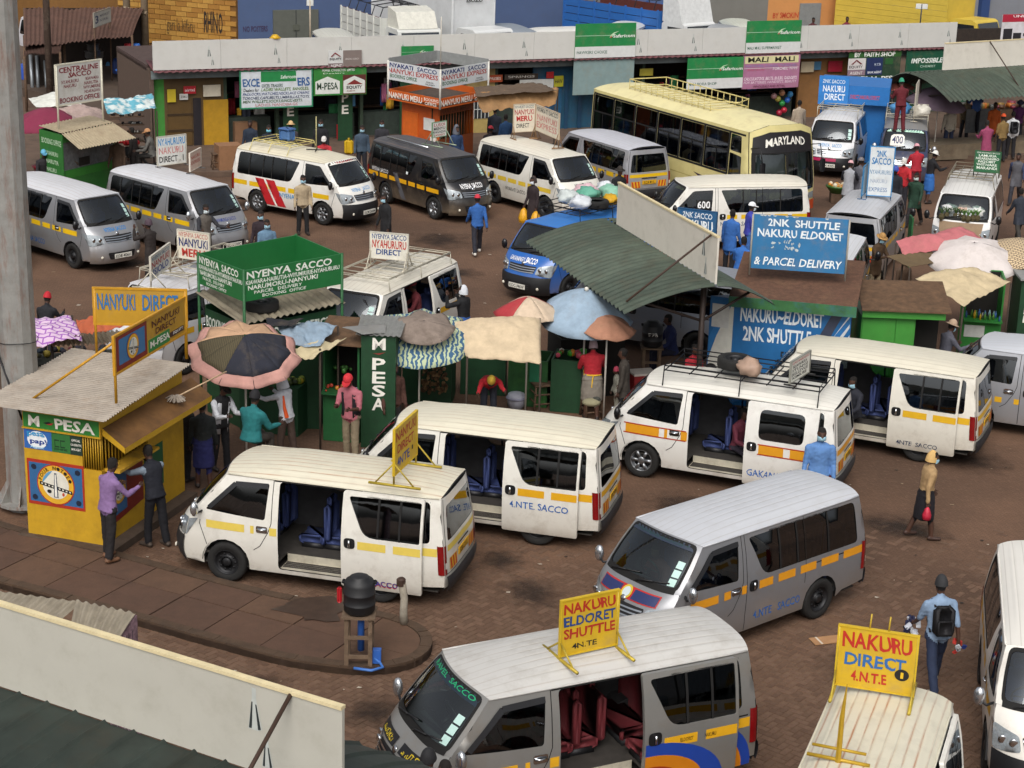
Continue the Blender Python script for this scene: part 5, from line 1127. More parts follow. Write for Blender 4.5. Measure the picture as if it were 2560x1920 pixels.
def bundle(cols,side_=0,n=14,sz=.07,drop=.1):
 def f(r,CH,hw,HM):
  for k in range(n):
   o=MB();o.cbox((0,0,0),(sz*1.2,sz*.6,sz*1.8),0,0,.01);q=o.build('sock_pack',M(cols[k%len(cols)],.8),r);q.location=hw[side_]+Vector((rnd.uniform(-.08,.08),rnd.uniform(-.08,.08),rnd.uniform(-drop,drop*.6)));q.rotation_euler=(rnd.uniform(-.6,.6),rnd.uniform(-.6,.6),rnd.uniform(0,3))
 return f
def bag(c,side_=0,sz=.2):
 def f(r,CH,hw,HM):
  o=MB();o.lathe([(.02,0),(sz*.3,-sz*.25),(sz*.55,-sz),(sz*.5,-sz*1.5),(sz*.2,-sz*1.62)],9);q=o.build('bag',M(c,.4,var=.2,bump=.5),r,True);q.location=hw[side_]
 return f
def multi(*fs):
 def f(*a):
  for g in fs:g(*a)
 return f
def vest(c,l=.0):
 def f(r,CH,hw,HM):
  mb=MB();n=16
  rr=[(-.06-l,.135,.195),(.12,.124,.172),(.3,.135,.19),(.42,.128,.19),(.48,.10,.16)]
  vs=[Vector((math.cos(t)*a,math.sin(t)*b,z))for z,a,b in rr for t in[R(28+k*(304/(n-1)))for k in range(n)]]
  mb.add(vs,[(i*n+k,i*n+k+1,(i+1)*n+k+1,(i+1)*n+k)for i in range(4)for k in range(n-1)]);o=mb.build('waistcoat',M(c,.8,bump=.3),r,True);o.matrix_local=CH;solid_sheet(o,.012)
 return f
def apron(c):
 def f(r,CH,hw,HM):
  o=MB().tube([(math.cos(k*.4)*.135,math.sin(k*.4)*.185,.06)for k in range(16)],.018,5,closed=True).build('apron_tie',M(c,.7),r);o.matrix_local=CH
  q=MB().tube([(-.14,0,.06),(-.15,.02,-.05),(-.15,.03,-.2)],.016,5).build('apron_tie',M(c,.7),r);q.matrix_local=CH
  mb=MB();mb.grid(lambda a,b:Vector((.175*math.cos(R(-60+120*a))-.0,.22*math.sin(R(-60+120*a)),-.35+.5*b)),8,4);w_=mb.build('apron',M(c,.8,bump=.3),r,True);w_.matrix_local=CH
 return f
MK='#9cc4d4'
person('man in purple shirt and black trousers at the yellow kiosk window',275,1145,50,'hold','#806490','#1b1719',h=1.72,z=.13,shoes='#6a4a34')
person('man in dark waistcoat and grey sleeves leaning on the kiosk counter',372,1112,140,'reach','#171923','#131319',h=1.76,sleevec='#76828f',shoes='#4a4038')
person('woman in navy skirt standing under the kiosk awning',505,1000,100,'stand','#1c2020','#1c1f52','skirt',h=1.64)
person('person in open white shirt over black holding a bottle beside the kiosk',556,955,-40,'hold','#17171a','#131318',h=1.72,sleevec='#c9cbd0',extra=vest('#c9cbd0',.12),caps=(('cap','#2a1f1c'),))
person('man in teal jacket sitting with his back turned, near the cream minibus',635,978,60,'sit','#1c6a6c','#3a342e',h=1.78,z=.38,caps=(('beanie','#17161a'),),fat=1.15)
person('person in white hooded top with orange flash leaning over a green stall',703,937,150,'reach','#c3c6cc','#43342c',h=1.66,caps=(('hood','#c3c6cc'),),extra=lambda r,CH,hw,HM:setattr(MB().tube([(-.09,.12,.42),(-.1,.155,.2),(-.11,.14,-.02)],[.02,.03,.045],6).build('orange_flash',M('#d8541c',.7),r),'matrix_local',CH))
person('man in red cap and black waistcoat looking at his phone',874,933,-110,'phone','#a8606a','#82755f',sleeve='short',h=1.76,caps=(('cap','#c22c34'),),extra=vest('#17161c'))
person('woman in red jacket with yellow and grey bobble hat bending forward',1228,935,-85,'bend','#b8202c','#2b2f3a',h=1.62,caps=(('beanie','#c9a83a'),('mask','#232327')))
person('woman in red top with yellow apron tied behind',1484,849,95,'hold','#a31c28','#7d766c','skirt',h=1.66,fat=1.15,extra=apron('#d3a81c'),caps=(('scarf','#a99298'),))
person('small child in grey with pink hat beside the wooden stools',1542,918,-170,'stand','#8d8b80','#8d8a7c',h=1.05,caps=(('beanie','#b8465c'),))
person('man in dark blue sitting under the middle shelter',1674,785,190,'sit','#1b2550','#191c30',h=1.74,z=.1)
person('person in red jacket half hidden behind the wire roof rack',1738,860,-60,'stand','#a01f2c','#2a2430',h=1.6)
person('man in maroon shirt and cap at the white minibus door',1036,703,190,'hold','#5f1f26','#2a2226',h=1.7,caps=(('cap','#7a1c2a'),))
person('woman in black top and white head scarf holding a phone up',1156,713,150,'phoneup','#17171a','#2f5aa0','skirt',h=1.66,fat=1.12,caps=(('scarf','#d3d6dc'),))
person('man in blue sweater and red cap walking away across the open ground',1194,487,100,'walk','#2a5a9c','#20202a',h=1.70,caps=(('cap','#c23040'),),shoes='#c9c5bc')
person('man in black jacket with mask standing before the white and red minibus',962,484,-140,'stand','#17171a','#1b1b1f','coat',h=1.74,mask=MK)
person('person in dark maroon jacket with red bag and mask near silver minibus',652,526,-100,'stand','#2b1f26','#22222a',h=1.72,mask=MK,extra=bag('#b81f2a',0,.22))
person('man in denim jacket with dark hair and mask in front of another',667,548,-70,'stand','#5f7d96','#22283a',h=1.68,mask=MK)
person('man in beige shirt standing behind the open white door',757,437,-70,'stand','#a8977c','#17171a',h=1.72,mask=MK)
person('man in grey jacket gesturing beside the silver minibus',513,510,-50,'gesture','#5a544e','#2a2a30','coat',h=1.74,sleevec='#2f3036',mask='#c9d6da')
person('man in dark brown coat and striped knit hat, hand at his mouth',370,549,150,'phoneup','#2a2321','#1f1a19','coat',h=1.72,caps=(('beanie','#4a3a44'),))
person('person in red and white bobble hat behind the pink cloth stall',116,733,80,'hold','#1c1d22','#22222a',h=1.64,caps=(('beanie','#b3202c'),))
person('man in olive jacket and orange cap with folded arms by green kiosk',173,357,-80,'folded','#473f35','#8f7a5a',h=1.72,caps=(('cap','#b5742a'),))
person('person in light blue cap sitting beside the burgundy umbrella',108,374,-60,'sit','#1f1b20','#1f1b20',h=1.7,z=.15,caps=(('cap','#5fa3c4'),))
person('man in grey jacket and orange cap sitting near the green pillar',370,322,180,'sit','#5c5a56','#262422',h=1.74,z=.45,caps=(('cap','#b08058'),))
person('man in dark coat standing behind the seated man at shoe stall',330,318,170,'stand','#221d1c','#1b1818','coat',h=1.74,z=.12)
person('person in long brown coat beside the shoe stall',291,338,-100,'stand','#4a382a','#2a221c','coat',h=1.72,z=.12)
person('man in black jacket with mask in shop doorway',802,298,-90,'stand','#14151a','#1a1a1f','coat',h=1.74,z=.12,mask=MK)
person('person in red jacket and white cap sitting outside the shops',810,341,-90,'sit','#b02c34','#2a2a30',h=1.7,z=.12,caps=(('cap','#d3cfcb'),))
person('man in straw hat outside the shop with the hanging cloth',727,304,100,'stand','#3f3a3c','#2a2828',h=1.68,z=.12,caps=(('hat','#c9a878'),))
person('man with light blue scarf in front of the dark shop',672,312,-90,'stand','#1b2130','#1c1c22',h=1.7,z=.12,mask='#7fd0e6')
person('hooded person in blue jacket beside the orange kiosk',1142,314,-60,'stand','#24395a','#20242e',h=1.7,z=.12,caps=(('hood','#5c5f68'),))
person('person in red cap crouching behind the white minibus by the stall',1226,315,60,'sit','#2a2428','#1f1f26',h=1.7,z=.2,caps=(('cap','#c23c48'),))
person('person in dark jacket under the brown tarpaulin',1238,268,80,'stand','#1f2430','#22222a',h=1.7,z=.12)
person('person in blue jacket under the brown tarpaulin',1265,285,110,'stand','#1d3f66','#22222a',h=1.66,z=.12)
person('man in black suit and hat beside silver minibus rear',1550,417,-60,'stand','#17171c','#17171c','coat',h=1.76,caps=(('hat','#2a2420'),))
person('woman in dark dress with peach scarf carrying yellow bags',1333,441,-140,'stand','#2a1f22','#2b2022','skirt',h=1.66,mask='#d3dae0',caps=(('scarf','#3a2f2c'),),extra=multi(bag('#d39a1c',0,.34),bag('#d39a1c',1,.3)))
person('man in blue overall jacket seen from behind, by blue board',1832,523,60,'stand','#2f62a8','#191b22','coat',h=1.76)
person('man in white cap and violet overall beside the blue board',1880,506,10,'stand','#383fa0','#3a66a8',h=1.74,caps=(('cap','#dfe0e4'),),mask='#c9d6da')
person('man in blue jacket sitting in front of the blue board',1860,591,60,'sit','#2f66b0','#20283a',h=1.74,z=.25)
person('man in brown coat and felt hat with mask among the stalls',2203,583,-50,'hold','#46331f','#857860','coat',h=1.72,mask=MK,caps=(('hat','#a8804a'),))
person('man in grey suit and beige hat beside the light green kiosk',2378,801,20,'hold','#585863','#33333c','coat',h=1.72,mask=MK,caps=(('hat','#b39a82'),))
person('man in light blue shirt and mask behind the white and orange minibus',2056,1068,-92,'stand','#5a82b8','#1a1a22',h=1.74,mask=MK,fat=1.1)
person('woman in tan sweater, head scarf and black skirt walking right',2334,1128,5,'stroll','#a5875f','#15131a','skirt',h=1.60,fat=1.12,mask=MK,caps=(('scarf','#c9a468'),),shoes='#3a261e',extra=bag('#b8243c',1,.16))
person('man with black backpack walking away carrying bundles of socks',2356,1443,95,'walk','#8298b3','#202b44',sleeve='short',h=1.76,caps=(('beanie','#2a2a2c'),),shoes='#b5aa9a',extra=multi(pack('#17161a'),bundle(['#dfe2e8','#26294a','#c3c6d0','#1c1c22'],0,16,.06,.16),bundle(['#c23c34','#2a3f8a','#d3d6dc'],1,7,.05,.12)))
person('man in red jacket and pink cap before the grey minibus',2294,360,100,'hold','#a3202f','#5f1c24',h=1.74,caps=(('cap','#d39aa4'),))
person('woman in black top, blue skirt and white hat',2336,378,20,'hold','#15151a','#2a62a8','skirt',h=1.68,caps=(('hat','#dcd9d2'),))
person('man in dark green coat walking with yellow scarf',2293,431,-120,'walk','#1d3b2c','#221d20','coat',h=1.72,mask='#c3d3d0')
person('person in white, grey and black jacket and pink cap seen from behind',2127,402,70,'hold','#9a9ca2','#1f4a4c','coat',h=1.68,sleevec='#22252e',caps=(('cap','#d3a3a8'),))
person('man in grey hooded jacket beside the tall blue framed board',2153,394,40,'stand','#5c5c64','#2a2a30','coat',h=1.72,caps=(('cap','#6f6a6c'),))
person('man in dark jacket and blue cap right of the tall board',2240,415,-90,'stand','#1f2028','#22222a','coat',h=1.72,caps=(('cap','#3f4fa0'),))
person('man in blue and yellow jacket with white cap by blue kiosk',2206,273,10,'hold','#24408a','#1c1f2a',h=1.72,caps=(('cap','#d9dade'),))
person('man in maroon overalls bending on the grey minibus roof',2256,197,100,'hold','#5c1620','#5c1620',h=1.70,z=2.12,caps=(('beanie','#2f8a6a'),))
person('man in cream shirt and jeans beside the purple umbrella',2378,262,100,'stand','#b3aa9a','#28304a',h=1.76)
person('person in patterned shirt and orange cap at the right edge',2510,285,110,'stand','#7a6238','#1c1a1f',h=1.7,caps=(('cap','#d8542a'),),sleeve='short')
person('person in white shirt with black backpack near the right edge',2535,278,95,'stand','#cfd0d2','#1b191d',h=1.72,extra=pack('#1b1b20'))
person('man in grey and navy jacket at the right edge',2548,382,-110,'walk','#54545a','#2a2a32','coat',h=1.72,sleevec='#2a3350')
person('man in blue shirt behind the far stall counter',2445,220,-110,'reach','#3f62a0','#22222a',h=1.7,z=.5)
person('man in beige jacket facing the shops with his back turned',2000,250,95,'stand','#a39482','#3a3a3f','coat',h=1.74,z=.12)
person('person in black knit hat and orange jacket beside nearest minibus nose',1072,1876,-120,'stand','#c9791c','#24304a',h=1.72,sleevec='#a3322c',caps=(('beanie','#1f1f22'),))
person('person with shaved head and blue jacket at the bottom edge',1113,1900,-80,'stand','#2f3f8a','#24304a',h=1.7)
for hx,hy,hd,ps,sh,tr,wr,cp_,lb in((2470,300,100,'hold','#8a3a5a','#22222a','coat',None,'person in plum coat before the far right stalls'),(2490,255,-80,'stand','#b5541c','#2a2a30','coat',None,'person in orange under the far right shelter'),(2552,250,-100,'hold','#5a2a5a','#22222a','shirt','hat','person in violet and hat at the far right stall'),(2420,240,-70,'stand','#7a6a52','#2a2a30','shirt',None,'person in khaki beside the hanging clothes'),(2555,470,100,'walk','#2a2f3a','#33302c','coat',None,'person in dark jacket walking at the right edge'),(2175,415,80,'stand','#7a7f8a','#2a2f3a','coat','cap','person in pale grey jacket behind the tall framed board'),(2262,395,-110,'hold','#b5262f','#26262e','shirt','cap','person in red and white before the grey minibus grille'),(955,300,-90,'stand','#2a2a30','#22222a','shirt',None,'person in black at the shop left of the orange kiosk'),(905,312,-70,'stand','#3a4a5a','#22222a','shirt',None,'person in slate shirt outside the money shop'),(625,300,-90,'stand','#1f2a3a','#22222a','coat',None,'person in navy coat beside the yellow door'),(1690,290,90,'stand','#5a2a2a','#22222a','shirt',None,'person in rust shirt at the shop behind the bus'),(1920,285,60,'stand','#a8243a','#2a2026','shirt','cap','person in red cap under the mauve shop board'),(1560,870,170,'stand','#3a342e','#22201e','coat',None,'person in dark brown coat behind the apron woman'),(1700,705,-90,'stand','#4a3a32','#26262a','shirt',None,'person in brown beside the shelter post'),(2265,640,-60,'stand','#5a4636','#2a2a2a','coat',None,'person in tan coat among the right stalls'),(2322,690,90,'sit','#8a2a3a','#26262a','shirt',None,'person in red sitting in the right stalls'),(460,985,60,'stand','#23201f','#1a1a1e','coat',None,'person in black coat behind the yellow kiosk'),(60,905,40,'sit','#2a2426','#1f1c1f','shirt',None,'vendor in dark clothes under the pink cloth'),(985,905,-60,'stand','#4a2f26','#22201e','shirt','scarf','vendor in brown with scarf beside the wood stall')):
 person(lb,hx,hy,hd,ps,sh,tr,wr,h=rnd.uniform(1.62,1.74),z=.12 if hy<330 else 0,caps=((cp_,rnd.choice(('#c9c6c0','#7a2a34','#3a3f5a'))),)if cp_ else(),mask=MK if rnd.random()<.4 else None)
def inside(v,x,y,lab,shirt,trou,hd=0,cap=None,mask=None):
 p=v.matrix_basis@Vector((x,y,.12));me,HM,CH,hw,top=pose_mesh('sit','shirt','long')
 r=empty('person',p,v.rotation_euler.z+R(hd));r.scale=(.93,)*3;tag(r,lab,'person','people around the terminus')
 put('body',me,[SKIN,M(shirt,.85,var=.1),M(trou,.85),M('#221d1a',.6),HAIR,EYE,M(shirt,.85,var=.1)],r)
 if cap:acc(r,HM,'cap',cap)
 if mask:acc(r,HM,'mask',mask)
inside(DV,.1,.45,'passenger in dark suit sitting at the open door of the far cream minibus','#23252f','#1c1d24',60,None,MK)
inside(C,-.35,.1,'person in red and blue inside the wire rack minibus doorway','#5a2030','#2a2430',150)
inside(S,1.0,-.40,'driver in maroon at the wheel of the banner nosed silver minibus','#5a2a2c','#22222a')
# umbrellas, cloth roofs
def pattern(c1,c2,scale,dist=6.0,kind='WAVE'):
 key=('pat',c1,c2,scale,kind)
 if key in MATS:return MATS[key]
 m=bpy.data.materials.new('patterned_cloth');m.use_nodes=True;n=m.node_tree;L=n.links.new;b=n.nodes['Principled BSDF'];b.inputs['Roughness'].default_value=.85
 tc=n.nodes.new('ShaderNodeTexCoord')
 if kind=='WAVE':t=n.nodes.new('ShaderNodeTexWave');t.inputs['Scale'].default_value=scale;t.inputs['Distortion'].default_value=dist;t.inputs['Detail'].default_value=1.5;t.inputs['Detail Scale'].default_value=2.5;src=t.outputs['Fac']
 elif kind=='BRICK':t=n.nodes.new('ShaderNodeTexBrick');t.inputs['Scale'].default_value=scale;t.inputs['Mortar Size'].default_value=.035;t.inputs['Color1'].default_value=t.inputs['Color2'].default_value=(0,0,0,1);t.inputs['Mortar'].default_value=(1,1,1,1);src=t.outputs['Color']
 else:t=n.nodes.new('ShaderNodeTexNoise');t.inputs['Scale'].default_value=scale;t.inputs['Detail'].default_value=2;src=t.outputs['Fac']
 L(tc.outputs['Object'],t.inputs['Vector']);cr=n.nodes.new('ShaderNodeValToRGB');cr.color_ramp.elements[0].position=.42;cr.color_ramp.elements[1].position=.56;cr.color_ramp.elements[0].color=lin(c1);cr.color_ramp.elements[1].color=lin(c2)
 L(src,cr.inputs[0]);L(cr.outputs[0],b.inputs['Base Color']);MATS[key]=m;return m
def cloth(c,var=.14,dirt=.35,dc='#7a6a54'):return M(c,.9,var=var,scale=4,bump=.3,bscale=22,dirt=dirt,dirtcol=dc)
def umbrella(label,ax,ay,z,r_,drop,mats,n=8,tilt=(0,0),rim=None,knob=True,pol=True,scal=.09,group='market umbrellas'):
 P=G(ax,ay,z);r=empty('market_umbrella',(P.x,P.y,0));tag(r,label,'umbrella',group);Q=Matrix.Translation((0,0,z))@Matrix.Rotation(R(tilt[0]),4,'X')@Matrix.Rotation(R(tilt[1]),4,'Y')
 nb=len(mats)
 def pt(t,a,ph):
  k=abs(((a*n/(2*math.pi))%1)-.5)*2
  rr=r_*t*(1-.12*(1-k)*t);zz=-drop*t**1.55+.0*k-scal*(1-k)*t*t*.8+.012*noise.noise(Vector((math.cos(a)*t*3+ph,math.sin(a)*t*3,ph)))
  return Q@Vector((math.cos(a)*rr,math.sin(a)*rr,zz))
 sd_=ax*.01
 for g in range(nb):
  mb=MB();a0=2*math.pi*g/nb;a1=2*math.pi*(g+1)/nb;te=.80 if rim else 1.0
  mb.grid(lambda u,v:pt(.02+(te-.02)*u,a0+(a1-a0)*v,sd_),7,max(4,32//nb),0,True)
  o=mb.build('canopy',mats[g],r,True);solid_sheet(o)
 if rim:
  mb=MB();mb.grid(lambda u,v:pt(.80+.2*u,2*math.pi*v,sd_)if u<.9 else pt(1,2*math.pi*v,sd_)+Vector((0,0,-.0)),3,48,0,True);solid_sheet(mb.build('canopy_rim',rim,r,True))
 if pol:pole(r,(0,0,0),Q@Vector((0,0,-.02)),.02,M('#c9c4ba',.5),'pole')
 for k in range(n):
  a=2*math.pi*k/n;MB().tube([Q@Vector((0,0,-.06)),pt(.5,a,sd_)-Vector((0,0,.02)),pt(.97,a,sd_)-Vector((0,0,.015))],.006,4).build('rib',STEEL,r)
 if knob:q=MB().ball(Q@Vector((0,0,.03)),.05,8);q.build('knob',M('#c9c6bd',.6),r,True)
 return r
PK=cloth('#b88a80');BK=cloth('#262833');PE=cloth('#c09a7a');PL=pattern('#3f3a2a','#5a5038',9,2)
umbrella('patched peach, black and plaid umbrella with pink rim over a vegetable stall',612,838,2.5,1.08,.42,[BK,PE,PE,PE,PE,PL,PL,BK,BK,BK],10,(20,6),PK,False)
umbrella('zigzag blue and cream umbrella',1050,800,2.32,1.12,.42,[pattern('#3b5f80','#b8c4a0',3.4)],8,(16,0),None,False)
o=umbrella('small worn brown cloth laid over the zigzag umbrella',1060,802,2.40,.62,.14,[cloth('#82746a',.2,.8,'#4a3f36')],7,(18,0),None,False,False)
umbrella('large pale blue umbrella with white knot on top',1466,726,2.6,1.02,.62,[cloth('#8fa3b5')],8,(10,3),None,True)
umbrella('orange brown umbrella edge below the pale blue umbrella',1520,790,2.2,.62,.25,[cloth('#a87860')],8,(8,6),None,False)
umbrella('red and cream panelled umbrella half hidden behind the beige sheet',1322,742,2.45,.72,.34,[cloth('#a8343a'),cloth('#c9b49c'),cloth('#c9a090'),cloth('#a8343a'),cloth('#c9b49c'),cloth('#c9b49c')],6,(0,0),None,False)
umbrella('white umbrella in the right hand stall cluster',2436,606,2.5,1.12,.45,[cloth('#cfc6c2',.06)],8,(16,-4),None,False)
umbrella('cream umbrella with dark square print at the right edge',2550,596,2.5,1.15,.45,[pattern('#c9b290','#4a3f34',4.6,0,'BRICK')],8,(0,0),None,False)
umbrella('burgundy umbrella with white letters beside the lamp mast',118,268,2.45,1.3,.6,[cloth('#7a2742',.08,.1)],8,(0,0),None,False)
um=[o for o in col.objects if o.name.startswith('market_umbrella')][-1]
for s,u,zz in(('S',.45,1.80),('O N',.25,1.70)):text(um,s,WHITE,u,zz,.1 if s=='S' else .3,.1,lambda a,b,o_:Vector((a,-1.16+(1.95-b)*-.35,b)),.03)
umbrella('dusty purple umbrella before the far stalls',2350,218,2.55,1.15,.62,[cloth('#5f4f5c',.1,.2)],8,(5,8),None,False)
umbrella('salmon pink umbrella behind the blue kiosk',2235,200,2.55,.8,.25,[cloth('#b8685c')],8,(0,0),None,False)
umbrella('brown umbrella behind the blue kiosk',2170,212,2.55,.9,.22,[cloth('#6f5a48')],8,(0,0),None,False)
def sheet(label,C,col_,sag=.1,wr=.05,peak=None,posts=(),zs=2.1,name='cloth_roof',drop=.0,cat='cloth roof',nu=32,nv=32,mat_=None):
 W_=[G(x,y,z)for x,y,z in C];r=empty(name,(W_[0].x,W_[0].y,0));tag(r,label,cat,'cloth and sheet roofs over stalls');o0=Vector(r.location)
 mb=MB();tarp(mb,[p-o0 for p in W_],nu,nv,sag,wr,peak,C[0][0]*.01,1.7,drop);o=mb.build('cloth',mat_ or cloth(col_),r,True);solid_sheet(o,.008)
 for k in posts:p=W_[k]-o0;pole(r,(p.x,p.y,0),(p.x,p.y,p.z-.03),.022,M('#3a2f26',.8))
 return r
sheet('large beige sheet stretched over a stall, raised in its middle',[(1122,806,2.15),(1352,796,2.2),(1352,905,1.7),(1168,888,1.75)],'#c6b294',.0,.05,[(.5,.35,.22)],(2,3),drop=.05)
sheet('pale blue torn cloth over the stall left of the tall money kiosk',[(690,805,2.35),(845,812,2.3),(800,868,2.1),(712,868,2.1)],'#8497a8',.02,.10,[(.5,.5,.12)],(1,2))
sheet('cream cloth edge hanging below the pale blue cloth',[(712,872,2.12),(868,842,2.15),(775,898,1.95),(722,892,1.95)],'#b8ab8a',.02,.09,None,())
sheet('black cloth strip on top of the pale blue cloth',[(665,800,2.42),(760,796,2.45),(730,818,2.4),(670,815,2.4)],'#1f1f26',.0,.05)
sheet('cream sheet stretched low over the bottle stall at right',[(2288,702,2.15),(2432,668,2.35),(2528,705,2.1),(2408,766,1.95)],'#c2b08e',.04,.05,[(.4,.35,.2)],(0,2,3))
sheet('pink cloth canopy at right beside the white umbrella',[(2240,605,2.35),(2400,568,2.5),(2480,600,2.35),(2258,640,2.1)],'#b5686c',-.12,.06,None,(0,3))
sheet('brown sheet awning under the pink canopy',[(2215,642,2.1),(2330,628,2.15),(2350,655,2.0),(2275,668,1.95)],'#5f4f38',.0,.03,None,(0,3))
sheet('pink and lilac checked cloth draped over a stall behind the mast',[(-40,800,1.75),(180,785,1.8),(205,850,1.55),(-40,880,1.5)],'#b88ab8',-.12,.09,None,(1,2),mat_=pattern('#d3b8cf','#9a5fae',2.2,0,'BRICK'))
sheet('orange cloth beside the pink checked cloth',[(190,800,1.8),(262,786,1.85),(318,822,1.65),(200,830,1.65)],'#b05a3a',-.05,.12)
sheet('tan tarpaulin on poles left of the dark blue doors',[(1190,232,2.9),(1395,222,2.9),(1388,262,2.45),(1205,278,2.35)],'#93704a',.0,.14,None,(1,2))
sheet('brown rag roof of poles behind the tan tarpaulin',[(1185,218,3.0),(1350,205,3.05),(1395,228,2.9),(1190,240,2.85)],'#5a4a3c',.0,.06)
sheet('white and blue printed plastic sheet over the far left stall',[(255,250,2.5),(380,235,2.45),(392,275,2.2),(270,288,2.2)],'#b9c9cf',-.1,.1,None,(1,2),mat_=pattern('#cdd6d4','#5fa3b5',4,0,'NOISE'))
sheet('pale bundle of cloth beside the burgundy umbrella',[(140,262,2.3),(262,270,2.3),(260,300,2.1),(150,300,2.1)],'#a8938c',-.1,.12)
sheet('white sheet on the market stalls above the burgundy umbrella',[(70,245,2.4),(200,225,2.4),(205,262,2.3),(90,268,2.3)],'#cfd0c8',-.2,.04)
sheet('grey iron sheet beside the tall money kiosk roof',[(855,818,2.35),(965,812,2.35),(965,832,2.3),(905,838,2.3)],'#7c7c7a',0,.02)
r=empty('iron_sheet_roof',(0,0,0));tag(r,'rusty corrugated sheet roof below the orange cloth','stall roof');mb=MB();corr(mb,G(118,848,1.6),G(300,825,1.65),G(125,866,1.4),G(320,855,1.4),16,.03,2);mb.build('roof_sheet',M('#857a6a',.7,.2,var=.25,dirt=.6),r,True)
for x,y in((130,860),(310,850),(40,870)):p=G(x,y,1.4);pole(r,(p.x,p.y,0),p,.03,M('#2f2822',.8))
mb=MB();p0,p1=G(60,900,.7),G(300,880,.7);q=p1-p0
for k in range(26):
 o=p0+q*rnd.random();mb2=MB();mb2.ball((o.x,o.y+rnd.uniform(-.2,.2),.75+rnd.uniform(0,.1)),rnd.uniform(.05,.11),8,0,(1,1,.8));mb2.build('goods',M(rnd.choice(('#1c1c26','#2a2230','#3a3a2a','#8a7a2a','#22303f','#5a2026')),.7),r,True)
mb=MB();mb.prism([tuple((p0-Vector((.1,.4,0))).xy),tuple((p1-Vector((-.1,.4,0))).xy),tuple((p1+Vector((.1,.4,0))).xy),tuple((p0+Vector((-.1,.4,0))).xy)],.62,.68,lambda u,v,t:Vector((u,v,t)));mb.build('table',M('#2b2d24',.8),r)
# kiosks and stalls of the middle
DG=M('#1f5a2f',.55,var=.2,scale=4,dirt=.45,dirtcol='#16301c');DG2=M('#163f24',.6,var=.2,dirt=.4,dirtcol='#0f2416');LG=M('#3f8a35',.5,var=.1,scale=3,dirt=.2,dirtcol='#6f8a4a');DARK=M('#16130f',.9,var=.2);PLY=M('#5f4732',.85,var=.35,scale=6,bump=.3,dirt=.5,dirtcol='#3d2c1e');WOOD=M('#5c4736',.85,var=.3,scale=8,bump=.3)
def kiosk(label,p1,p2,z,H,D,mat_,roofm=None,name='kiosk',over=.15,slope=.12,fascia=None,front=True,lines=(),zt=None,cat='kiosk',group='kiosks and stalls'):
 """p1,p2 picture points of the two front corners at height z"""
 P1,P2=G(*p1,z),G(*p2,z);r,W=rootline(name,P1,P2,0);tag(r,label,cat,group)
 def bx(nm,m_,*a):MB().box(*a).build(nm,m_,r)
 bx('side_wall',mat_,0,.04,.0,D,0,H);bx('side_wall',mat_,W-.04,W,0,D,0,H);bx('back_wall',mat_,.04,W-.04,D-.04,D,0,H)
 if front is True:bx('front_wall',mat_,.04,W-.04,0,.04,0,H)
 elif front:bx('front_wall',mat_,.04,W-.04,0,.04,0,front);bx('counter',mat_,0,W,-.2,.25,front,front+.04);bx('interior',DARK,.05,W-.05,D-.08,D-.045,0,H-.02)
 if roofm:
  o=over;MB().add([(-o,-o,H+.03),(W+o,-o,H+.03),(W+o,D+o,H+.03+slope),(-o,D+o,H+.03+slope),(-o,-o,H),(W+o,-o,H),(W+o,D+o,H+slope),(-o,D+o,H+slope)],[(0,1,2,3),(7,6,5,4),(0,4,5,1),(1,5,6,2),(2,6,7,3),(3,7,4,0)]).build('roof',roofm,r)
  if fascia:bx('fascia',fascia,-o,W+o,-o-.02,-o,H-.14,H+.02)
 letters(r,lines,W,0,H)
 return r,W,H
def goods(r,x0,x1,y0,y1,z,n,cols,sz=.05,shape='ball'):
 for k in range(n):
  mb=MB();s=sz*rnd.uniform(.6,1.3)
  if shape=='ball':mb.ball((0,0,s*.8),s,7)
  elif shape=='bottle':mb.lathe([(s*.5,0),(s*.5,s*2),(s*.2,s*2.6),(s*.2,s*3.1)],8)
  else:mb.box(-s,s,-s*.7,s*.7,0,s*rnd.uniform(.8,2))
  o=mb.build({'ball':'fruit','bottle':'bottle'}.get(shape,'carton'),M(rnd.choice(cols),.5,var=.15),r,True);o.location=(rnd.uniform(x0,x1),rnd.uniform(y0,y1),z);o.rotation_euler=(0,0,rnd.uniform(0,3))
P1,P2=G(902,1118,0),G(987,1122,0);r,W=rootline('money_kiosk',P1,P2,0);tag(r,'narrow dark green kiosk with white letters running down its front','kiosk','kiosks and stalls');H=HZ(P1,838)
MB().box(0,W,0,1.0,0,H).build('cabin',DG2,r);mb=MB();corr(mb,(-.1,-.06,H+.02),(W+.1,-.06,H+.02),(-.15,1.1,H+.1),(W+.1,1.1,H+.1),8,.012,2);mb.build('roof_sheet',M('#8a8a86',.5,.3,var=.15,dirt=.3),r,True)
for k,(s,y0,y1)in enumerate((('M',873,843),('P',923,893),('E',957,927),('S',990,960),('A',1024,992))):text(r,s,WHITE,W*.32,HZ(P1,y0),W*.40,HZ(P1,y1)-HZ(P1,y0),FACE,.07)
poly(r,'painted_swoosh',[(W*.34,HZ(P1,882)),(W*.52,HZ(P1,885)),(W*.72,HZ(P1,878)),(W*.54,HZ(P1,881))],'#8a2a2a',FACE,.004)
r,W,H=kiosk('green stall with open shelves and brown plywood roof behind man in red cap',(808,1100),(898,1108),0,2.0,.9,DG,PLY,'market_stall',.18,.2,None,1.0,cat='stall');goods(r,.05,W-.05,-.15,.2,1.05,26,('#c9832a','#b5402a','#d3c9b8','#8a5a2a','#3a4a8a'),.035);goods(r,.05,W,.3,.6,1.3,8,('#c9a82a','#3a6a2a'),.05)
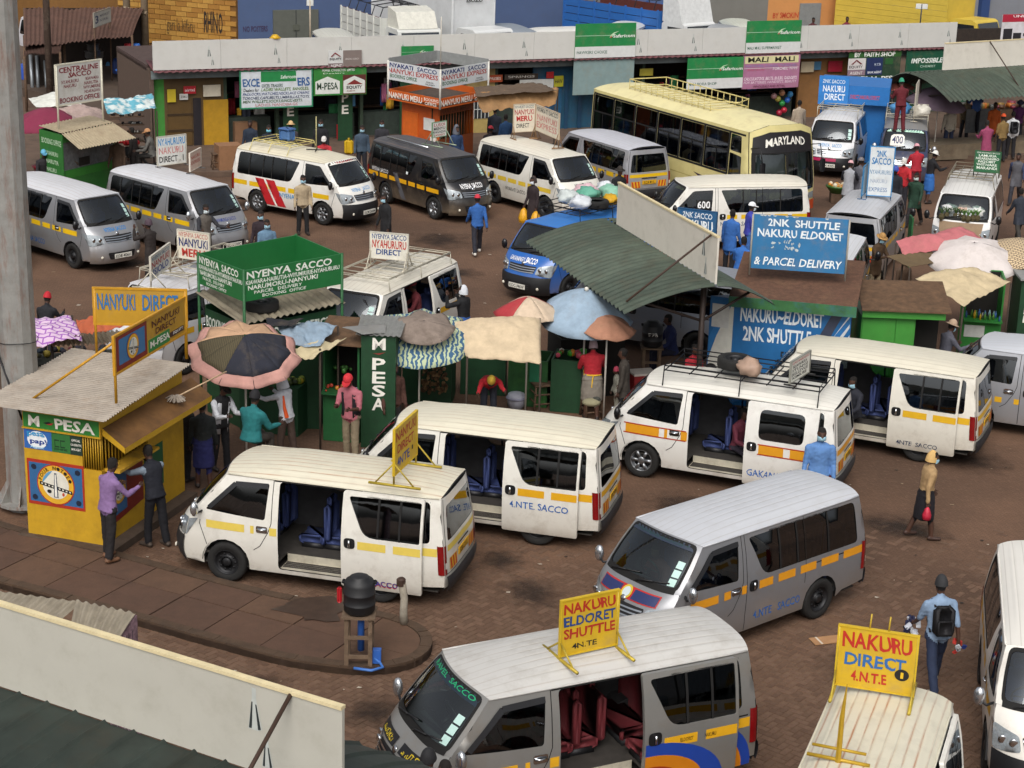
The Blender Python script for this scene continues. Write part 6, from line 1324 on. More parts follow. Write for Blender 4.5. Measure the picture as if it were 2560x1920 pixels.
r,W,H=kiosk('dark green vegetable stall counter under the patched umbrella',(600,1075),(745,1092),0,.95,.8,DG2,None,'market_stall',cat='stall',front=True);MB().box(0,W,0,.8,.95,.98).build('counter',DG2,r);goods(r,.05,W-.05,.1,.7,.98,60,('#3f4a1f','#5a6a22','#7a8a2a','#b5a02a','#2f3a1a'),.06)
for u in(.1,W-.1):pole(r,(u,.75,.9),(u,.75,2.1),.02,DG)
o=MB().lathe([(.10,0),(.13,.22),(.135,.24)],12).build('bucket',M('#2a62b0',.4),r,True);o.location=(W*.35,.35,1.15);o=MB().lathe([(.12,0),(.13,.06)],12).build('basin',M('#b0242a',.4),r,True);o.location=(W*.36,.35,1.4)
r,W,H=kiosk('dark green cabin behind the vegetable stall',(680,960),(800,965),.9,2.0,1.0,DG2,None,'market_stall',cat='stall',front=True)
r,W,H=kiosk('dark green stall stacked with cut wood pieces under zigzag umbrella',(1005,1010),(1128,1016),0,.95,.9,DG2,None,'market_stall',cat='stall',front=True)
for k in range(110):
 x,z=rnd.uniform(.42,W-.1),rnd.uniform(.28,.86);mb=MB();s=rnd.uniform(.022,.042);mb.lathe([(s,0),(s*.95,.05)],7,Matrix.Translation((x,-.005,z))@Matrix.Rotation(R(90),4,'X'));mb.build('wood_piece',M(rnd.choice(('#7a6040','#6a5236','#8a6f4c','#4f3c28')),.85),r)
MB().grid(lambda a,b:Vector((.35+a*(W-.4),-.05+b*.9,1.0+.05*math.sin(a*9)*math.sin(b*7)+.04)),10,8).build('plastic_cover',M('#8d8a84',.5,bump=.3),r,True);goods(r,.4,W,.1,.7,1.06,14,('#5a6a2a','#3a4a22','#c9c9c4','#3f66a0'),.07);goods(r,W,W+.5,.1,.6,1.0,16,('#3f9a3a','#2f7a30','#c9d0c9'),.05,'bottle')
r,W,H=kiosk('green counter with bottles behind the woman in red jacket',(1150,985),(1262,990),0,.9,.7,DG2,None,'market_stall',cat='stall',front=True);MB().box(0,W,0,.7,.9,.93).build('counter',M('#8a8d8c',.5),r);goods(r,.05,W,.1,.6,.93,14,('#c9c6c0','#b5b0a8','#c23a3a'),.06,'box')
r,W,H=kiosk('worn green counter under the beige sheet',(1268,1012),(1366,1020),0,1.0,.8,M('#1f4f24',.6,var=.35,scale=7,dirt=.7,dirtcol='#3f7a2a'),None,'market_stall',cat='stall',front=True);MB().box(W*.55,W*.85,-.03,-.01,.55,.95).build('hanging_board',M('#1f6a4a',.5),r)
r,W,H=kiosk('dark green tin cabinet beside the woman in yellow apron',(1374,1028),(1450,1034),0,1.12,.8,DG2,None,'market_stall',cat='stall',front=True);goods(r,.02,W,.1,.6,1.12,16,('#3f9a2a','#c9c9c4','#b5465a','#7a5a2a','#c9832a','#4a3a2a'),.07)
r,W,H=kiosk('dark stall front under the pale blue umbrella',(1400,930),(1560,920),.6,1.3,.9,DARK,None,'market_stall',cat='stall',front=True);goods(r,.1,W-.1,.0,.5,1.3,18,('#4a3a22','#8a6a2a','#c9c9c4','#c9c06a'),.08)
def stool(label,px,py,w_=.36,h=.55,cover=None):
 p=G(px,py,0);r=empty('wooden_stool',p,.3);tag(r,label,'stool','wooden stools by the stalls');a=w_/2
 for sx in(-1,1):
  for sy in(-1,1):pole(r,(sx*a,sy*a,0),(sx*a*.8,sy*a*.8,h),.026,WOOD,'leg',4)
 for z in(.15,.35):
  for s in(-1,1):pole(r,(-a,s*a*.95,z),(a,s*a*.95,z),.02,WOOD,'rail',4);pole(r,(s*a*.95,-a,z+.04),(s*a*.95,a,z+.04),.02,WOOD,'rail',4)
 MB().cbox((0,0,h+.015),(w_,w_,.04),0,0,.008).build('seat',WOOD if not cover else M(cover,.8),r)
 return r
stool('low wooden crate stool beside the white covered basin',1352,1020,.42,.52);stool('tall wooden stool with cloth bundle before the apron woman',1478,1042,.36,.72);stool('wooden bench stool near the chairs by P minibus'.replace('P ','silver '),545,430,.4,.6)
r=empty('covered_basin',G(1290,1018,0));tag(r,'basin wrapped in white plastic on the ground','basin');MB().lathe([(.16,0),(.2,.2),(.17,.3),(.08,.33)],14).build('basin',M('#b9bcc9',.5,bump=.4),r,True);MB().lathe([(.21,.19),(.22,.22),(.19,.24)],14).build('rim',M('#9a9cb0',.5),r,True)
r=empty('cloth_bundle',G(1478,1012,.75));tag(r,'folded cloth bundle on the tall wooden stool','bundle');MB().ball((0,0,.05),.16,10,0,(1.2,.9,.5)).build('cloth',M('#8a8468',.9,bump=.5),r,True);MB().ball((.1,.05,.1),.09,8,0,(1,1,.6)).build('cloth',M('#3a3a34',.9),r,True)
r=tank('black water tank with white lettering under the middle shelter',1625,950,1.0);text(r,'STAR',WHITE,-.1,1.04,.2,.07,lambda u,v,o:Vector((u,-.228-abs(u)*-.2,v)),.03)
r=empty('carton_box',G(1605,955,.3),.3);tag(r,'red and white carton beside the stalls','box');MB().box(-.25,.25,-.2,.2,-.25,.2).build('carton',M('#8a2226',.6),r);MB().box(-.26,.26,-.21,.21,.2,.24).build('lid',M('#c9c0b8',.6),r)
ZT=3.3;L_,F_,R_,B_=[G(x,y,ZT)for x,y in((495,633),(609,677),(855,635),(740,587))]
r=empty('booking_kiosk',(F_.x,F_.y,0));tag(r,'dark green booking kiosk with open topped sign box on posts','kiosk','kiosks and stalls');o0=Vector((F_.x,F_.y,0));zb=HZ(F_,755)
SG=M('#1d6a35',.5,var=.08,scale=3)
def face(Pa,Pb,z0,z1,m_,nm,th=.03):
 q,Wq=empty(nm+'_side',(Pa.x-o0.x,Pa.y-o0.y,0),math.atan2(Pb.y-Pa.y,Pb.x-Pa.x)),math.hypot(Pb.x-Pa.x,Pb.y-Pa.y);q.parent=r;MB().box(0,Wq,0,th,z0,z1).build(nm,m_,q);return q,Wq
qa,wa=face(L_,F_,zb,ZT,SG,'sign_panel');qb_,wb=face(F_,R_,zb,ZT,SG,'sign_panel');face(R_,B_,zb,ZT,SG,'sign_panel');face(B_,L_,zb,ZT,SG,'sign_panel')
TX=[('NYENYA  SACCO','#e2e6dc',.03,.70,.86,.24,.05),('KIAWARA-NAIRUTIA-WIYUMIRIRIE-NYAHURURU','#e2e6dc',.02,.52,.95,.14,.04),('NARUMORU-NANYUKI','#e2e6dc',.04,.34,.70,.15,.05),('PARCEL  DELIVERY','#e2e6dc',.10,.20,.48,.10,.03),('BOOKING  OFFICE','#e2e6dc',.18,.06,.44,.10,.03)]
letters(qa,TX,wa,zb,ZT);letters(qb_,TX,wb,zb,ZT)
for P in(L_,F_,R_,B_):pole(r,P-Vector((o0.x,o0.y,ZT)),P-Vector((o0.x,o0.y,0))+Vector((0,0,.02)),.03,DG)
cc=(L_+F_+R_+B_)/4;ins=lambda P,k:cc+(P-cc)*k
zr=2.25;l2,f2,r2,b2=[ins(P,.92)for P in(L_,F_,R_,B_)]
qa,wa=face(l2,f2,0,zr-.08,DG2,'wall');letters(qa,[('BOOKING  OFFICE','#d8dcd2',.03,.84,.85,.10,.04),('PARCEL','#d8dcd2',.3,.70,.5,.09,.04)],wa,0,zr-.08);qa,wa=face(f2,r2,0,zr-.08,DG2,'wall');letters(qa,[('BOOKING OFFICE','#d8dcd2',.15,.84,.78,.10,.05),('SACCO','#d8dcd2',.55,.66,.36,.13,.05)],wa,0,zr-.08);face(r2,b2,0,zr,DG2,'wall');face(b2,l2,0,zr,DG2,'wall')
l3,f3,r3,b3=[ins(P,1.05)-o0 for P in(L_,F_,R_,B_)]
mb=MB();corr(mb,(l3.x,l3.y,zr+.25),(b3.x,b3.y,zr+.35),(f3.x,f3.y,zr),(r3.x,r3.y,zr+.05),16,.022,3);mb.build('roof_sheet',M('#857c6a',.7,.2,var=.25,scale=3,dirt=.6,dirtcol='#5a4a38'),r,True)
def tyre(label,px,py,z,name='tyre',tilt=(0,0)):
 p=G(px,py,z);r=empty(name,p);tag(r,label,'tyre');o=put('tread',VM['tyre'],TYRE,r);o.rotation_euler=(R(90+tilt[0]),R(tilt[1]),0);o2=put('rim',VM['steel'],[STEEL,PLASTIC],r);o2.rotation_euler=(R(90+tilt[0]),R(tilt[1]),0);return r
tyre('old tyre lying on the booking kiosk roof',655,762,zr+.16);tyre('spare tyre lying on the wire roof rack of the white minibus',1838,905,2.22)
P1,P2=G(1838,747,2.3),G(2131,773,2.3);r,W=rootline('shuttle_kiosk',P1,P2,0);tag(r,'blue shuttle booking cabin with white diagonal flash and brown board roof','kiosk','kiosks and stalls');BC=M('#1f66a0',.5,var=.1,scale=3,dirt=.3,dirtcol='#17466f')
P0=G(1760,769,2.3);sv=Matrix.Rotation(-math.atan2(P2.y-P1.y,P2.x-P1.x),3,'Z')@(P0-P1)
MB().add([(0,0,0),(W,0,0),(W+sv.x+.4,sv.y+2.6,0),(sv.x,sv.y+1.0,0),(0,0,2.3),(W,0,2.3),(W+sv.x+.4,sv.y+2.6,2.3),(sv.x,sv.y+1.0,2.3)],[(0,1,5,4),(1,2,6,5),(2,3,7,6),(3,0,4,7),(4,5,6,7)]).build('cabin',BC,r)
f_=FACE;poly(r,'painted_flash',[(.62*W,.95),(W*.72,1.1),(.99*W,2.2),(.99*W,1.9),(.78*W,.95)],'#d3d8dc',f_,.004);poly(r,'painted_flash',[(.60*W,.95),(.70*W,.95),(.95*W,2.28),(.86*W,2.28)],'#3a3f52',f_,.006);poly(r,'painted_flash',[(.66*W,.95),(.72*W,.95),(.995*W,2.0),(.995*W,2.15)],'#2a72b0',f_,.008);poly(r,'painted_flash',[(.80*W,.95),(.995*W,.95),(.995*W,1.75)],'#d3d8d6',f_,.010)
letters(r,[('NAKURU~ELDORET','#dfe6ea',.05,.80,.72,.14,.05),('2NK SHUTTLE','#dfe6ea',.09,.62,.58,.14,.05),('550/-','#22262c',.42,.46,.16,.09,.04)],W,0,2.3,.004)
mb=MB();mb.add([(-.1,-.25,2.42),(W+.1,-.25,2.42),(W+.1,2.0,2.85),(-.1,2.0,2.85),(-.1,-.25,2.36),(W+.1,-.25,2.36),(W+.1,2.0,2.79),(-.1,2.0,2.79)],[(0,1,2,3),(7,6,5,4),(0,4,5,1),(1,5,6,2),(2,6,7,3),(3,7,4,0)]);mb.build('roof',M('#5c4030',.9,var=.3,scale=9,bump=.4,dirt=.4,dirtcol='#7a5f44'),r);MB().box(-.1,W+.1,-.29,-.26,2.2,2.42).build('fascia',M('#2f5f34',.6,var=.35,scale=3,dirt=.5,dirtcol='#2a5a8a'),r)
a_=math.atan2(-sv.y-1.0,-sv.x);q=empty('side_face',(sv.x,sv.y+1.0,0),a_);q.parent=r;wq=math.hypot(sv.x,sv.y+1.0);fq=FACE
poly(q,'painted_flash',[(.02,.1),(wq*.98,.1),(wq*.98,2.2),(wq*.75,2.2),(.02,.95)],'#d3d2c8',fq,.004);poly(q,'painted_flash',[(.02,1.1),(.02,1.45),(wq*.72,2.2),(wq*.92,2.2)],'#2a72b0',fq,.006);MB().box(wq*.1,wq*.8,-.012,-.006,1.65,2.15).build('notice',M('#c9c9c4',.5),q);disc(q,'painted_wheel',wq*.2,.75,.12,.1,'#1a1a1a',fq,.008,14);disc(q,'painted_wheel',wq*.78,.7,.16,.16,'#1a1a1a',fq,.008,14)
PA,PB=G(1874,672,2.85),G(2113,688,2.85);r,W=rootline('shuttle_board',PA,PB,2.75);tag(r,'blue shuttle and parcel delivery board on the brown roof','sign');z1=HZ(PA,535)-2.75;z0=.12
board(r,W,z0,z1,'#2f72a3',None,.03);letters(r,[('2NK  SHUTTLE','#dfe6ea',.16,.80,.74,.14,.05),('NAKURU ELDORET','#dfe6ea',.05,.60,.90,.15,.05),('& PARCEL DELIVERY','#e6ecee',.04,.08,.92,.15,.03,.2)],W,z0,z1)
for k in range(22):
 u,v=.22+.3*rnd.random(),.36+.18*rnd.random();poly(r,'peeled_paint',[(u*W+rnd.uniform(-.05,.05)*math.cos(t),(z0+v*(z1-z0))+rnd.uniform(.01,.06)*math.sin(t))for t in(0,1.2,2.4,3.6,4.8)],'#bcc6c8',FACE,.003+k*.0002)
for k in range(10):u=rnd.random();poly(r,'peeled_paint',[(u*W,z1-.001),(u*W+.08,z1-.001),(u*W+.05,z1-.03),(u*W+.01,z1-.02)],'#c3c9c8',FACE,.003)
for u in(0,W):pole(r,(u,-.02,-.02),(u,-.02,z1),.02,M('#9a968c',.5))
PA,PB=G(1692,600,1.0),G(1786,612,1.0);r,W=rootline('route_board',PA,PB,0);tag(r,'blue board half covered by the pale slanting shelter board','sign');za,zb_=HZ(PA,600),HZ(PA,521);board(r,W,za,zb_,'#245a86','#1f4f78');letters(r,[('2NK SACCO','#dfe6ea',.12,.76,.78,.18,.03),('NAKURU','#dfe6ea',.06,.36,.88,.34,.06),('DIRECT','#dfe6ea',.3,.08,.6,.2,.05)],W,za,zb_);pole(r,(0,.02,0),(0,.02,zb_),.03,M('#2a4f6a',.5));pole(r,(W,.02,0),(W,.02,zb_),.03,M('#2a4f6a',.5))
P1,P2=G(2156,780,2.05),G(2361,788,2.05);r,W=rootline('kiosk',P1,P2,0);tag(r,'bright green wooden kiosk with shut doors and brown board roof','kiosk','kiosks and stalls')
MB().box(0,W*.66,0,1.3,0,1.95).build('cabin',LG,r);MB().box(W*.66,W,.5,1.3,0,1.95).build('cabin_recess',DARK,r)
MB().box(.02,W*.41,-.03,0,.7,1.93).build('door',LG,r);MB().box(W*.425,W*.64,-.025,0,.7,1.95).build('door',LG,r);MB().box(-.02,W,-.16,-.12,1.98,2.14).build('fascia',LG,r)
MB().add([(-.05,-.25,2.17),(W+.1,-.25,2.17),(W+.15,1.3,2.45),(0,1.3,2.42),(-.05,-.25,2.14),(W+.1,-.25,2.14),(W+.15,1.3,2.42),(0,1.3,2.39)],[(0,1,2,3),(7,6,5,4),(0,4,5,1),(1,5,6,2),(2,6,7,3),(3,7,4,0)]).build('roof',PLY,r)
r,W,H=kiosk('green stall with bottles and jars on its counter at right',(2396,905),(2492,912),0,2.0,.9,M('#2a7a30',.5,var=.12),None,'market_stall',cat='stall',front=1.02);goods(r,.05,W-.05,-.15,.2,1.06,22,('#c9a02a','#b5363a','#8fb0b8','#3f66a0','#c9c6b8','#5a8a3a'),.05,'bottle');MB().box(.05,.5,-.012,-.004,.62,.9).build('notice',M('#c6c9c4',.6),r)
P1,P2=G(2532,905,0),G(2600,908,0);r,W=rootline('money_kiosk',P1,P2,0);tag(r,'green kiosk with upright white letters cut by the right edge','kiosk','kiosks and stalls');H=HZ(P1,700);MB().box(0,W,0,1,0,H).build('cabin',DG2,r);MB().box(-.05,W+.05,-.08,1.05,H,H+.05).build('roof',M('#8a8a88',.6),r)
for s,y0,y1 in(('M',752,722),('-',785,770),('P',806,788)):text(r,s,WHITE,W*.18,HZ(P1,y0),W*.5,HZ(P1,y1)-HZ(P1,y0),FACE,.05)
r=empty('metal_bed_frame',G(2240,730,.9));tag(r,'grey tubular metal frame among the right hand stalls','frame')
for k in range(3):MB().tube([(-.3+k*.12,0,0),(-.3+k*.12,.05,.25),(.35+k*.12,.1,.25),(.4+k*.12,.1,-.1)],.014,6).build('tube',M('#8d9296',.4,.6),r,True)
r=empty('low_iron_roof',(0,0,0));tag(r,'low rusty iron sheet roof behind the bright green kiosk','stall roof');mb=MB();corr(mb,G(2168,722,2.2),G(2270,728,2.15),G(2175,700,2.3),G(2240,708,2.3),10,.025,2);mb.build('roof_sheet',M('#6f6252',.8,var=.3,dirt=.5),r,True)
for x,y in((2172,722),(2262,727)):p=G(x,y,2.15);pole(r,(p.x,p.y,0),p,.03,WOOD)
r=empty('goods_shelf',G(2310,720,0));tag(r,'small stall shelf with coloured goods under brown awning','shelf');MB().box(-.5,.6,-.1,.3,.9,.95).build('shelf',DG,r);MB().box(-.5,-.46,-.1,.3,0,1.9).build('post',DG,r);goods(r,-.4,.5,-.05,.25,.95,12,('#b52a3a','#3f8ab0','#8fb0c0','#2a4a7a'),.07,'box')
def rack(v,x0,x1,hw,z,m_,slats=7,rails=2,legs=True,lab=None,upr=.0,long=3,name='roof_rack'):
 r=empty(name,v.location,v.rotation_euler.z);tag(r,lab,'roof rack','roof racks on minibuses')
 for k in range(slats):x=x0+(x1-x0)*k/(slats-1);pole(r,(x,-hw,z),(x,hw,z),.013,m_,'slat',5)
 for k in range(long):y=-hw+2*hw*k/(long-1);pole(r,(x0,y,z+.015),(x1,y,z+.015),.013,m_,'rail',5)
 if upr:MB().tube([(x0,-hw,z+upr),(x1,-hw,z+upr),(x1,hw,z+upr),(x0,hw,z+upr)],.013,5,closed=True).build('top_rail',m_,r)
 for x in(x0,(x0+x1)/2,x1):
  for s in(-1,1):pole(r,(x,s*hw,z+upr),(x,s*.70,1.79),.012,m_,'bracket',5)
 return r
BKM=M('#17171a',.5,.4);WHM=M('#b9b3a2',.5,.2);YEM=M('#cbbd7a',.5)
rack(C,-1.9,1.0,.62,2.08,BKM,7,2,True,'black wire roof rack on the white and orange minibus',.1,5)
rack(LA,-1.7,.3,.6,2.08,M('#8a8270',.5,.4),6,2,True,'small wire roof rack under the dark green board',.1,6)
rack(NY,-1.9,1.0,.66,2.05,WHM,9,2,True,'slatted roof rack on the white minibus by the booking kiosk',.04,3);rack(IS,-1.9,1.0,.66,2.05,WHM,9,2,True,'slatted roof rack behind the booking kiosk',.04,3)
rack(KC,-1.6,.8,.7,2.1,WHM,6,2,True,'slatted roof rack on the white minibus by the blue kiosk',.08,4);rack(F4,-1.8,.7,.7,2.1,WHM,7,2,True,'slatted roof rack on the grey minibus',.12,4);rack(BL,-1.9,.8,.66,2.08,BKM,7,2,True,'black roof rack on the blue minibus',.14,4);rack(T,-1.7,-.2,.5,2.06,YEM,6,2,True,'low cream roof rack on the white and red minibus',.08,3)
pole(B,(-1.6,-.55,2.0),(.6,-.55,2.02),.03,CHROME,'roof_rail')
def on(v,x,y,z):return v.matrix_basis@Vector((x,y,z))
def sack(label,p,s,c,sq=(1.2,1,.75),name='sack'):
 r=empty(name,p,rnd.uniform(0,3));tag(r,label,'sack','loads on minibus roofs');mb=MB()
 n=14
 def f(a,b):
  th=math.pi*a;ph=2*math.pi*b;q=Vector((math.sin(th)*math.cos(ph)*sq[0],math.sin(th)*math.sin(ph)*sq[1],math.cos(th)*sq[2]));return q*s*(1+.45*noise.noise(q*2.2+Vector((s*40,p[0],0))))+Vector((0,0,s*.6))
 mb.grid(f,10,16,0,True);mb.build('cloth',M(c,.6,var=.15,bump=.6,bscale=8),r,True);return r
for i,(x,y,z,s,c,lb)in enumerate(((.3,.3,2.15,.33,'#c9cdd2','white plastic sack at the front of the blue minibus load'),(.0,-.35,2.15,.34,'#bfc6c4','pale grey sack on the far side of the blue minibus rack'),(-.5,-.1,2.2,.34,'#5fa08a','green plastic bag in the middle of the blue minibus load'),(-.8,-.4,2.2,.32,'#c9a9b0','pinkish bag on the blue minibus load'),(-1.2,.1,2.15,.36,'#7fb09a','pale green bag at the rear of the blue minibus load'),(-1.5,-.3,2.2,.3,'#c9ccd0','white tied bag at the rear of the blue minibus load'),(-.75,.45,2.15,.24,'#c99a1c','yellow bag on the near edge of the blue minibus rack'),(-1.7,.2,2.2,.22,'#7a8a2a','leafy green bundle at the back of the blue minibus load'))):sack(lb,on(BL,x,y,z),s*.78,c,(1.25,1.05,.7))
p=on(BL,-.2,.4,2.22);r=empty('tyre',p);tag(r,'tyre lying on the blue minibus rack','tyre');o=put('tread',VM['tyre'],TYRE,r);o.rotation_euler=(R(90),0,0)
sack('pinkish sack on the wire rack beside the spare tyre',on(C,-.5,.2,2.1),.22,'#a58a78');sack('blue patterned sack on the grey minibus roof',on(F4,.1,-.25,2.12),.33,'#4a86b8');sack('white sack on the grey minibus roof',on(F4,.3,.45,2.12),.3,'#c9c4b8');sack('white bag behind the route board of the rack minibus',on(NY,-.9,-.45,2.08),.26,'#c3c3c6')
b_=empty('cool_box',on(T,-.9,.1,2.1),T.rotation_euler.z);tag(b_,'blue plastic box on the white and red minibus roof','box');MB().cbox((0,0,.17),(.42,.34,.32),0,0,.05).build('body',M('#4a6fa0',.5),b_);MB().cbox((0,0,.35),(.44,.36,.06),0,0,.02).build('lid',M('#3f6296',.5),b_)
p=on(T,.35,.0,1.98);r=empty('aerial_stand',p);tag(r,'thin pole on cross feet on the white and red minibus roof','pole');pole(r,(0,0,0),(0,0,1.0),.018,M('#a8a070',.5),'mast');pole(r,(-.3,0,.02),(.3,0,.02),.015,BKM,'foot');pole(r,(0,-.3,.02),(0,.3,.02),.015,BKM,'foot')
for k in range(9):
 p=LA.matrix_basis@Vector((1.75+rnd.uniform(0,.3),-.55+k*.12,1.22));r=empty('pineapple',p,rnd.uniform(0,3));tag(r,'pineapple in the heap on the white minibus nose','pineapple','pineapples heaped on the minibus nose');MB().ball((0,0,.06),.085,8,0,(1,1,1.3)).build('fruit',M('#4a4228',.8,var=.4,scale=40),r)
 for j in range(7):a=j*.9;MB().tube([(0,0,.15),(math.cos(a)*.05,math.sin(a)*.05,.25),(math.cos(a)*.13,math.sin(a)*.13,.31)],[.016,.013,.003],4).build('leaf',M('#3f5a2a' if k<5 else '#4f7a32',.7),r)
for k,(y,c)in enumerate(((-.4,'#c9c9c9'),(0,'#c9a89a'),(.38,'#cfd0cc'))):sack(('white bag left','peach bag in the middle','white bag right')[k]+' against the windshield above the pineapples',LA.matrix_basis@Vector((1.6,y,1.3)),.2,c)
cb=MB();panel(cb,[(-.7,.7),(.7,.7),(.75,1.15),(-.75,1.15)],[],.15,lambda s,z,o=0:front(s,z,.05+o));o=cb.build('carton_sheet',M('#8a745c',.85),LA,True)
def open_door(v,sg,ang):
 hx=4.02-2.35;hy=sg*.80;h=empty('front_door',(hx,hy,0),0);h.parent=v;mb=MB();D_=[(2.9,.62),(3.15,.60),(3.5,.80),(3.98,.80),(4.02,1.16),(3.62,1.70),(2.92,1.75)]
 f_=side(sg);panel(mb,D_,[W_DOOR],.12,f_,0,.04,1,0);me=mb.mesh('front_door',True);q=put('door_panel',me,[v.children[0].material_slots[0].material,TRIM,GAP],h);q.location=(-hx,-hy,0);g=put('window',VM['gDoor'+('L' if sg>0 else 'R')],GLASS_D,q);h.rotation_euler=(0,0,R(ang)*-sg)
open_door(T,-1,-62);open_door(NY,1,-60)
# yellow bus
bh=math.atan2(54.06-62.39,7.02-2.37);Lb=9.54;Wb=2.5;d_=Vector((math.cos(bh),math.sin(bh),0));n_=Vector((-d_.y,d_.x,0));c_=Vector((2.37,62.39,0))+d_*Lb/2+n_*Wb/2
bus=empty('bus',c_,bh);tag(bus,'long cream yellow bus with dark windows and wire roof carrier','bus');BY=M('#d6ca8c',.35,var=.06,scale=2,coat=.3,dirt=.25,dirtcol='#9a8648');BRF=M('#dcd2a0',.5,var=.06,scale=2,dirt=.45,dirtcol='#a8906a')
def bs(sg):return lambda x,z,o=0.0:Vector((x-Lb/2,sg*(Wb/2*(1-.06*max(0,(z-1.3)/1.6)**1.5-.10*max(0,(x-Lb+.9)/.9)**2.5-.05*max(0,(.5-x)/.5)**2)+o),z))
BE=2.78
def bfront(s,z,o=0.0):return Vector((Lb/2-.02-.28*abs(s)**2.6-max(0,z-1.25)*.16+o,s*abs(bs(1)(Lb-.30*1,z).y),z+o*.1))
def brear(s,z,o=0.0):return Vector((-Lb/2+.05*abs(s)**4+max(0,z-1.5)*.06-o,s*abs(bs(1)(.02,z).y),z))
WX=[.18+k*1.33 for k in range(7)]
for sg in(-1,1):
 mb=MB();f_=bs(sg);ex=Lb-.33
 out=[(.0,.42),(.0,BE),(ex-.22,BE),(ex,1.25),(ex,.42)]+arch(Lb-2.1,.48,.52,0,0,.42)[::-1]+arch(2.2,.48,.52,0,0,.42)[::-1]
 hol=[rounded([(a,1.42),(a+1.24,1.42),(a+1.24,2.62),(a,2.62)],.05)for a in WX[:6]]+[rounded([(8.18,1.05),(8.85,1.0),(8.78,2.0),(8.18,2.05)],.05),rounded([(8.18,2.12),(8.76,2.1),(8.70,2.6),(8.18,2.62)],.05)]
 panel(mb,out,hol,.22,f_,0,.05,1,2);mb.build('body_side',[BY,M('#8d8c84',.8),GAP],bus,True)
 GB=glass('glass_bus','#b9bdbb',.03,1.5,.05)
 for k,hpoly in enumerate(hol):
  m2=MB();panel(m2,hpoly,[],.4,lambda x,z,o=0:f_(x,z,o-.02));w_=m2.build('window',GB,bus,True)
  if k<6:
   m3=MB();a=WX[k];line_strip(m3,[(a,2.08),(a+1.24,2.08)],f_,.05,-.005);line_strip(m3,[(a+.62,1.42),(a+.62,2.08)],f_,.04,-.005);m3.build('window_frame',GAP,w_)
 m4=MB();line_strip(m4,[(.1,2.66),(8.9,2.66)],f_,.06,.004);line_strip(m4,[(.1,1.38),(8.1,1.38)],f_,.07,.004);
 for a in WX:line_strip(m4,[(a-.045,1.38),(a-.045,2.66)],f_,.10,.012)
 line_strip(m4,[(8.1,1.38),(8.1,1.0),(8.9,.95)],f_,.05,.005);m4.build('window_surround',GAP,bus)
 poly_=[(6.6,.75),(7.0,.55),(7.35,.45),(7.1,.85),(6.9,1.05),(6.45,1.15)];m5=MB();panel(m5,[(6.35,1.12),(6.8,.98),(7.1,.6),(7.15,.85),(6.95,1.08)],[],.2,lambda x,z,o=0:f_(x,z,.006+o));m5.build('painted_swoosh',M('#3a2340',.5),bus);m6=MB();line_strip(m6,[(.1,.95),(7.9,.95)],f_,.02,.004);m6.build('panel_gap',M('#a89a58',.5),bus)
mb=MB()
def broof(a,b):
 s=b*2-1;x=a*(Lb-.52);e=bs(1)(x,BE).y;z=BE+(.26*(1-abs(s)**2.6))*min(1,.55+a*4,.45+(1-a)*5);return Vector((x-Lb/2+(.12*(1-s*s)if a>.97 else 0),s*e,z))
mb.grid(broof,24,20,0,True);mb.build('roof',BRF,bus,True)
for nm,fn,m_,out,hol in(('front_panel',bfront,BY,[(-1,.42),(1,.42),(1,BE+.0),(.5,BE+.2),(-.5,BE+.2),(-1,BE)],[rounded([(-.9,1.12),(-.04,1.12),(-.04,2.15),(-.88,2.15)],.08),rounded([(.04,1.12),(.9,1.12),(.88,2.15),(.04,2.15)],.08)]),('rear_panel',brear,BY,[(-1,.42),(1,.42),(1,BE),(-1,BE)],[])):
 mb=MB();panel(mb,out,hol,.22,fn,0,.05,1,2);mb.build(nm,[m_,TRIM,GAP],bus,True)
 for h_ in hol:m2=MB();panel(m2,h_,[],.4,lambda s,z,o=0:fn(s,z,o-.02));m2.build('windshield',GLASS_W,bus,True)
mb=MB();panel(mb,[(-.95,2.17),(.95,2.17),(.93,2.62),(.5,2.78),(-.5,2.78),(-.93,2.62)],[],.2,lambda s,z,o=0:bfront(s,z,.012+o));mb.build('header_panel',M('#1f1d20',.4),bus,True)
mb=MB();panel(mb,[(-.96,1.0),(.96,1.0),(.96,2.17),(-.96,2.17)],[rounded([(-.88,1.12),(-.04,1.12),(-.04,2.13),(-.86,2.13)],.08),rounded([(.04,1.12),(.88,1.12),(.86,2.13),(.04,2.13)],.08)],.2,lambda s,z,o=0:bfront(s,z,.008+o));mb.build('windshield_surround',GAP,bus,True)
text(bus,'MARYLAND',WHITE,0,0,1,1,lambda u,v,o:bfront(-.62+1.24*u,2.33+.24*v+.08*math.sin(math.pi*u),.02),.05)
mb=MB();panel(mb,[(-1,.36),(1,.36),(1,.66),(-1,.66)],[],.2,lambda s,z,o=0:bfront(s,z,.06+o));mb.build('bumper',M('#b3441c',.45),bus,True)
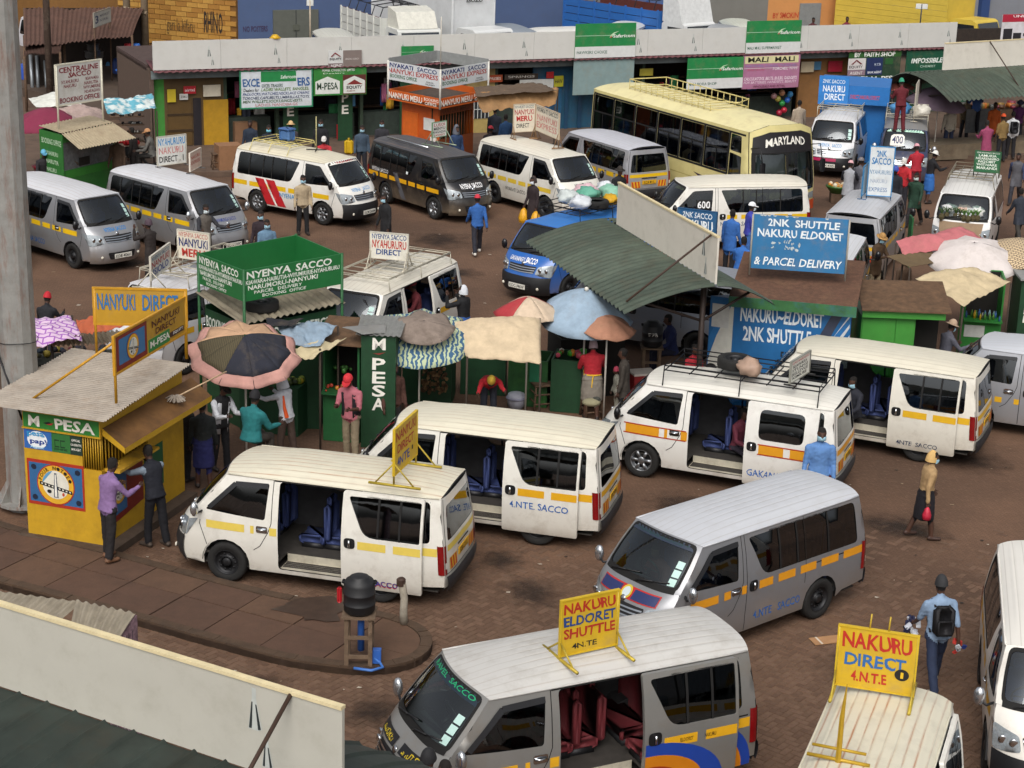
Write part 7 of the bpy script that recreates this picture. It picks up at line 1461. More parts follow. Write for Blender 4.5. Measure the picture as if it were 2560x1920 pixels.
for s in(-1,1):
 mb=MB();panel(mb,[(s*.6,.70),(s*.98,.70),(s*.98,.9),(s*.66,.88)],[],.15,lambda a,z,o=0:bfront(a,z,.02+o));mb.build('headlight',LENS,bus,True)
 MB().tube([bfront(s*.97,2.3,.02),bfront(s*.95,2.35,.45),bfront(s*.93,1.9,.5)],.018,6).build('mirror_arm',PLASTIC,bus,True);q=MB();q.cbox(bfront(s*.93,1.72,.5),(.1,.2,.4),0,0,.04);q.build('mirror',PLASTIC,bus)
 pole(bus,bfront(s*.3,1.15,.03),bfront(s*.55,1.6,.02),.012,PLASTIC,'wiper')
 for x in(2.2,Lb-2.1):
  w_=empty('wheel',(x-Lb/2,s*1.05,.48),0 if s>0 else math.pi);w_.parent=bus;w_.scale=(1.43,)*3;put('tyre',VM['tyre'],TYRE,w_);put('rim',VM['steel'],[STEEL,PLASTIC],w_)
text(bus,'SACCO',M('#2a5a86',.5),0,0,1,1,lambda u,v,o:bfront(.5+.35*u,.98-.0+.09*v,.012),.02)
MB().box(-Lb/2+.1,Lb/2-.4,-1.1,1.1,.75,.8).build('floor_pan',FLOORM,bus);MB().cbox((Lb/2-.75,0,1.0),(.5,2.0,.35),0,0,.1).build('dashboard',M('#8a8d8a',.6),bus);MB().box(Lb/2-1.5,Lb/2-1.45,-1.0,1.0,.8,2.3).build('pale_backing',M('#a9aba9',.6),bus)  # dashboard and added backing panel kept pale so the windshield reads lighter
for k in range(7):
 for s in(-1,1):o=put('seat',VM['seat2'],[M('#2b3358',.8,var=.2),STEEL],bus);o.location=(-4+k*1.05,s*.62,.35)
CRM=M('#c9bb7c',.5)
for(x0,x1)in((1.6,6.3),):
 y=.72
 for zz in(3.06,3.30):MB().tube([(x0-Lb/2,-y,zz),(x1-Lb/2,-y,zz-.03),(x1-Lb/2+.5,0,zz-.03),(x1-Lb/2,y,zz-.03),(x0-Lb/2,y,zz)],.018,5,closed=True).build('roof_carrier_rail',CRM,bus)
 for k in range(15):
  for s in(-1,1):x=x0+(x1-x0)*k/14-Lb/2;pole(bus,(x,s*y,2.95),(x,s*y,3.3),.014,CRM,'roof_carrier_post',5)
 for k in range(12):x=x0+(x1-x0)*k/11-Lb/2;pole(bus,(x,-y,3.06),(x,y,3.06),.012,CRM,'roof_carrier_slat',5)
for k,(x,sh,cp_)in enumerate(((-3.3,'#4f93ae',None),(-3.9,'#8a8a86',None),(.6,'#b5a890',None),(1.9,'#8a3a4a',None))):
 me,HM,CH,hw,top=pose_mesh('sit','shirt','long');r=empty('person',bus.matrix_basis@Vector((x,-.85,.55)),bh);r.scale=(.95,)*3;tag(r,('passenger in light blue at the second window of the yellow bus','passenger in grey at the rear window of the yellow bus','passenger in cream at a middle window of the yellow bus','passenger in red seated toward the front of the yellow bus')[k],'person','people around the terminus');put('body',me,[SKIN,M(sh,.85),M('#22222a',.85),M('#221d1a',.6),HAIR,EYE,M(sh,.85)],r)
# row of shops
SA=Vector((-12.51,62.79,0));SB=Vector((12.38,73.75,0));sd3=(SB-SA).normalized();sn=Vector((-sd3.y,sd3.x,0));SLn=33.0;sang=math.atan2(sd3.y,sd3.x)
shop=empty('shop_row',SA,sang);tag(shop,'long low row of shops under a continuous white advertising parapet','building')
SHM=Matrix.Translation(SA)@Matrix.Rotation(sang,4,'Z');SHI=SHM.inverted()
def su(px,py,dy=0.0):
 P0=SA+sn*dy;d=(C_FWD+C_RT*((px-1280)/F_PX)-C_UP*((py-960)/F_PX));t=(P0-CAM_O).dot(sn)/d.dot(sn);q=SHI@(CAM_O+d*t);return q.x,q.z
FZ0,FZ1=2.9,3.88
PAR=M('#c6c5c0',.5,var=.04,scale=1.5,dirt=.2,dirtcol='#a39a8a')
x=0.0
for k in range(14):
 w_=SLn/14;MB().box(x+.004,x+w_-.004,-.03,.03,FZ0,FZ1).build('parapet_panel',PAR,shop);bottles(shop,lambda u,v,o=0:Vector((u,-.03-o,v)),x+w_*.8,FZ0+.08,.8);x+=w_
mb=MB()
def ef(a,b):xx=a*SLn;return Vector((xx,-.18+b*1.3,FZ0-.06+b*.25+.02*math.sin(xx/.24*2*math.pi)))
mb.grid(ef,int(SLn*18),1);solid_sheet(mb.build('eave_sheet',M('#5f3438',.7,var=.3,dirt=.5,dirtcol='#3a2a26'),shop,True),.01)
MB().box(0,SLn,.3,.36,2.55,2.82).build('fascia_board',M('#6f7a7c',.6,var=.35,scale=1.2,dirt=.5,dirtcol='#4a443c'),shop)
MB().box(0,SLn,1.0,6.0,2.75,2.95).build('roof_slab',M('#4a3a36',.9,var=.3),shop)
MB().box(0,.15,.6,6.0,0,2.85).build('end_wall',M('#5a4a40',.8),shop);MB().box(0,SLn,5.9,6.0,0,2.85).build('back_wall',M('#4a423c',.9),shop);MB().box(0,SLn,.9,6.0,.10,.16).build('shop_floor',M('#4a4038',.9),shop)
bays=[(382,412,'#3f8a35'),(412,560,'#5f4a2a'),(560,690,'#1c1a18'),(690,900,'#1a1d1b'),(900,1165,'#2a1a16'),(1165,1235,'#a8935f'),(1235,1330,'#22242a'),(1330,1480,'#1f4f6a'),(1480,1600,'#262326'),(1600,1725,'#1e1b1e'),(1725,1990,'#221c20'),(1990,2120,'#8a6238'),(2120,2270,'#1c2220'),(2270,2420,'#1f4a34')]
for k,(a,b,c)in enumerate(bays):
 xa,xb=su(a,300,.8)[0],su(b,300,.8)[0];xa=max(.16,xa)
 if c in('#1c1a18','#1a1d1b','#2a1a16','#262326','#1e1b1e','#221c20','#1c2220','#22242a'):
  MB().box(xa,xa+.12,.8,1.0,.12,2.7).build('pier',M('#3a4a3a',.7,var=.2),shop);MB().box(xa,xb,3.0,3.1,.16,2.75).build('interior_wall',M('#241f1c',.9,var=.3),shop);MB().box(xa+.1,xb-.1,2.6,3.0,.9,.94).build('shelf',WOOD,shop);MB().box(xa+.1,xb-.1,2.6,3.0,1.6,1.64).build('shelf',WOOD,shop);MB().box(xa+.15,xb-.15,1.0,1.5,.14,1.0).build('counter',M('#2f3a33',.7,var=.3),shop)
 else:MB().box(xa,xb,.8,.92,.12,2.75).build('shop_wall',M(c,.65,var=.15,scale=2,dirt=.35),shop)
def sp_(name,a,b,y0,y1,c,dy=.78,th=.03,rough=.5):
 x0,z1=su(a,y0,dy);x1,z0=su(b,y1,dy);o=MB();o.box(x0,x1,dy-th,dy,z0,z1);return o.build(name,M(c,rough,var=.12,dirt=.2),shop),x0,x1,z0,z1
sp_('roller_door',418,482,250,420,'#5a4422',.78);sp_('yellow_door',508,573,250,430,'#b0861f',.78)
for k in range(3):sp_('door_bar',418,482,285+k*40,288+k*40,'#3a2a16',.75,.02)
sp_('dark_pillar',482,506,245,430,'#221f24',.78);sp_('blue_door',1330,1400,195,340,'#1d4f70',.76)
for k in range(4):sp_('door_rib',1345+k*34,1349+k*34,200,340,'#173f5c',.73,.02)
sp_('cream_wall',1165,1235,270,380,'#a8935a',.72);o_,x0,x1,z0,z1=sp_('barred_window',1175,1220,250,295,'#22262a',.70)
for k in range(6):MB().box(x0+(x1-x0)*k/5-.012,x0+(x1-x0)*k/5+.012,.64,.66,z0,z1).build('window_bar',M('#c9ccc8',.4),shop)
MB().box(x0,x1,.63,.645,(z0+z1)/2-.012,(z0+z1)/2+.012).build('window_bar',M('#c9ccc8',.4),shop)
cols_=('#2a5aa0','#b5303a','#c9c6c0','#7a3a6a','#2f7a4a','#c99a2a','#3a3a44','#b56a8a','#1f2430')
CN=('blue','red','white','plum','green','yellow','charcoal','pink','navy')
for k in range(54):
 a=((575,690),(690,900),(1480,1600),(1600,1980),(2130,2260),(960,1000))[k//9];ck=k%9;px=rnd.uniform(*a);py=rnd.uniform(215,300)-(px-600)*.03;xx,zz=su(px,py,.9);P=SHM@Vector((xx,rnd.uniform(.85,2.4),max(.3,min(2.4,zz))))
 g=empty('hanging_goods',P,sang);tag(g,CN[ck]+' cloth goods hung in the '+('shop beside the yellow door','money shop','bay left of the bus roof','bays behind the bus','faith shop','bay left of the orange kiosk')[k//9],'goods','wares hung in the shop fronts');mb=MB();w2,h2=rnd.uniform(.08,.2),rnd.uniform(.15,.4);mb.grid(lambda u,v:Vector((-w2+2*w2*u,.04*math.sin(u*9+k),-h2+2*h2*v)),6,3);solid_sheet(mb.build('cloth',M(cols_[ck],.8,var=.2),g,True),.02);pole(g,(0,0,h2),(0,0,h2+.15),.006,STEEL,'hook')
for k,(px,py,c)in enumerate(((1935,240,'#b58a8a'),(1955,232,'#c9906a'),(1975,236,'#3a8ac0'),(1968,250,'#2a66c0'),(1955,258,'#2f9a4a'),(1960,275,'#b5223a'),(1948,282,'#a3203a'),(1945,247,'#a8a04a'))):
 xx,zz=su(px,py,.5);P=SHM@Vector((xx,.5,zz));g=empty('toy_ball',P);tag(g,('dusty pink','orange','light blue','dark blue','green','red','crimson','olive')[k]+' toy ball hanging beside the mauve shop board','ball','balls hung at the shop');MB().ball((0,0,0),.13,10).build('ball',M(c,.35,coat=.3),g,True);pole(g,(0,0,.12),(0,0,.5),.004,STEEL,'string')
def sboard(label,a,b,y0l,y1l,bg,lines=(),panels=(),dy=-.08,frame=None,cat='sign',group='shop boards along the row',yr=None):
 x0,z1=su(a,y0l,dy);x0b,z0=su(a,y1l,dy);x1,_=su(b,y1l,dy);r=empty('shop_board',SHM@Vector((x0,dy,0)),sang);tag(r,label,cat,group);W=x1-x0
 board(r,W,z0,z1,bg,frame,.03,.05);rects(r,panels,W,z0,z1);letters(r,lines,W,z0,z1,.003+.0016*(len(panels)+1));return r,W,z0,z1
SAF=[('#1f7d42',0,.33,1,.67),('#c9cac8',0,0,1,.33)]
def saf(label,a,b,y0,y1,sub,dy=-.09,w=.5):
 r,W,z0,z1=sboard(label,a,b,y0,y1,'#1f7d42',[('Safaricom','#e9ece6',.62,.58,.36,.10,.03)]+([(sub,'#1f5a44',.03,.12,w,.09,.01)]if sub else[]),[('#cfd0ce',0,0,1,.33)],dy);H=z1-z0;f_=lambda u,v,o=0:Vector((u,-.008-o,v))
 poly(r,'logo_line',[(0,z0+.64*H),(.58*W,z0+.64*H),(.58*W,z0+.655*H),(0,z0+.655*H)],'#a8cfae',f_,.002)
 poly(r,'logo_arc',[(.56*W,z0+.58*H),(.60*W,z0+.60*H),(.64*W,z0+.70*H),(.72*W,z0+.77*H),(.63*W,z0+.73*H),(.58*W,z0+.66*H)],'#b8d8b0',f_,.003);poly(r,'logo_arc',[(.565*W,z0+.575*H),(.60*W,z0+.58*H),(.59*W,z0+.65*H)],'#b3302a',f_,.004)
saf('green and white phone board on the parapet in the middle',1440,1587,60,146,'HAWKERS CHOICE');saf('green and white phone board on the parapet at right',1869,1999,53,134,'MALI MALI SUPERMARKET',-.09,.62);saf('green and white phone board hung below the eave above the bus',1720,1855,146,224,'MALI BORA SHOP',-.2,.5);saf('small green phone board above the orange kiosk',1004,1084,116,158,'HAWKERS MALI MALI',-.09,.8)
r,W,z0,z1=sboard('white trader board with green frame and coloured lists of wares',602,779,180,270,'#c9cfd4',[('EXCE','#2f5a8f',.02,.58,.24,.22,.05),('ERS','#2f5a8f',.80,.56,.18,.24,.05),('Safaricom','#e0ece2',.56,.78,.22,.10,.02),('EXCEL TRADERS','#1f4a3a',.29,.55,.30,.09,.02),('Dealers for','#1c1c1c',.03,.44,.22,.09,.02,.2),('LADIES WALLETS, BANGLES.','#5a7a2a',.28,.43,.68,.10,.03,.2),('PADLOCKS,WATCHES,NECKLACE CHAINS','#3a4a7a',.02,.32,.95,.09,.02,.2),('TORCHES,CAPS,BELTS,UMBRELLAS,TOYS.','#2a3a5a',.02,.21,.95,.09,.03,.2),('MEN WALLETS,SOCKS,RINGS,VESTS.','#3a5a2a',.02,.11,.85,.09,.03,.2),('LADIES HANDBAGS','#b5787a',.2,.02,.6,.08,.01)],[('#1f7d42',.28,.70,.50,.29)],-.12,'#2a7a56')
r,W,z0,z1=sboard('green money board with white house shapes',784,916,172,240,'#2f7a34',[('POWER  CONNECTOR  LIMITED','#dfe6dc',.16,.88,.62,.09,.03),('Dealers','#cfe0c9',.18,.79,.4,.05,.01)],[('#5a2a26',.55,.02,.44,.72)],-.12);H=z1-z0;f_=lambda u,v,o=0:Vector((u,-.01-o,v))
for u0,u1 in((.03,.49),(.56,.97)):poly(r,'house_shape',[(u0*W,z0+.06*H),(u1*W,z0+.06*H),(u1*W,z0+.52*H),((u0+u1)/2*W,z0+.70*H),(u0*W,z0+.52*H)],'#d3d6d0',f_,.002)
letters(r,[('M-PESA','#1f3a26',.06,.22,.40,.26,.03),('EQUITY','#1a1a1a',.62,.20,.30,.14,.05),('AGENT','#7a2a26',.62,.12,.16,.05)],W,z0,z1,.016);poly(r,'roof_mark',[(.62*W,z0+.38*H),(.93*W,z0+.38*H),(.77*W,z0+.56*H)],'#7a2a26',f_,.005)
r,W,z0,z1=sboard('white and grey bank agent board hanging on the parapet',821,904,127,171,'#c9cac8',[('EQUITY','#22262e',.04,.45,.36,.14,.04),('AGENT','#dcd6d4',.06,.06,.34,.16,.05),('GENERAL AGENCY','#cfc8c4',.5,.46,.42,.10,.01)],[('#7a6a6a',0,0,.43,.28),('#7d716c',.44,0,.56,1)],-.1);poly(r,'roof_mark',[(.06*W,z0+.66*(z1-z0)),(.2*W,z0+.9*(z1-z0)),(.38*W,z0+.66*(z1-z0)),(.33*W,z0+.66*(z1-z0)),(.2*W,z0+.82*(z1-z0)),(.11*W,z0+.66*(z1-z0))],'#7a1f26',f_,.004)
sboard('blank grey green board hanging beside the blue doors',1435,1582,152,238,'#7d9292',[],[],-.1)
r,W,z0,z1=sboard('mauve shop board with black heading on cream',1859,1995,140,223,'#a8708f',[('MALI  MALI','#14130f',.08,.80,.82,.15,.06),('WATCHES, PURSES, TORCHES','#8d7aa8',.04,.64,.9,.08),('TORCHES, TOYS','#e6dce4',.52,.54,.44,.09,.02,.2),('BAGS, SOCKS','#b5607a',.08,.53,.3,.08),('CALCULATORS, BELTS, BULBS, GADGETS','#ead8e2',.03,.24,.93,.11,.03,.2),('FOR BATTERIES, HANDSETS, BEAUTY','#e0c8d6',.03,.14,.93,.09,.02,.2),('WHOLESALE AND RETAIL','#5a1f3a',.2,.03,.56,.07,.03)],[('#cfc99a',.03,.76,.94,.22),('#c9c0c6',.02,.61,.96,.012)],-.15)
r,W,z0,z1=sboard('green shop board with bank squares and white heading',2123,2247,130,205,'#26402f',[('BY  FAITH SHOP','#e6e9e2',.1,.82,.78,.15,.05),('EQUITY','#22262e',.02,.44,.26,.10,.02),('AGENT','#dcd6d4',.04,.24,.24,.10,.03),('KCB','#b9c4d4',.5,.52,.12,.08,.02),('BANK AGENT','#e0e4ea',.38,.26,.26,.08,.03),('GATHUTHI','#e6e9e2',.0,.08,.38,.10,.02),('TEA LEAVES','#e6e9e2',.03,.0,.34,.08,.02),('M  PESA','#e6e9e2',.46,.0,.5,.16,.05)],[('#2f5a2a',0,.80,1,.20),('#cfcac8',0,.40,.33,.38),('#8a7480',0,.21,.33,.18),('#22305a',.345,.21,.31,.57),('#2a5a2f',.70,.55,.15,.2)],-.1)
poly(r,'roof_mark',[(.05*W,z0+.58*(z1-z0)),(.15*W,z0+.74*(z1-z0)),(.27*W,z0+.58*(z1-z0)),(.23*W,z0+.58*(z1-z0)),(.15*W,z0+.69*(z1-z0)),(.09*W,z0+.58*(z1-z0))],'#6a1f26',lambda u,v,o=0:Vector((u,-.016-o,v)),.003)
sboard('dark green shop board reading impossible',2268,2360,128,198,'#17503a',[('IMPOSSIBLE','#dfe6e0',.12,.56,.8,.18,.05,.15),('CHEMIST','#a9c4b4',.35,.40,.4,.08,.02)],[],-.1)
sboard('white phone advert board with red top at upper right',2508,2600,36,105,'#cfccd0',[('UNIK','#e6dcdc',.25,.88,.4,.09,.03)],[('#a8243a',0,.72,1,.28),('#26242a',.05,.06,.22,.42),('#26242a',.3,.06,.2,.26),('#26242a',.55,.2,.3,.1)],-.14)
for lb,a,b,y0,y1,c,tx,tc_ in(('yellow poster above the bamboo door',418,440,224,256,'#c9b22a','',''),('red phone company poster above the yellow door',459,490,216,235,'#b81f2c','airtel','#e6dcdc'),('white poster right of the red poster',508,552,213,242,'#cfc6b2','',''),('small white poster under the red poster',449,470,235,250,'#cfcfcb','ZUKU','#2a2a2a'),('blue cloud poster below the money board',847,888,240,267,'#4a86b0','',''),('yellow poster beside the blue doors',1386,1408,190,217,'#b5b02a','HAW','#2a2a2a'),('red poster above the blue doors',1367,1384,180,196,'#b81f24','',''),('white lettering board reading springs',1262,1345,186,200,'#3a3028','SPRINGS','#cfcac0'),('red poster right of the mauve board',2072,2105,153,180,'#a8243a','',''),('cream poster right of the mauve board',2004,2034,155,181,'#c9ba9c','',''),('blue poster near the cream poster',2036,2052,154,175,'#4a7a9a','',''),('red hanging notice in front of the money shop',842,868,311,350,'#b81f30','FIZE','#e6dcdc'),('white notice on the stall under the eave',1300,1383,200,222,'#cfd0cc','',''),('pale sticker in the dark bay above the bus',1600,1632,172,190,'#b5a83a','',''),('white rate board near the orange kiosk',1220,1256,188,206,'#b5502a','PRISES','#e6e0d6')):
 r,W,z0,z1=sboard(lb,a,b,y0,y1,c,[(tx,tc_,.1,.3,.8,.4,.02)]if tx else[],[],.66 if a<2100 else .3,None,'poster','posters on the shop row')
for px,tx in((708,'PE'),(1000,'P'),(845,'PE')):
 x0,z1=su(px,275,.4);r=empty('lettered_sign',SHM@Vector((x0,.4,0)),sang);tag(r,{708:'dark green panel with white letters behind the grey cloth',1000:'dark green panel with one white letter beside orange kiosk',845:'dark green panel with white letters beside the red notice'}[px],'sign','green panels on the shop row');MB().box(0,.55,0,.04,.12,2.2).build('panel',DG2,r)
 for k,ch in enumerate(tx):text(r,ch,WHITE,.14,1.5-k*.42,.26,.32,FACE,.06)
r=empty('led_sign',SHM@Vector((su(2092,190,.2)[0],.2,su(2092,207,.2)[1])),sang);tag(r,'small black display with green lit letters','sign');MB().box(0,.42,0,.06,0,.3).build('case',M('#101210',.4),r)
em_=bpy.data.materials.new('led');em_.use_nodes=True;e_=em_.node_tree.nodes['Principled BSDF'];e_.inputs['Emission Color'].default_value=(.05,1,.15,1);e_.inputs['Emission Strength'].default_value=2.0;e_.inputs['Base Color'].default_value=(0,.3,.05,1);text(r,'D.PCB',em_,.04,.08,.34,.14,FACE,.03)
# orange kiosk, blue kiosk, centraline kiosk
PL,PF,PR=G(970,230,2.55),G(1100,255,2.55),G(1220,232,2.55);PBk=PL+PR-PF
r=empty('booking_kiosk',(PF.x,PF.y,0));tag(r,'orange booking kiosk with white boards raised around its roof','kiosk','kiosks and stalls');o0=Vector((PF.x,PF.y,0));OR=M('#c25a1c',.5,var=.1,scale=3,dirt=.25,dirtcol='#7a3a1c')
def ff(Pa,Pb,z0,z1,m_,nm):
 q=empty(nm+'_side',(Pa.x-o0.x,Pa.y-o0.y,0),math.atan2(Pb.y-Pa.y,Pb.x-Pa.x));q.parent=r;w_=math.hypot(Pb.x-Pa.x,Pb.y-Pa.y);MB().box(0,w_,0,.03,z0,z1).build(nm,m_,q);return q,w_
zf0,zf1=HZ(PF,273),HZ(PF,247);WB=M('#c9ccce',.5,var=.05)
zw0,zw1=HZ(PF,222),HZ(PF,175)
for Pa,Pb in((PL,PF),(PF,PR)):
 q,w_=ff(Pa,Pb,zf0,zf1,OR,'fascia');letters(q,[('NANYUKI MERU','#e6e0d6',.02,.2,.64,.6,.04),('BOOKING','#e6e0d6',.70,.55,.27,.3,.02),('OFFICE','#e6e0d6',.72,.15,.22,.32,.02)],w_,zf0,zf1)
 q,w_=ff(Pa,Pb,zw0,zw1,WB,'raised_board');letters(q,[('NYAKATI  SACCO','#22306a',.03,.70,.90,.24,.05),('NANYUKI EXPRESS','#a8403a',.0,.40,.96,.26,.04),('BOOKING OFFICE','#1f5a2f',.04,.14,.52,.20,.03),('PARCEL','#3a3a3a',.74,.18,.14,.08),('DELIVERY','#3a3a3a',.72,.06,.18,.08)],w_,zw0,zw1)
for Pa,Pb in((PR,PBk),(PBk,PL)):ff(Pa,Pb,zf0,zf1,OR,'fascia');ff(Pa,Pb,zw0+.35,zw1+.1,M('#8a8d8c',.6),'raised_board')
for P in(PL,PF,PR):pole(r,P-PF+Vector((0,0,2.3)),P-PF+Vector((0,0,zw1+.02)),.035,M('#c9c6bd',.5))
pole(r,(0,0,zw1),(0,0,zw1+1.7),.018,M('#b9b4a8',.4),'mast');cn=(PL+PR)/2
i_=lambda P,k:cn+(P-cn)*k
q,w_=ff(i_(PL,.72),i_(PF,.72),0,2.35,M('#b8521c',.5,var=.1,dirt=.2),'wall');MB().box(.1,w_*.45,-.03,0,.1,1.95).build('door',M('#c9601f',.5),q);MB().box(w_*.6,w_*.88,-.02,0,1.45,1.85).build('notice',M('#cfd0cc',.5),q);MB().box(w_*.78,w_*.92,-.02,0,.95,1.25).build('notice',M('#d8d6cf',.5),q)
q,w_=ff(i_(PF,.72),i_(PR,.72),0,1.2,M('#7a3a16',.6),'wall');MB().box(0,w_,0,.03,2.0,2.35).build('wall',M('#8a421a',.6),q);letters(q,[('NANYUKI  MERU','#5a2a14',.06,.88,.8,.08,.02)],w_,0,2.3)
for k in range(13):pole(q,(.05+(w_-.1)*k/12,.015,1.2),(.05+(w_-.1)*k/12,.015,2.0),.015,M('#8a4a20',.5),'window_bar',5)
MB().box(.05,w_-.05,.3,.35,.1,2.2).build('interior_wall',M('#1c2a1c',.9),q);ff(i_(PR,.72),i_(PBk,.72),0,2.35,OR,'wall');ff(i_(PBk,.72),i_(PL,.72),0,2.35,OR,'wall')
MB().prism([tuple((P-PF).xy)for P in(PL,PF,PR,PBk)],2.36,2.44,lambda u,v,t:Vector((u,v,t))).build('roof',M('#4a4038',.8,var=.3),r)
PA,PB_=G(2052,252,2.1),G(2215,262,2.1);r,W=rootline('booking_kiosk',PA,PB_,0);tag(r,'bright blue booking kiosk with white lettering behind the parked minibuses','kiosk','kiosks and stalls');BK_=M('#1f6ab0',.5,var=.08)
MB().box(0,W,0,2.0,0,2.1).build('cabin',BK_,r);MB().box(-.05,W+.1,-.35,2.1,2.1,2.75).build('fascia_box',BK_,r);z1=2.75;MB().box(-.08,W*.42,-.42,-.36,2.05,3.05).build('board',M('#2a78c0',.5),r);letters(r,[('NAKURU','#e2e9ee',.03,.42,.34,.24,.03),('DIRECT','#e2e9ee',.06,.12,.32,.24,.03),('2NK SACCO','#cfdce6',.02,.74,.34,.14,.03)],W,2.1,3.05,.422);letters(r,[('DIRECT NAKURU DIRECT','#b8404a',.45,.3,.45,.22,.03,.2)],W,2.1,2.75,.352)
C0,C1,C2=G(155,350,1.95),G(285,322,1.95),G(98,335,1.95);r=empty('booking_kiosk',(C0.x,C0.y,0));tag(r,'small green booking kiosk with iron sheet awning below the centraline board','kiosk','kiosks and stalls');o0=Vector((C0.x,C0.y,0));GK=M('#2a6a2c',.55,var=.15,dirt=.35,dirtcol='#1a3a1a')
C3=C1+C2-C0
q,w_=ff(C0,C1,0,1.0,GK,'wall');MB().box(0,w_,0,.03,1.85,2.1).build('wall',GK,q);MB().box(.05,w_-.05,.02,.03,1.0,1.85).build('plastic_window',M('#5a5f62',.25,var=.3,bump=.5,bscale=5),q);MB().box(w_*.3,w_*.5,-.01,.0,1.05,1.3).build('hatch',DARK,q)
poly(q,'leaf_paint',[(.1,.75),(w_-.1,.75),(w_-.1,.98),(.1,.98)],'#2f7a2a',FACE,.004)
q,w_=ff(C2,C0,0,2.1,GK,'wall');letters(q,[('BOOKING OFFICE','#b9d0b4',.1,.82,.85,.08,.02),('- NYAHURURU','#b9d0b4',.2,.66,.6,.06,.02),('- NAIRUTIA','#b9d0b4',.2,.54,.6,.06,.02),('- NAKURU','#b9d0b4',.2,.42,.5,.06,.02),('- KIAWARA','#b9d0b4',.2,.3,.6,.06,.02)],w_,0,2.1);ff(C1,C3,0,2.1,GK,'wall');ff(C3,C2,0,2.1,GK,'wall')
v0,v1,v2,v3=[P-o0 for P in(C0,C1,C2,C3)];IR2=M('#a3957c',.65,.2,var=.15,dirt=.5,dirtcol='#7a6248');up=Vector((0,0,.22));mb=MB();corr(mb,Vector((v0.x,v0.y,2.15)),Vector((v1.x,v1.y,2.15)),Vector((v2.x,v2.y,2.2)),Vector((v3.x,v3.y,2.2)),16,.02,1);mb.build('roof_sheet',IR2,r,True)
dv=((v0-v2).normalized()*.75);mb=MB();corr(mb,Vector((v0.x,v0.y,2.13)),Vector((v1.x,v1.y,2.13)),Vector((v0.x+dv.x+.1,v0.y+dv.y,1.78)),Vector((v1.x+dv.x+.25,v1.y+dv.y,1.78)),20,.022,1);mb.build('awning_sheet',IR2,r,True)
PA,PB_=G(147,320,2.2),G(258,301,2.2);r,W=rootline('route_board',PA,PB_,2.2);tag(r,'white centraline booking office board on tall white posts','sign');z0,z1=HZ(PA,264)-2.2,HZ(PA,165)-2.2;board(r,W,z0,z1,'#c2c1bc','#cfcbb8',.03,.04)
letters(r,[('CENTRALINE','#7a1f2a',.05,.80,.88,.14,.05),('SACCO','#7a1f2a',.26,.66,.52,.13,.05),('NYAHURURU','#7a2a34',.10,.52,.38,.09,.03),('NAKURU','#7a2a34',.15,.41,.28,.09,.03),('KIAWARA','#7a2a34',.64,.54,.30,.08,.03),('NAIRUTIA','#7a2a34',.60,.43,.32,.08,.03),('WIYUMIRIRE','#7a2a34',.58,.32,.38,.08,.03),('NDARAGWA','#7a2a34',.60,.21,.35,.08,.03),('BOOKING OFFICE','#7a2a34',.04,.04,.90,.13,.05)],W,z0,z1)
for u in(0,W):pole(r,(u,.0,-.2),(u,0,z1),.03,M('#cfcbb8',.5))
# behind the shops: walls, lorries, parked vans
BW=Matrix.Translation(SA)@Matrix.Rotation(sang,4,'Z')
def bu(px,py,dy):
 x,z=su(px,py,dy);return x,z
wd=17.0
def bwall(label,a,b,c,H=9.0,dy=wd,name='building'):
 x0,x1=su(a,60,dy)[0],su(b,60,dy)[0];r=empty(name,BW@Vector((x0,dy,0)),sang);tag(r,label,'building','walls behind the shop row');MB().box(0,x1-x0,0,5,0,H).build('wall',M(c,.7,var=.06,scale=1,dirt=.15),r);return r,x1-x0
b1,bw=bwall('plain blue painted building behind the lorries',590,1455,'#46587c')
x0g=su(682,60,wd)[0]-su(590,60,wd)[0];x1g=su(795,60,wd)[0]-su(590,60,wd)[0];g_=MB();g_.box(x0g,x1g,-.08,0,0,su(740,24,wd)[1]);gd=g_.build('steel_gate',M('#63665f',.55,.3,var=.08),b1);MB().box((x0g+x1g)/2-.02,(x0g+x1g)/2+.02,-.1,-.08,0,su(740,24,wd)[1]).build('gate_joint',M('#3f4240',.5),b1)
MB().box((x0g+x1g)/2-.15,(x0g+x1g)/2+.15,-.12,-.09,su(740,75,wd)[1],su(740,60,wd)[1]).build('latch',M('#55584f',.5),b1)
xn=su(608,60,wd)[0]-su(590,60,wd)[0];zn=su(608,80,wd)[1];text(b1,'NO POSTERS',M('#3a2a4a',.6),xn,zn,1.1,.25,lambda u,v,o:Vector((u,-.01-o,v)),.03)
bwall('grey rendered building strip right of the blue wall',1455,1512,'#6f6f6d');bwall('blue building strip behind the blue lorry',1512,1745,'#4a5f8a');bwall('grey building behind the parked vans',1745,1917,'#74736e');b4,_=bwall('orange painted shopfront with grey door',1917,2088,'#c48850');x0d=su(1996,60,wd)[0]-su(1917,60,wd)[0];x1d=su(2048,60,wd)[0]-su(1917,60,wd)[0];MB().box(x0d,x1d,-.06,0,0,su(2020,8,wd)[1]).build('door',M('#7c7f80',.6),b4);text(b4,'BY SMOKING',M('#b5432a',.6),.3,su(1935,46,wd)[1],1.7,.28,lambda u,v,o:Vector((u,-.01-o,v)),.03)
bwall('grey shuttered shopfront beside orange wall',2088,2140,'#82868c');bwall('black pillar between shopfronts',2140,2160,'#18181c',9,wd-.4,'pillar');bwall('grey shuttered shopfront behind the yellow lorry',2160,2450,'#7f8288');bwall('blue pillar on the grey shopfront',2450,2470,'#26406f',9,wd-.3,'pillar');bwall('grey wall at the far right',2470,2700,'#7a7d84')
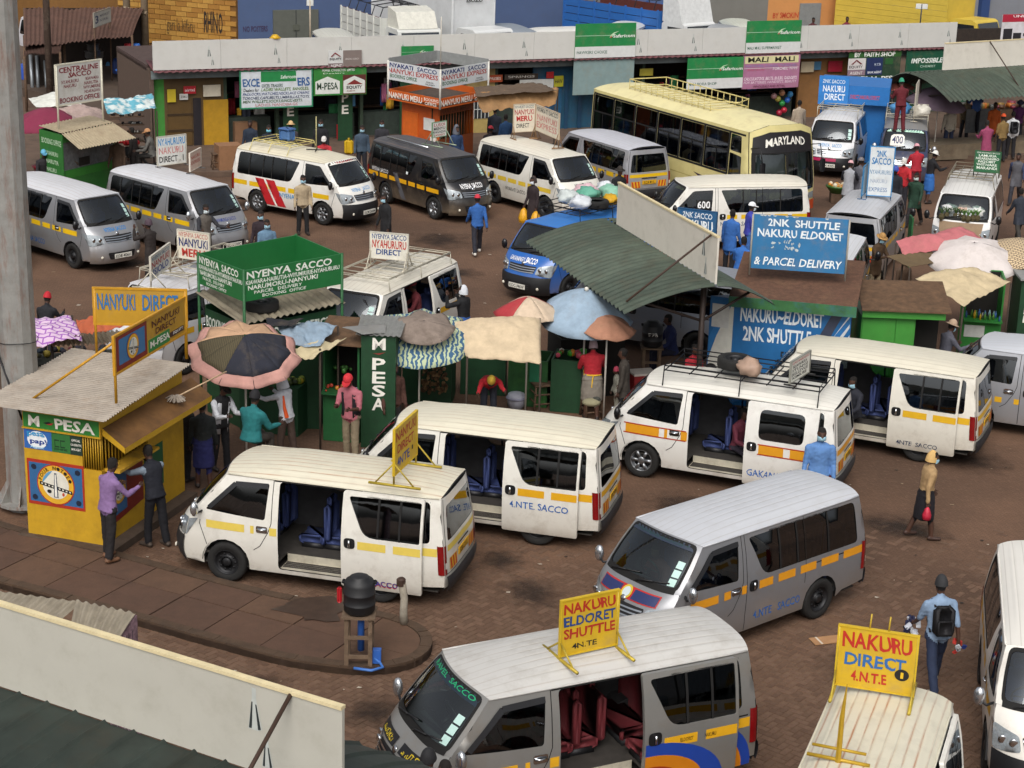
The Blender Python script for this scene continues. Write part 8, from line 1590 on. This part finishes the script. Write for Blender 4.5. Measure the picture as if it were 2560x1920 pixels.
yb=empty('brick_building',BW@Vector((su(588,60,wd)[0],wd-.1,0)),sang+R(180-52));tag(yb,'yellow painted brick building with painted advert','building','walls behind the shop row')
YB=[M(c,.8,var=.12,scale=3)for c in('#a87a34','#9a6c2c','#b0843c')];MB().box(0,26,-4,-.05,0,8).build('wall',M('#6f4c20',.85),yb)
k_=0;bm=MB().box(0,.58,-.05,.0,0,.2).mesh('brick')
for row in range(36):
 for i in range(34):
  x=i*.6+(row%2)*.3
  q=PJ(yb.matrix_basis@Vector((x+.3,0,row*.22+.1)))
  if 300<q[0]<595 and-15<q[1]<112 and k_<300:o=put('brick',bm,YB[rnd.randrange(3)],yb);o.location=(x,0,row*.22+.02);k_+=1
def yt(s,px0,px1,py0,py1,c,b):
 def xz(px,py):
  P0=yb.matrix_basis.to_translation();nrm=(yb.matrix_basis.to_3x3()@Vector((0,1,0)));d=(C_FWD+C_RT*((px-1280)/F_PX)-C_UP*((py-960)/F_PX));t=(P0-CAM_O).dot(nrm)/d.dot(nrm);q=yb.matrix_basis.inverted()@(CAM_O+d*t);return q.x,q.z
 xa,za=xz(px0,py1);xb,zb2=xz(px1,py0);text(yb,s,M(c,.7),0,0,1,1,lambda u,v,o:Vector((xa+(xb-xa)*u,.012,za+(zb2-za)*v)),b)
yt('RHINO',511,557,32,82,'#2a2018',.04);yt('gari la kifaru',418,486,50,84,'#5a4220',.01)
def lorry(label,px,py,zt,dy,hd,body,cabc,Lc,Hc,kind='box',hcab=2.3,roofc=None):
 x,_=su(px,py,dy);P=BW@Vector((x,dy,.55));r=empty('lorry',P,sang+R(hd));tag(r,label,'lorry','lorries behind the shop row');BM=M(body,.5,var=.06,scale=2,dirt=.15);CM=M(cabc,.4,var=.05)
 if kind=='box':
  MB().cbox((-Lc/2,0,.9+Hc/2),(Lc,2.2,Hc),0,0,.06).build('cargo_box',BM,r);MB().box(-Lc+.02,-.02,-1.08,1.08,.9+Hc,.9+Hc+.02).build('box_roof',M(roofc or body,.6,var=.1),r)
 elif kind=='round':
  mb=MB()
  def f(a,b):s=b*2-1;z=.9+Hc*(1-abs(s)**5*1.0 if abs(s)<1 else 0);return Vector((-Lc*a,s*1.15,.9+Hc-.5+.5*(1-abs(s)**3)))
  mb.grid(f,6,16,0,True);mb.build('box_roof',BM,r,True)
  for s in(-1,1):
   for k in range(9):MB().box(-Lc,0,s*1.13-.02,s*1.13+.02,.9+(Hc-.5)*k/9+.01,.9+(Hc-.5)*(k+1)/9).build('plank',BM,r)
  MB().box(-.04,0,-1.12,1.12,.9,.9+Hc-.1).build('bulkhead',BM,r);MB().box(-Lc,-Lc+.04,-1.12,1.12,.9,.9+Hc-.1).build('tailboard',BM,r)
 else:
  for s in(-1,1):
   for k in range(6):
    z0=.9+k*Hc/6;MB().box(-Lc,0,s*1.1-.03,s*1.1+.03,z0+.015,z0+Hc/6-.015).build('side_board',BM,r)
   for k in range(7):MB().box(-Lc*k/6-.05,-Lc*k/6+.03,s*1.14-.03,s*1.14+.03,.9,.9+Hc+.05).build('stake',BM,r)
  MB().box(-.05,0,-1.1,1.1,.9,.9+Hc).build('bulkhead',BM,r);MB().box(-Lc,-.05,-1.08,1.08,.85,.92).build('deck',M('#5a2f26',.8),r);MB().box(-Lc+.05,-.08,-1.06,-1.03,.95,.9+Hc).build('inner_lining',M('#5a2a22',.8),r);MB().box(-Lc+.05,-.08,1.03,1.06,.95,.9+Hc).build('inner_lining',M('#5a2a22',.8),r)
  for k in range(5):x=-Lc*(k+.3)/5;MB().tube([(x,-1.05,.9+Hc),(x,-.9,1.3+Hc),(x,0,1.42+Hc),(x,.9,1.3+Hc),(x,1.05,.9+Hc)],.025,5).build('hoop',M('#26262a',.5,.4),r)
  for y in(-.9,0,.9):pole(r,(-Lc*.06,y,1.3+Hc+(.12 if y==0 else 0)),(-Lc*.86,y,1.3+Hc+(.12 if y==0 else 0)),.02,M('#26262a',.5,.4),'hoop_rail',5)
 mb=MB();mb.prism([(.08,.55),(1.75,.55),(1.78,1.25),(1.45,hcab-.08),(1.3,hcab),(.2,hcab),(.08,hcab-.1)],-.95,.95,lambda u,v,t:Vector((u,t,v)));mb.build('cab',CM,r)
 MB().quad((1.775,-.85,1.32),(1.775,.85,1.32),(1.5,.82,hcab-.14),(1.5,-.82,hcab-.14)).build('windshield',M('#2c3136',.12,coat=1),r).location=(.02,0,.02)
 for s in(-1,1):MB().prism([(.45,1.32),(1.62,1.32),(1.38,hcab-.2),(.45,hcab-.2)],s*.951,s*.965,lambda u,v,t:Vector((u,t,v))).build('window',M('#22262a',.12,coat=1),r)
 if kind=='stake' and cabc!=body:pass
 for x in(-Lc*.75,1.0):
  for s in(-1,1):w_=empty('wheel',(x,s*.9,.45),0 if s>0 else math.pi);w_.parent=r;w_.scale=(1.33,)*3;put('tyre',VM['tyre'],TYRE,w_);put('rim',VM['steel'],[STEEL,PLASTIC],w_)
 MB().box(-Lc,1.5,-.4,.4,.55,.88).build('chassis',STEEL,r)
 return r
r=lorry('white slatted stake lorry with bare hoops',1015,85,2.4,9.5,-88,'#c9cac4','#cfd0cc',4.6,1.9,'stake',2.5)
MB().prism([(.1,2.5),(1.35,2.5),(.95,3.15),(.1,3.3)],-.85,.85,lambda u,v,t:Vector((u,t,v))).build('wind_deflector',M('#cfcdc2',.45),r)
r=lorry('white box lorry with cream roof',1185,85,2.4,9.2,-78,'#c9cbcc','#cfd0cf',6.5,2.7,'box',2.45,'#c9bf9f');text(r,'ISUZU',BLACK,-.4,3.42,.8,.16,lambda u,v,o:Vector((.01,u,v)),.05)
r=lorry('bright blue stake lorry with white cab',1690,72,2.4,9.5,-74,'#2a62a8','#cfd0cf',6.2,2.0,'stake',2.5);MB().prism([(.1,2.5),(1.3,2.5),(1.0,3.5),(.1,3.6)],-.95,.95,lambda u,v,t:Vector((u,t,v))).build('wind_deflector',M('#cfd0cf',.45),r)
r=lorry('yellow lorry with rounded planked body',2400,55,2.4,10.5,-70,'#cdb247','#cdb247',6.5,2.9,'round',2.2)
for k,(px,py,dy,hd,c,lb)in enumerate(((845,84,8.2,-100,'#c9c8bd','white minibus roof left of the stake lorry behind the parapet'),(1300,66,8.5,-95,'#8a929a','grey car roof right of the box lorry behind the parapet'),(1375,68,8.5,180,'#cfcec9','white minibus roof between lorries behind the parapet'),(1545,52,8.8,-130,'#cfcfcd','white minibus roof behind the middle phone board'),(1860,52,8.6,-110,'#c6c9bc','white minibus with black rack behind the parapet at right'),(1800,60,8.2,-60,'#8f9296','grey car roof right of the blue lorry'))):
 x,z=su(px,py,dy);P=BW@Vector((x,dy,0));v=van('bk%d'%k,lb,P.x,P.y,sang+R(hd),paint=c,stripe=None,rust=0,soot=.1,sgroup='vehicles parked behind the shops');v.location.z=.55;v.scale=(1.04,1.04,max(.8,min(1.22,(z-.53)/1.97)))
for k,(px,py,sh,cp_,ps,lb)in enumerate(((2119,29,'#6a2030',None,'folded','man in maroon jacket standing behind the parapet'),(2199,31,'#17171c','cap','point','man in black with white cap pointing behind the parapet'),(2032,53,'#4a2026',None,'stand','person with mask peering over the parapet'))):
 dd_=15.0;x,z=su(px,py,dd_);me,HM,CH,hw,top=pose_mesh(ps,'shirt','long');P=BW@Vector((x,dd_,0));r=empty('person',(P.x,P.y,.55),sang+R(-90 if ps!='point' else-100));tag(r,lb,'person','people around the terminus');put('body',me,[SKIN,M(sh,.85),M('#22222a',.85),M('#2a211c',.6),HAIR,EYE,M(sh,.85)],r)
 if cp_:acc(r,HM,'cap','#cfd0d2')
for px,py0,py1,c,nm,lb in((775,0,85,'#a89a86','lamp_post','thin post with small white lamp behind the parapet'),(2305,10,60,'#3a3a3a','sign_post','thin post with small white plate before the yellow lorry')):
 x,z=su(px,py0,3.0);P=BW@Vector((x,3.0,0));r=empty(nm,P);tag(r,lb,'post');pole(r,(0,0,2.9),(0,0,z),.03,M(c,.6));MB().cbox((0,0,z-.1),(.5 if nm=='sign_post' else .25,.05,.22),0,0,.01).build('plate' if nm=='sign_post' else 'lamp',M('#cfd0cc',.5),r)
r=empty('hard_hat',BW@Vector((su(690,94,0)[0],.1,FZ1)));tag(r,'yellow hard hat resting on the parapet edge','hat');MB().ball((0,0,.02),.16,10,0,(1,1,.7)).build('shell',M('#c9a01c',.4),r,True);MB().lathe([(.2,.0),(.2,.02)],12).build('brim',M('#c9a01c',.4),r)
# upper left: market shacks, poles, wares
RUSTR=M('#5a3f34',.9,var=.3,scale=2,dirt=.5,dirtcol='#3f2a22')
def shack(label,C,zf,zb_,c=None):
 W_=[G(x,y,z)for(x,y),z in zip(C,(zf,zf,zb_,zb_))];r=empty('market_shack',(W_[0].x,W_[0].y,0));tag(r,label,'shack','rusty roofed market shacks');o0=Vector(r.location);q=[p-o0 for p in W_]
 mb=MB();corr(mb,q[3],q[2],q[0],q[1],26,.03,3,0,0,6,.12);mb.build('roof_sheet',RUSTR,r,True)
 for p in q:pole(r,(p.x,p.y,0),p,.05,WOOD)
 a,b=q[3],q[2];MB().add([(a.x,a.y,0),(b.x,b.y,0),(b.x,b.y,b.z),(a.x,a.y,a.z)],[(0,1,2,3)]).build('back_wall',M('#2a211c',.9),r)
shack('brown rusty iron roof shack at upper left, nearer roof',[(60,118),(330,88),(360,20),(60,20)],2.5,3.0);shack('lower rusty lean-to roof of the upper left shack',[(60,140),(150,130),(160,95),(60,88)],2.3,2.5)
for px,pb,pt_,rr,lb in((128,300,-20,.13,'dark wooden pole beside the lamp mast'),(322,190,-20,.16,'left concrete pole of the pair by the yellow building'),(366,195,-20,.16,'right concrete pole of the pair by the yellow building')):
 P=G(px,pb,0);r=empty('utility_pole',P);tag(r,lb,'pole','utility poles');cm_=M('#7a6a56' if px>200 else '#42332a',.85,var=.2,dirt=.3,dirtcol='#b5a894');MB().tube([(0,0,0),(.02,0,5),(.04,0,10)],[rr,rr*.95,rr*.85],10).build('shaft',cm_,r,True)
PA=G(322,190,0);r=empty('cross_beam',(PA.x,PA.y,0));tag(r,'bolted beam joining the two concrete poles','beam');PBb=G(366,195,0);z_=HZ(PA,20);a_=PBb-PA;MB().tube([(-a_.x*.1,-.15,z_),(a_.x*1.15,a_.y-.15,z_-.15)],.09,4).build('beam',M('#8a7a64',.8),r)
r=empty('notice_board',(0,0,0));PA,PB_=G(236,65,3.0),G(277,50,3.0);bpy.data.objects.remove(r);r,W=rootline('notice_board',PA,PB_,0);tag(r,'small white notice board on posts in the market','sign');z0=2.95;z1=HZ(PA,34);board(r,W,z0,z1,'#b5b6ae','#8a8578');letters(r,[('3','#2a3a5a',.06,.2,.2,.6,.05),('MARKET','#5a5f66',.34,.6,.6,.18,.01),('NYERI','#5a5f66',.34,.25,.5,.18,.01)],W,z0,z1)
for u in(.05,W-.05):pole(r,(u,.03,0),(u,.03,z1),.03,WOOD)
def wares(label,name,cat,px,py,z,build,group='metal and plastic wares of the market'):
 r=empty(name,G(px,py,z));tag(r,label,cat,group);build(r);return r
for k,(x0,y0,x1,y1,c)in enumerate(((70,225,60,150,'#8d9396'),(82,235,76,138,'#9aa0a4'),(96,235,92,140,'#8a9094'),(108,200,104,118,'#a3a8aa'),(118,235,112,150,'#8d9396'),(112,210,124,138,'#a3281f'),(196,160,205,88,'#b9bec4'),(268,180,272,135,'#2f6a94'),(281,175,283,128,'#245a84'),(180,165,186,130,'#7a7f84'),(170,160,160,120,'#8a5a5a'))):
 P0=G(x0,y0,.3);P1=G(x1,y1,2.2);r=empty('leaning_pipe',P0);tag(r,('grey pipe','pale grey pipe','steel pipe','tall grey pipe','grey gutter','red pipe','white downpipe','blue post','dark blue post','short steel pipe','pinkish pipe')[k]+(' leaning at far left',' second from the mast',' third from the mast',' behind the others',' beside the red pipe',' leaning by the dark pole',' standing above the stalls',' near the yellow building',' right of the blue post',' below the white downpipe',' left of the short steel pipe')[k],'pipe','pipes leaning at the hardware stall');Pe=Vector((P0.x+(P1.x-P0.x)*.25,P0.y+.6,HZ(Vector((P0.x,P0.y+.6,0)),y1)));Px=PJ(Pe)[0];Pe.x+=(x1-Px)/F_PX*(Pe.y);MB().tube([(0,0,0),Pe-P0],.07 if 'post' not in r['label']else .09,8).build('tube',M(c,.4,.5 if c[1]in '89a' else 0),r,True)
for k,(px,py,z,s,c)in enumerate(((228,146,1.0,.26,'#a9adb0'),(238,140,1.3,.24,'#9aa0a4'),(245,146,1.0,.24,'#b5b8ba'),(233,128,1.5,.25,'#8d9296'))):wares(('round aluminium pot in front','aluminium pot on top','aluminium pot at right','large grey bucket behind')[k]+' of the pot heap','metal_pot','pot',px,py,z,lambda r:MB().lathe([(s*.8,0),(s,s*.3),(s,s*1.1),(s*1.1,s*1.15),(s*.9,s*1.1)],14).build('pot',M(c,.3,.8),r,True))
for k,(dz,c)in enumerate(((0,'#2a5aa8'),(.42,'#2a5aa8'),(.84,'#1f6a3a'),(1.26,'#2a5aa8'))):wares(('lowest blue','second blue','only green','topmost blue')[k]+' basin of the stack by the poles','plastic_basin','basin',331,198,dz,lambda r:MB().lathe([(.52,0),(.60,.32),(.66,.36),(.60,.38)],18).build('basin',M(c,.4,var=.05),r,True))
for k,(px,c)in enumerate(((320,'#b52a34'),(342,'#2a62b0'))):wares(('red' if k==0 else 'blue')+' bucket upside down on the basin stack','plastic_bucket','bucket',px,136,1.65,lambda r:MB().lathe([(.22,0),(.14,.42),(.12,.44)],14).build('bucket',M(c,.4),r,True))
wares('big green plastic barrel beside the green pillar','plastic_barrel','barrel',345,245,0,lambda r:MB().lathe([(.35,0),(.42,.4),(.42,1.0),(.36,1.15)],16).build('barrel',M('#1f5a3a',.5),r,True));wares('big blue plastic barrel behind the green barrel','plastic_barrel','barrel',308,215,0,lambda r:MB().lathe([(.35,0),(.42,.4),(.42,1.0),(.36,1.15)],16).build('barrel',M('#2a4a94',.5),r,True));wares('blue barrel at far left behind mast','plastic_barrel','barrel',78,230,0,lambda r:MB().lathe([(.35,0),(.42,.4),(.42,1.0),(.36,1.15)],16).build('barrel',M('#2a4fa8',.5),r,True));wares('blue table with pots on it','market_table','table',237,175,0,lambda r:[MB().box(-.6,.6,-.4,.4,.9,.96).build('top',M('#2a5a9a',.5),r)]+[pole(r,(sx*.55,sy*.35,0),(sx*.55,sy*.35,.9),.03,M('#2a5a9a',.5),'leg')for sx in(-1,1)for sy in(-1,1)])
r=empty('shoe_rack',G(318,420,0),.4);tag(r,'dark rack of shoes beside the centraline kiosk','rack')
for k in range(6):MB().box(-.5,.6,-.1,.25,.3+k*.28,.33+k*.28).build('shelf',WOOD,r)
for k in range(40):o=MB();o.cbox((0,0,.04),(.16,.07,.07),0,0,.02);q=o.build('shoe',M(rnd.choice(('#c9c6c0','#17171a','#8a8a88','#3a2a22','#22222c')),.6),r);q.location=(rnd.uniform(-.45,.55),rnd.uniform(-.05,.2),.33+.28*rnd.randrange(6));q.rotation_euler=(0,0,rnd.uniform(0,3))
r=empty('carton_box',G(572,420,.12),.4);tag(r,'large brown carton beside the white and red minibus','box');MB().box(-.4,.4,-.35,.35,0,.8).build('carton',M('#8a6446',.85,var=.1),r)
r=empty('carton_box',G(610,355,.12),.4);tag(r,'brown carton near the hanging grey trousers','box');MB().box(-.4,.4,-.35,.35,0,.75).build('carton',M('#7a5a40',.85,var=.1),r)
r=empty('jerrycan',G(872,385,.12),.2);tag(r,'yellow plastic jerrycan outside the shops','jerrycan');MB().cbox((0,0,.25),(.3,.25,.48),0,0,.05).build('can',M('#c9a51c',.45),r);MB().lathe([(.04,.48),(.04,.56)],8).build('cap',M('#b5921c',.45),r)
r=empty('red_basin',G(120,440,.2));tag(r,'dark red plastic basin beside the olive jacket man','basin');MB().lathe([(.35,0),(.45,.3),(.5,.33)],16).build('basin',M('#7a1426',.5),r,True)
r=empty('motorcycle',G(330,415,.12),.3);tag(r,'motorcycle with red seat and tank beside the green kiosk','motorcycle')
for x in(-.6,.65):q=empty('wheel',(x,0,.3));q.parent=r;MB().tube([(.28*math.cos(k*.35),0,.28*math.sin(k*.35))for k in range(18)],.05,6,closed=True).build('tyre',TYRE,q,True)
MB().cbox((0,0,.78),(.55,.25,.18),0,0,.06).build('tank',M('#b51f26',.35),r);MB().cbox((-.45,0,.82),(.6,.24,.1),0,0,.04).build('seat',M('#a81c24',.5),r);MB().cbox((0,0,.5),(.5,.2,.3),0,0,.05).build('engine',STEEL,r);MB().tube([(.45,-.35,1.05),(.45,0,1.0),(.45,.35,1.05)],.018,6).build('handlebar',STEEL,r,True);pole(r,(.65,0,.3),(.42,0,1.0),.03,STEEL,'fork')
v=van('carL','white car parked at the top left edge beyond the shacks',-21.2,84.5,-.9,paint='#cfd0d6',stripe=None,rust=0,sgroup='vehicles parked behind the shops')
o=MB().prism([(-60,66),(-13.5,66),(-16,84),(-22,100),(-60,100)],-.03,.2,lambda u,v,t:Vector((u,v,t))).build('dirt_yard',M('#5a4638',.95,var=.25,scale=.7,dirt=.4,dirtcol='#7a6450'));tag(o,None,None,None,'structure')
q_=[BW@Vector(p)for p in((-.5,6.1,0),(34,6.1,0),(120,20,0),(120,200,0),(-60,200,0),(-8,30,0))]
o=MB().prism([tuple(p.xy)for p in q_],-.03,.55,lambda u,v,t:Vector((u,v,t))).build('yard',M('#54453a',.95,var=.25,scale=.5));tag(o,None,None,None,'structure')
r,W,H=kiosk('rough timber stall under the far right shelter',(2400,330),(2560,322),0,.8,1.0,WOOD,None,'market_stall',cat='stall',front=True);goods(r,.2,W,0,.8,.8,26,('#8a6a2a','#5a3a26','#b5652a','#7a2a3a','#4a4a44'),.14,'box')
r=empty('clothes_rail',G(2480,250,.1),sang);tag(r,'rail of bright clothes under the far right shelter','clothes rail');pole(r,(-2,0,2.2),(3,0,2.2),.03,WOOD,'rail');pole(r,(-2,0,0),(-2,0,2.2),.03,WOOD);pole(r,(3,0,0),(3,0,2.2),.03,WOOD)
for k in range(16):w2=.2;mb=MB();mb.grid(lambda u,v:Vector((-w2+2*w2*u,.04*math.sin(u*8+k),-.8*v)),5,3);q=mb.build('garment',M(('#a82a5a','#c25a1c','#3a5a9a','#8a7a66','#b5303a','#2a2a30','#7a3a8a','#4a3a2a')[k%8],.8,var=.1),r,True);q.location=(-1.8+k*.3,rnd.uniform(-.1,.1),2.15);solid_sheet(q,.03)
MB().box(-3,5,1.5,1.6,0,2.9).build('screen',M('#2f2620',.9,var=.4),r)
r=empty('zinc_sheet',G(2455,305,.9),.3);tag(r,'leaning grey zinc sheet before the far stall','sheet');MB().box(-.7,.7,-.02,.02,-.4,.5).build('sheet',M('#6f7274',.5,.4,var=.2),r)
o=MB().prism([(14.8,66.0),(30,72),(30,73.2),(14.4,67.2)],0,.55,lambda u,v,t:Vector((u,v,t))).build('low_wall',M('#6f6250',.9,var=.3,scale=2,dirt=.5));tag(o,'low stained concrete ledge in front of the far right stalls','wall')
r=empty('fruit_basket',G(2090,505,0));tag(r,'green basin heaped with fruit beside the yellow bus','basin');MB().lathe([(.2,.3),(.36,.5),(.38,.53)],14).build('basin',M('#3f6a2a',.5),r,True);goods(r,-.25,.25,-.25,.25,.5,24,('#c9a06a','#c9832a','#d3c9b0','#b5905a'),.07);MB().box(-.2,.2,-.2,.2,0,.3).build('stand',WOOD,r)
bpy.data.scenes.remove(TMP)
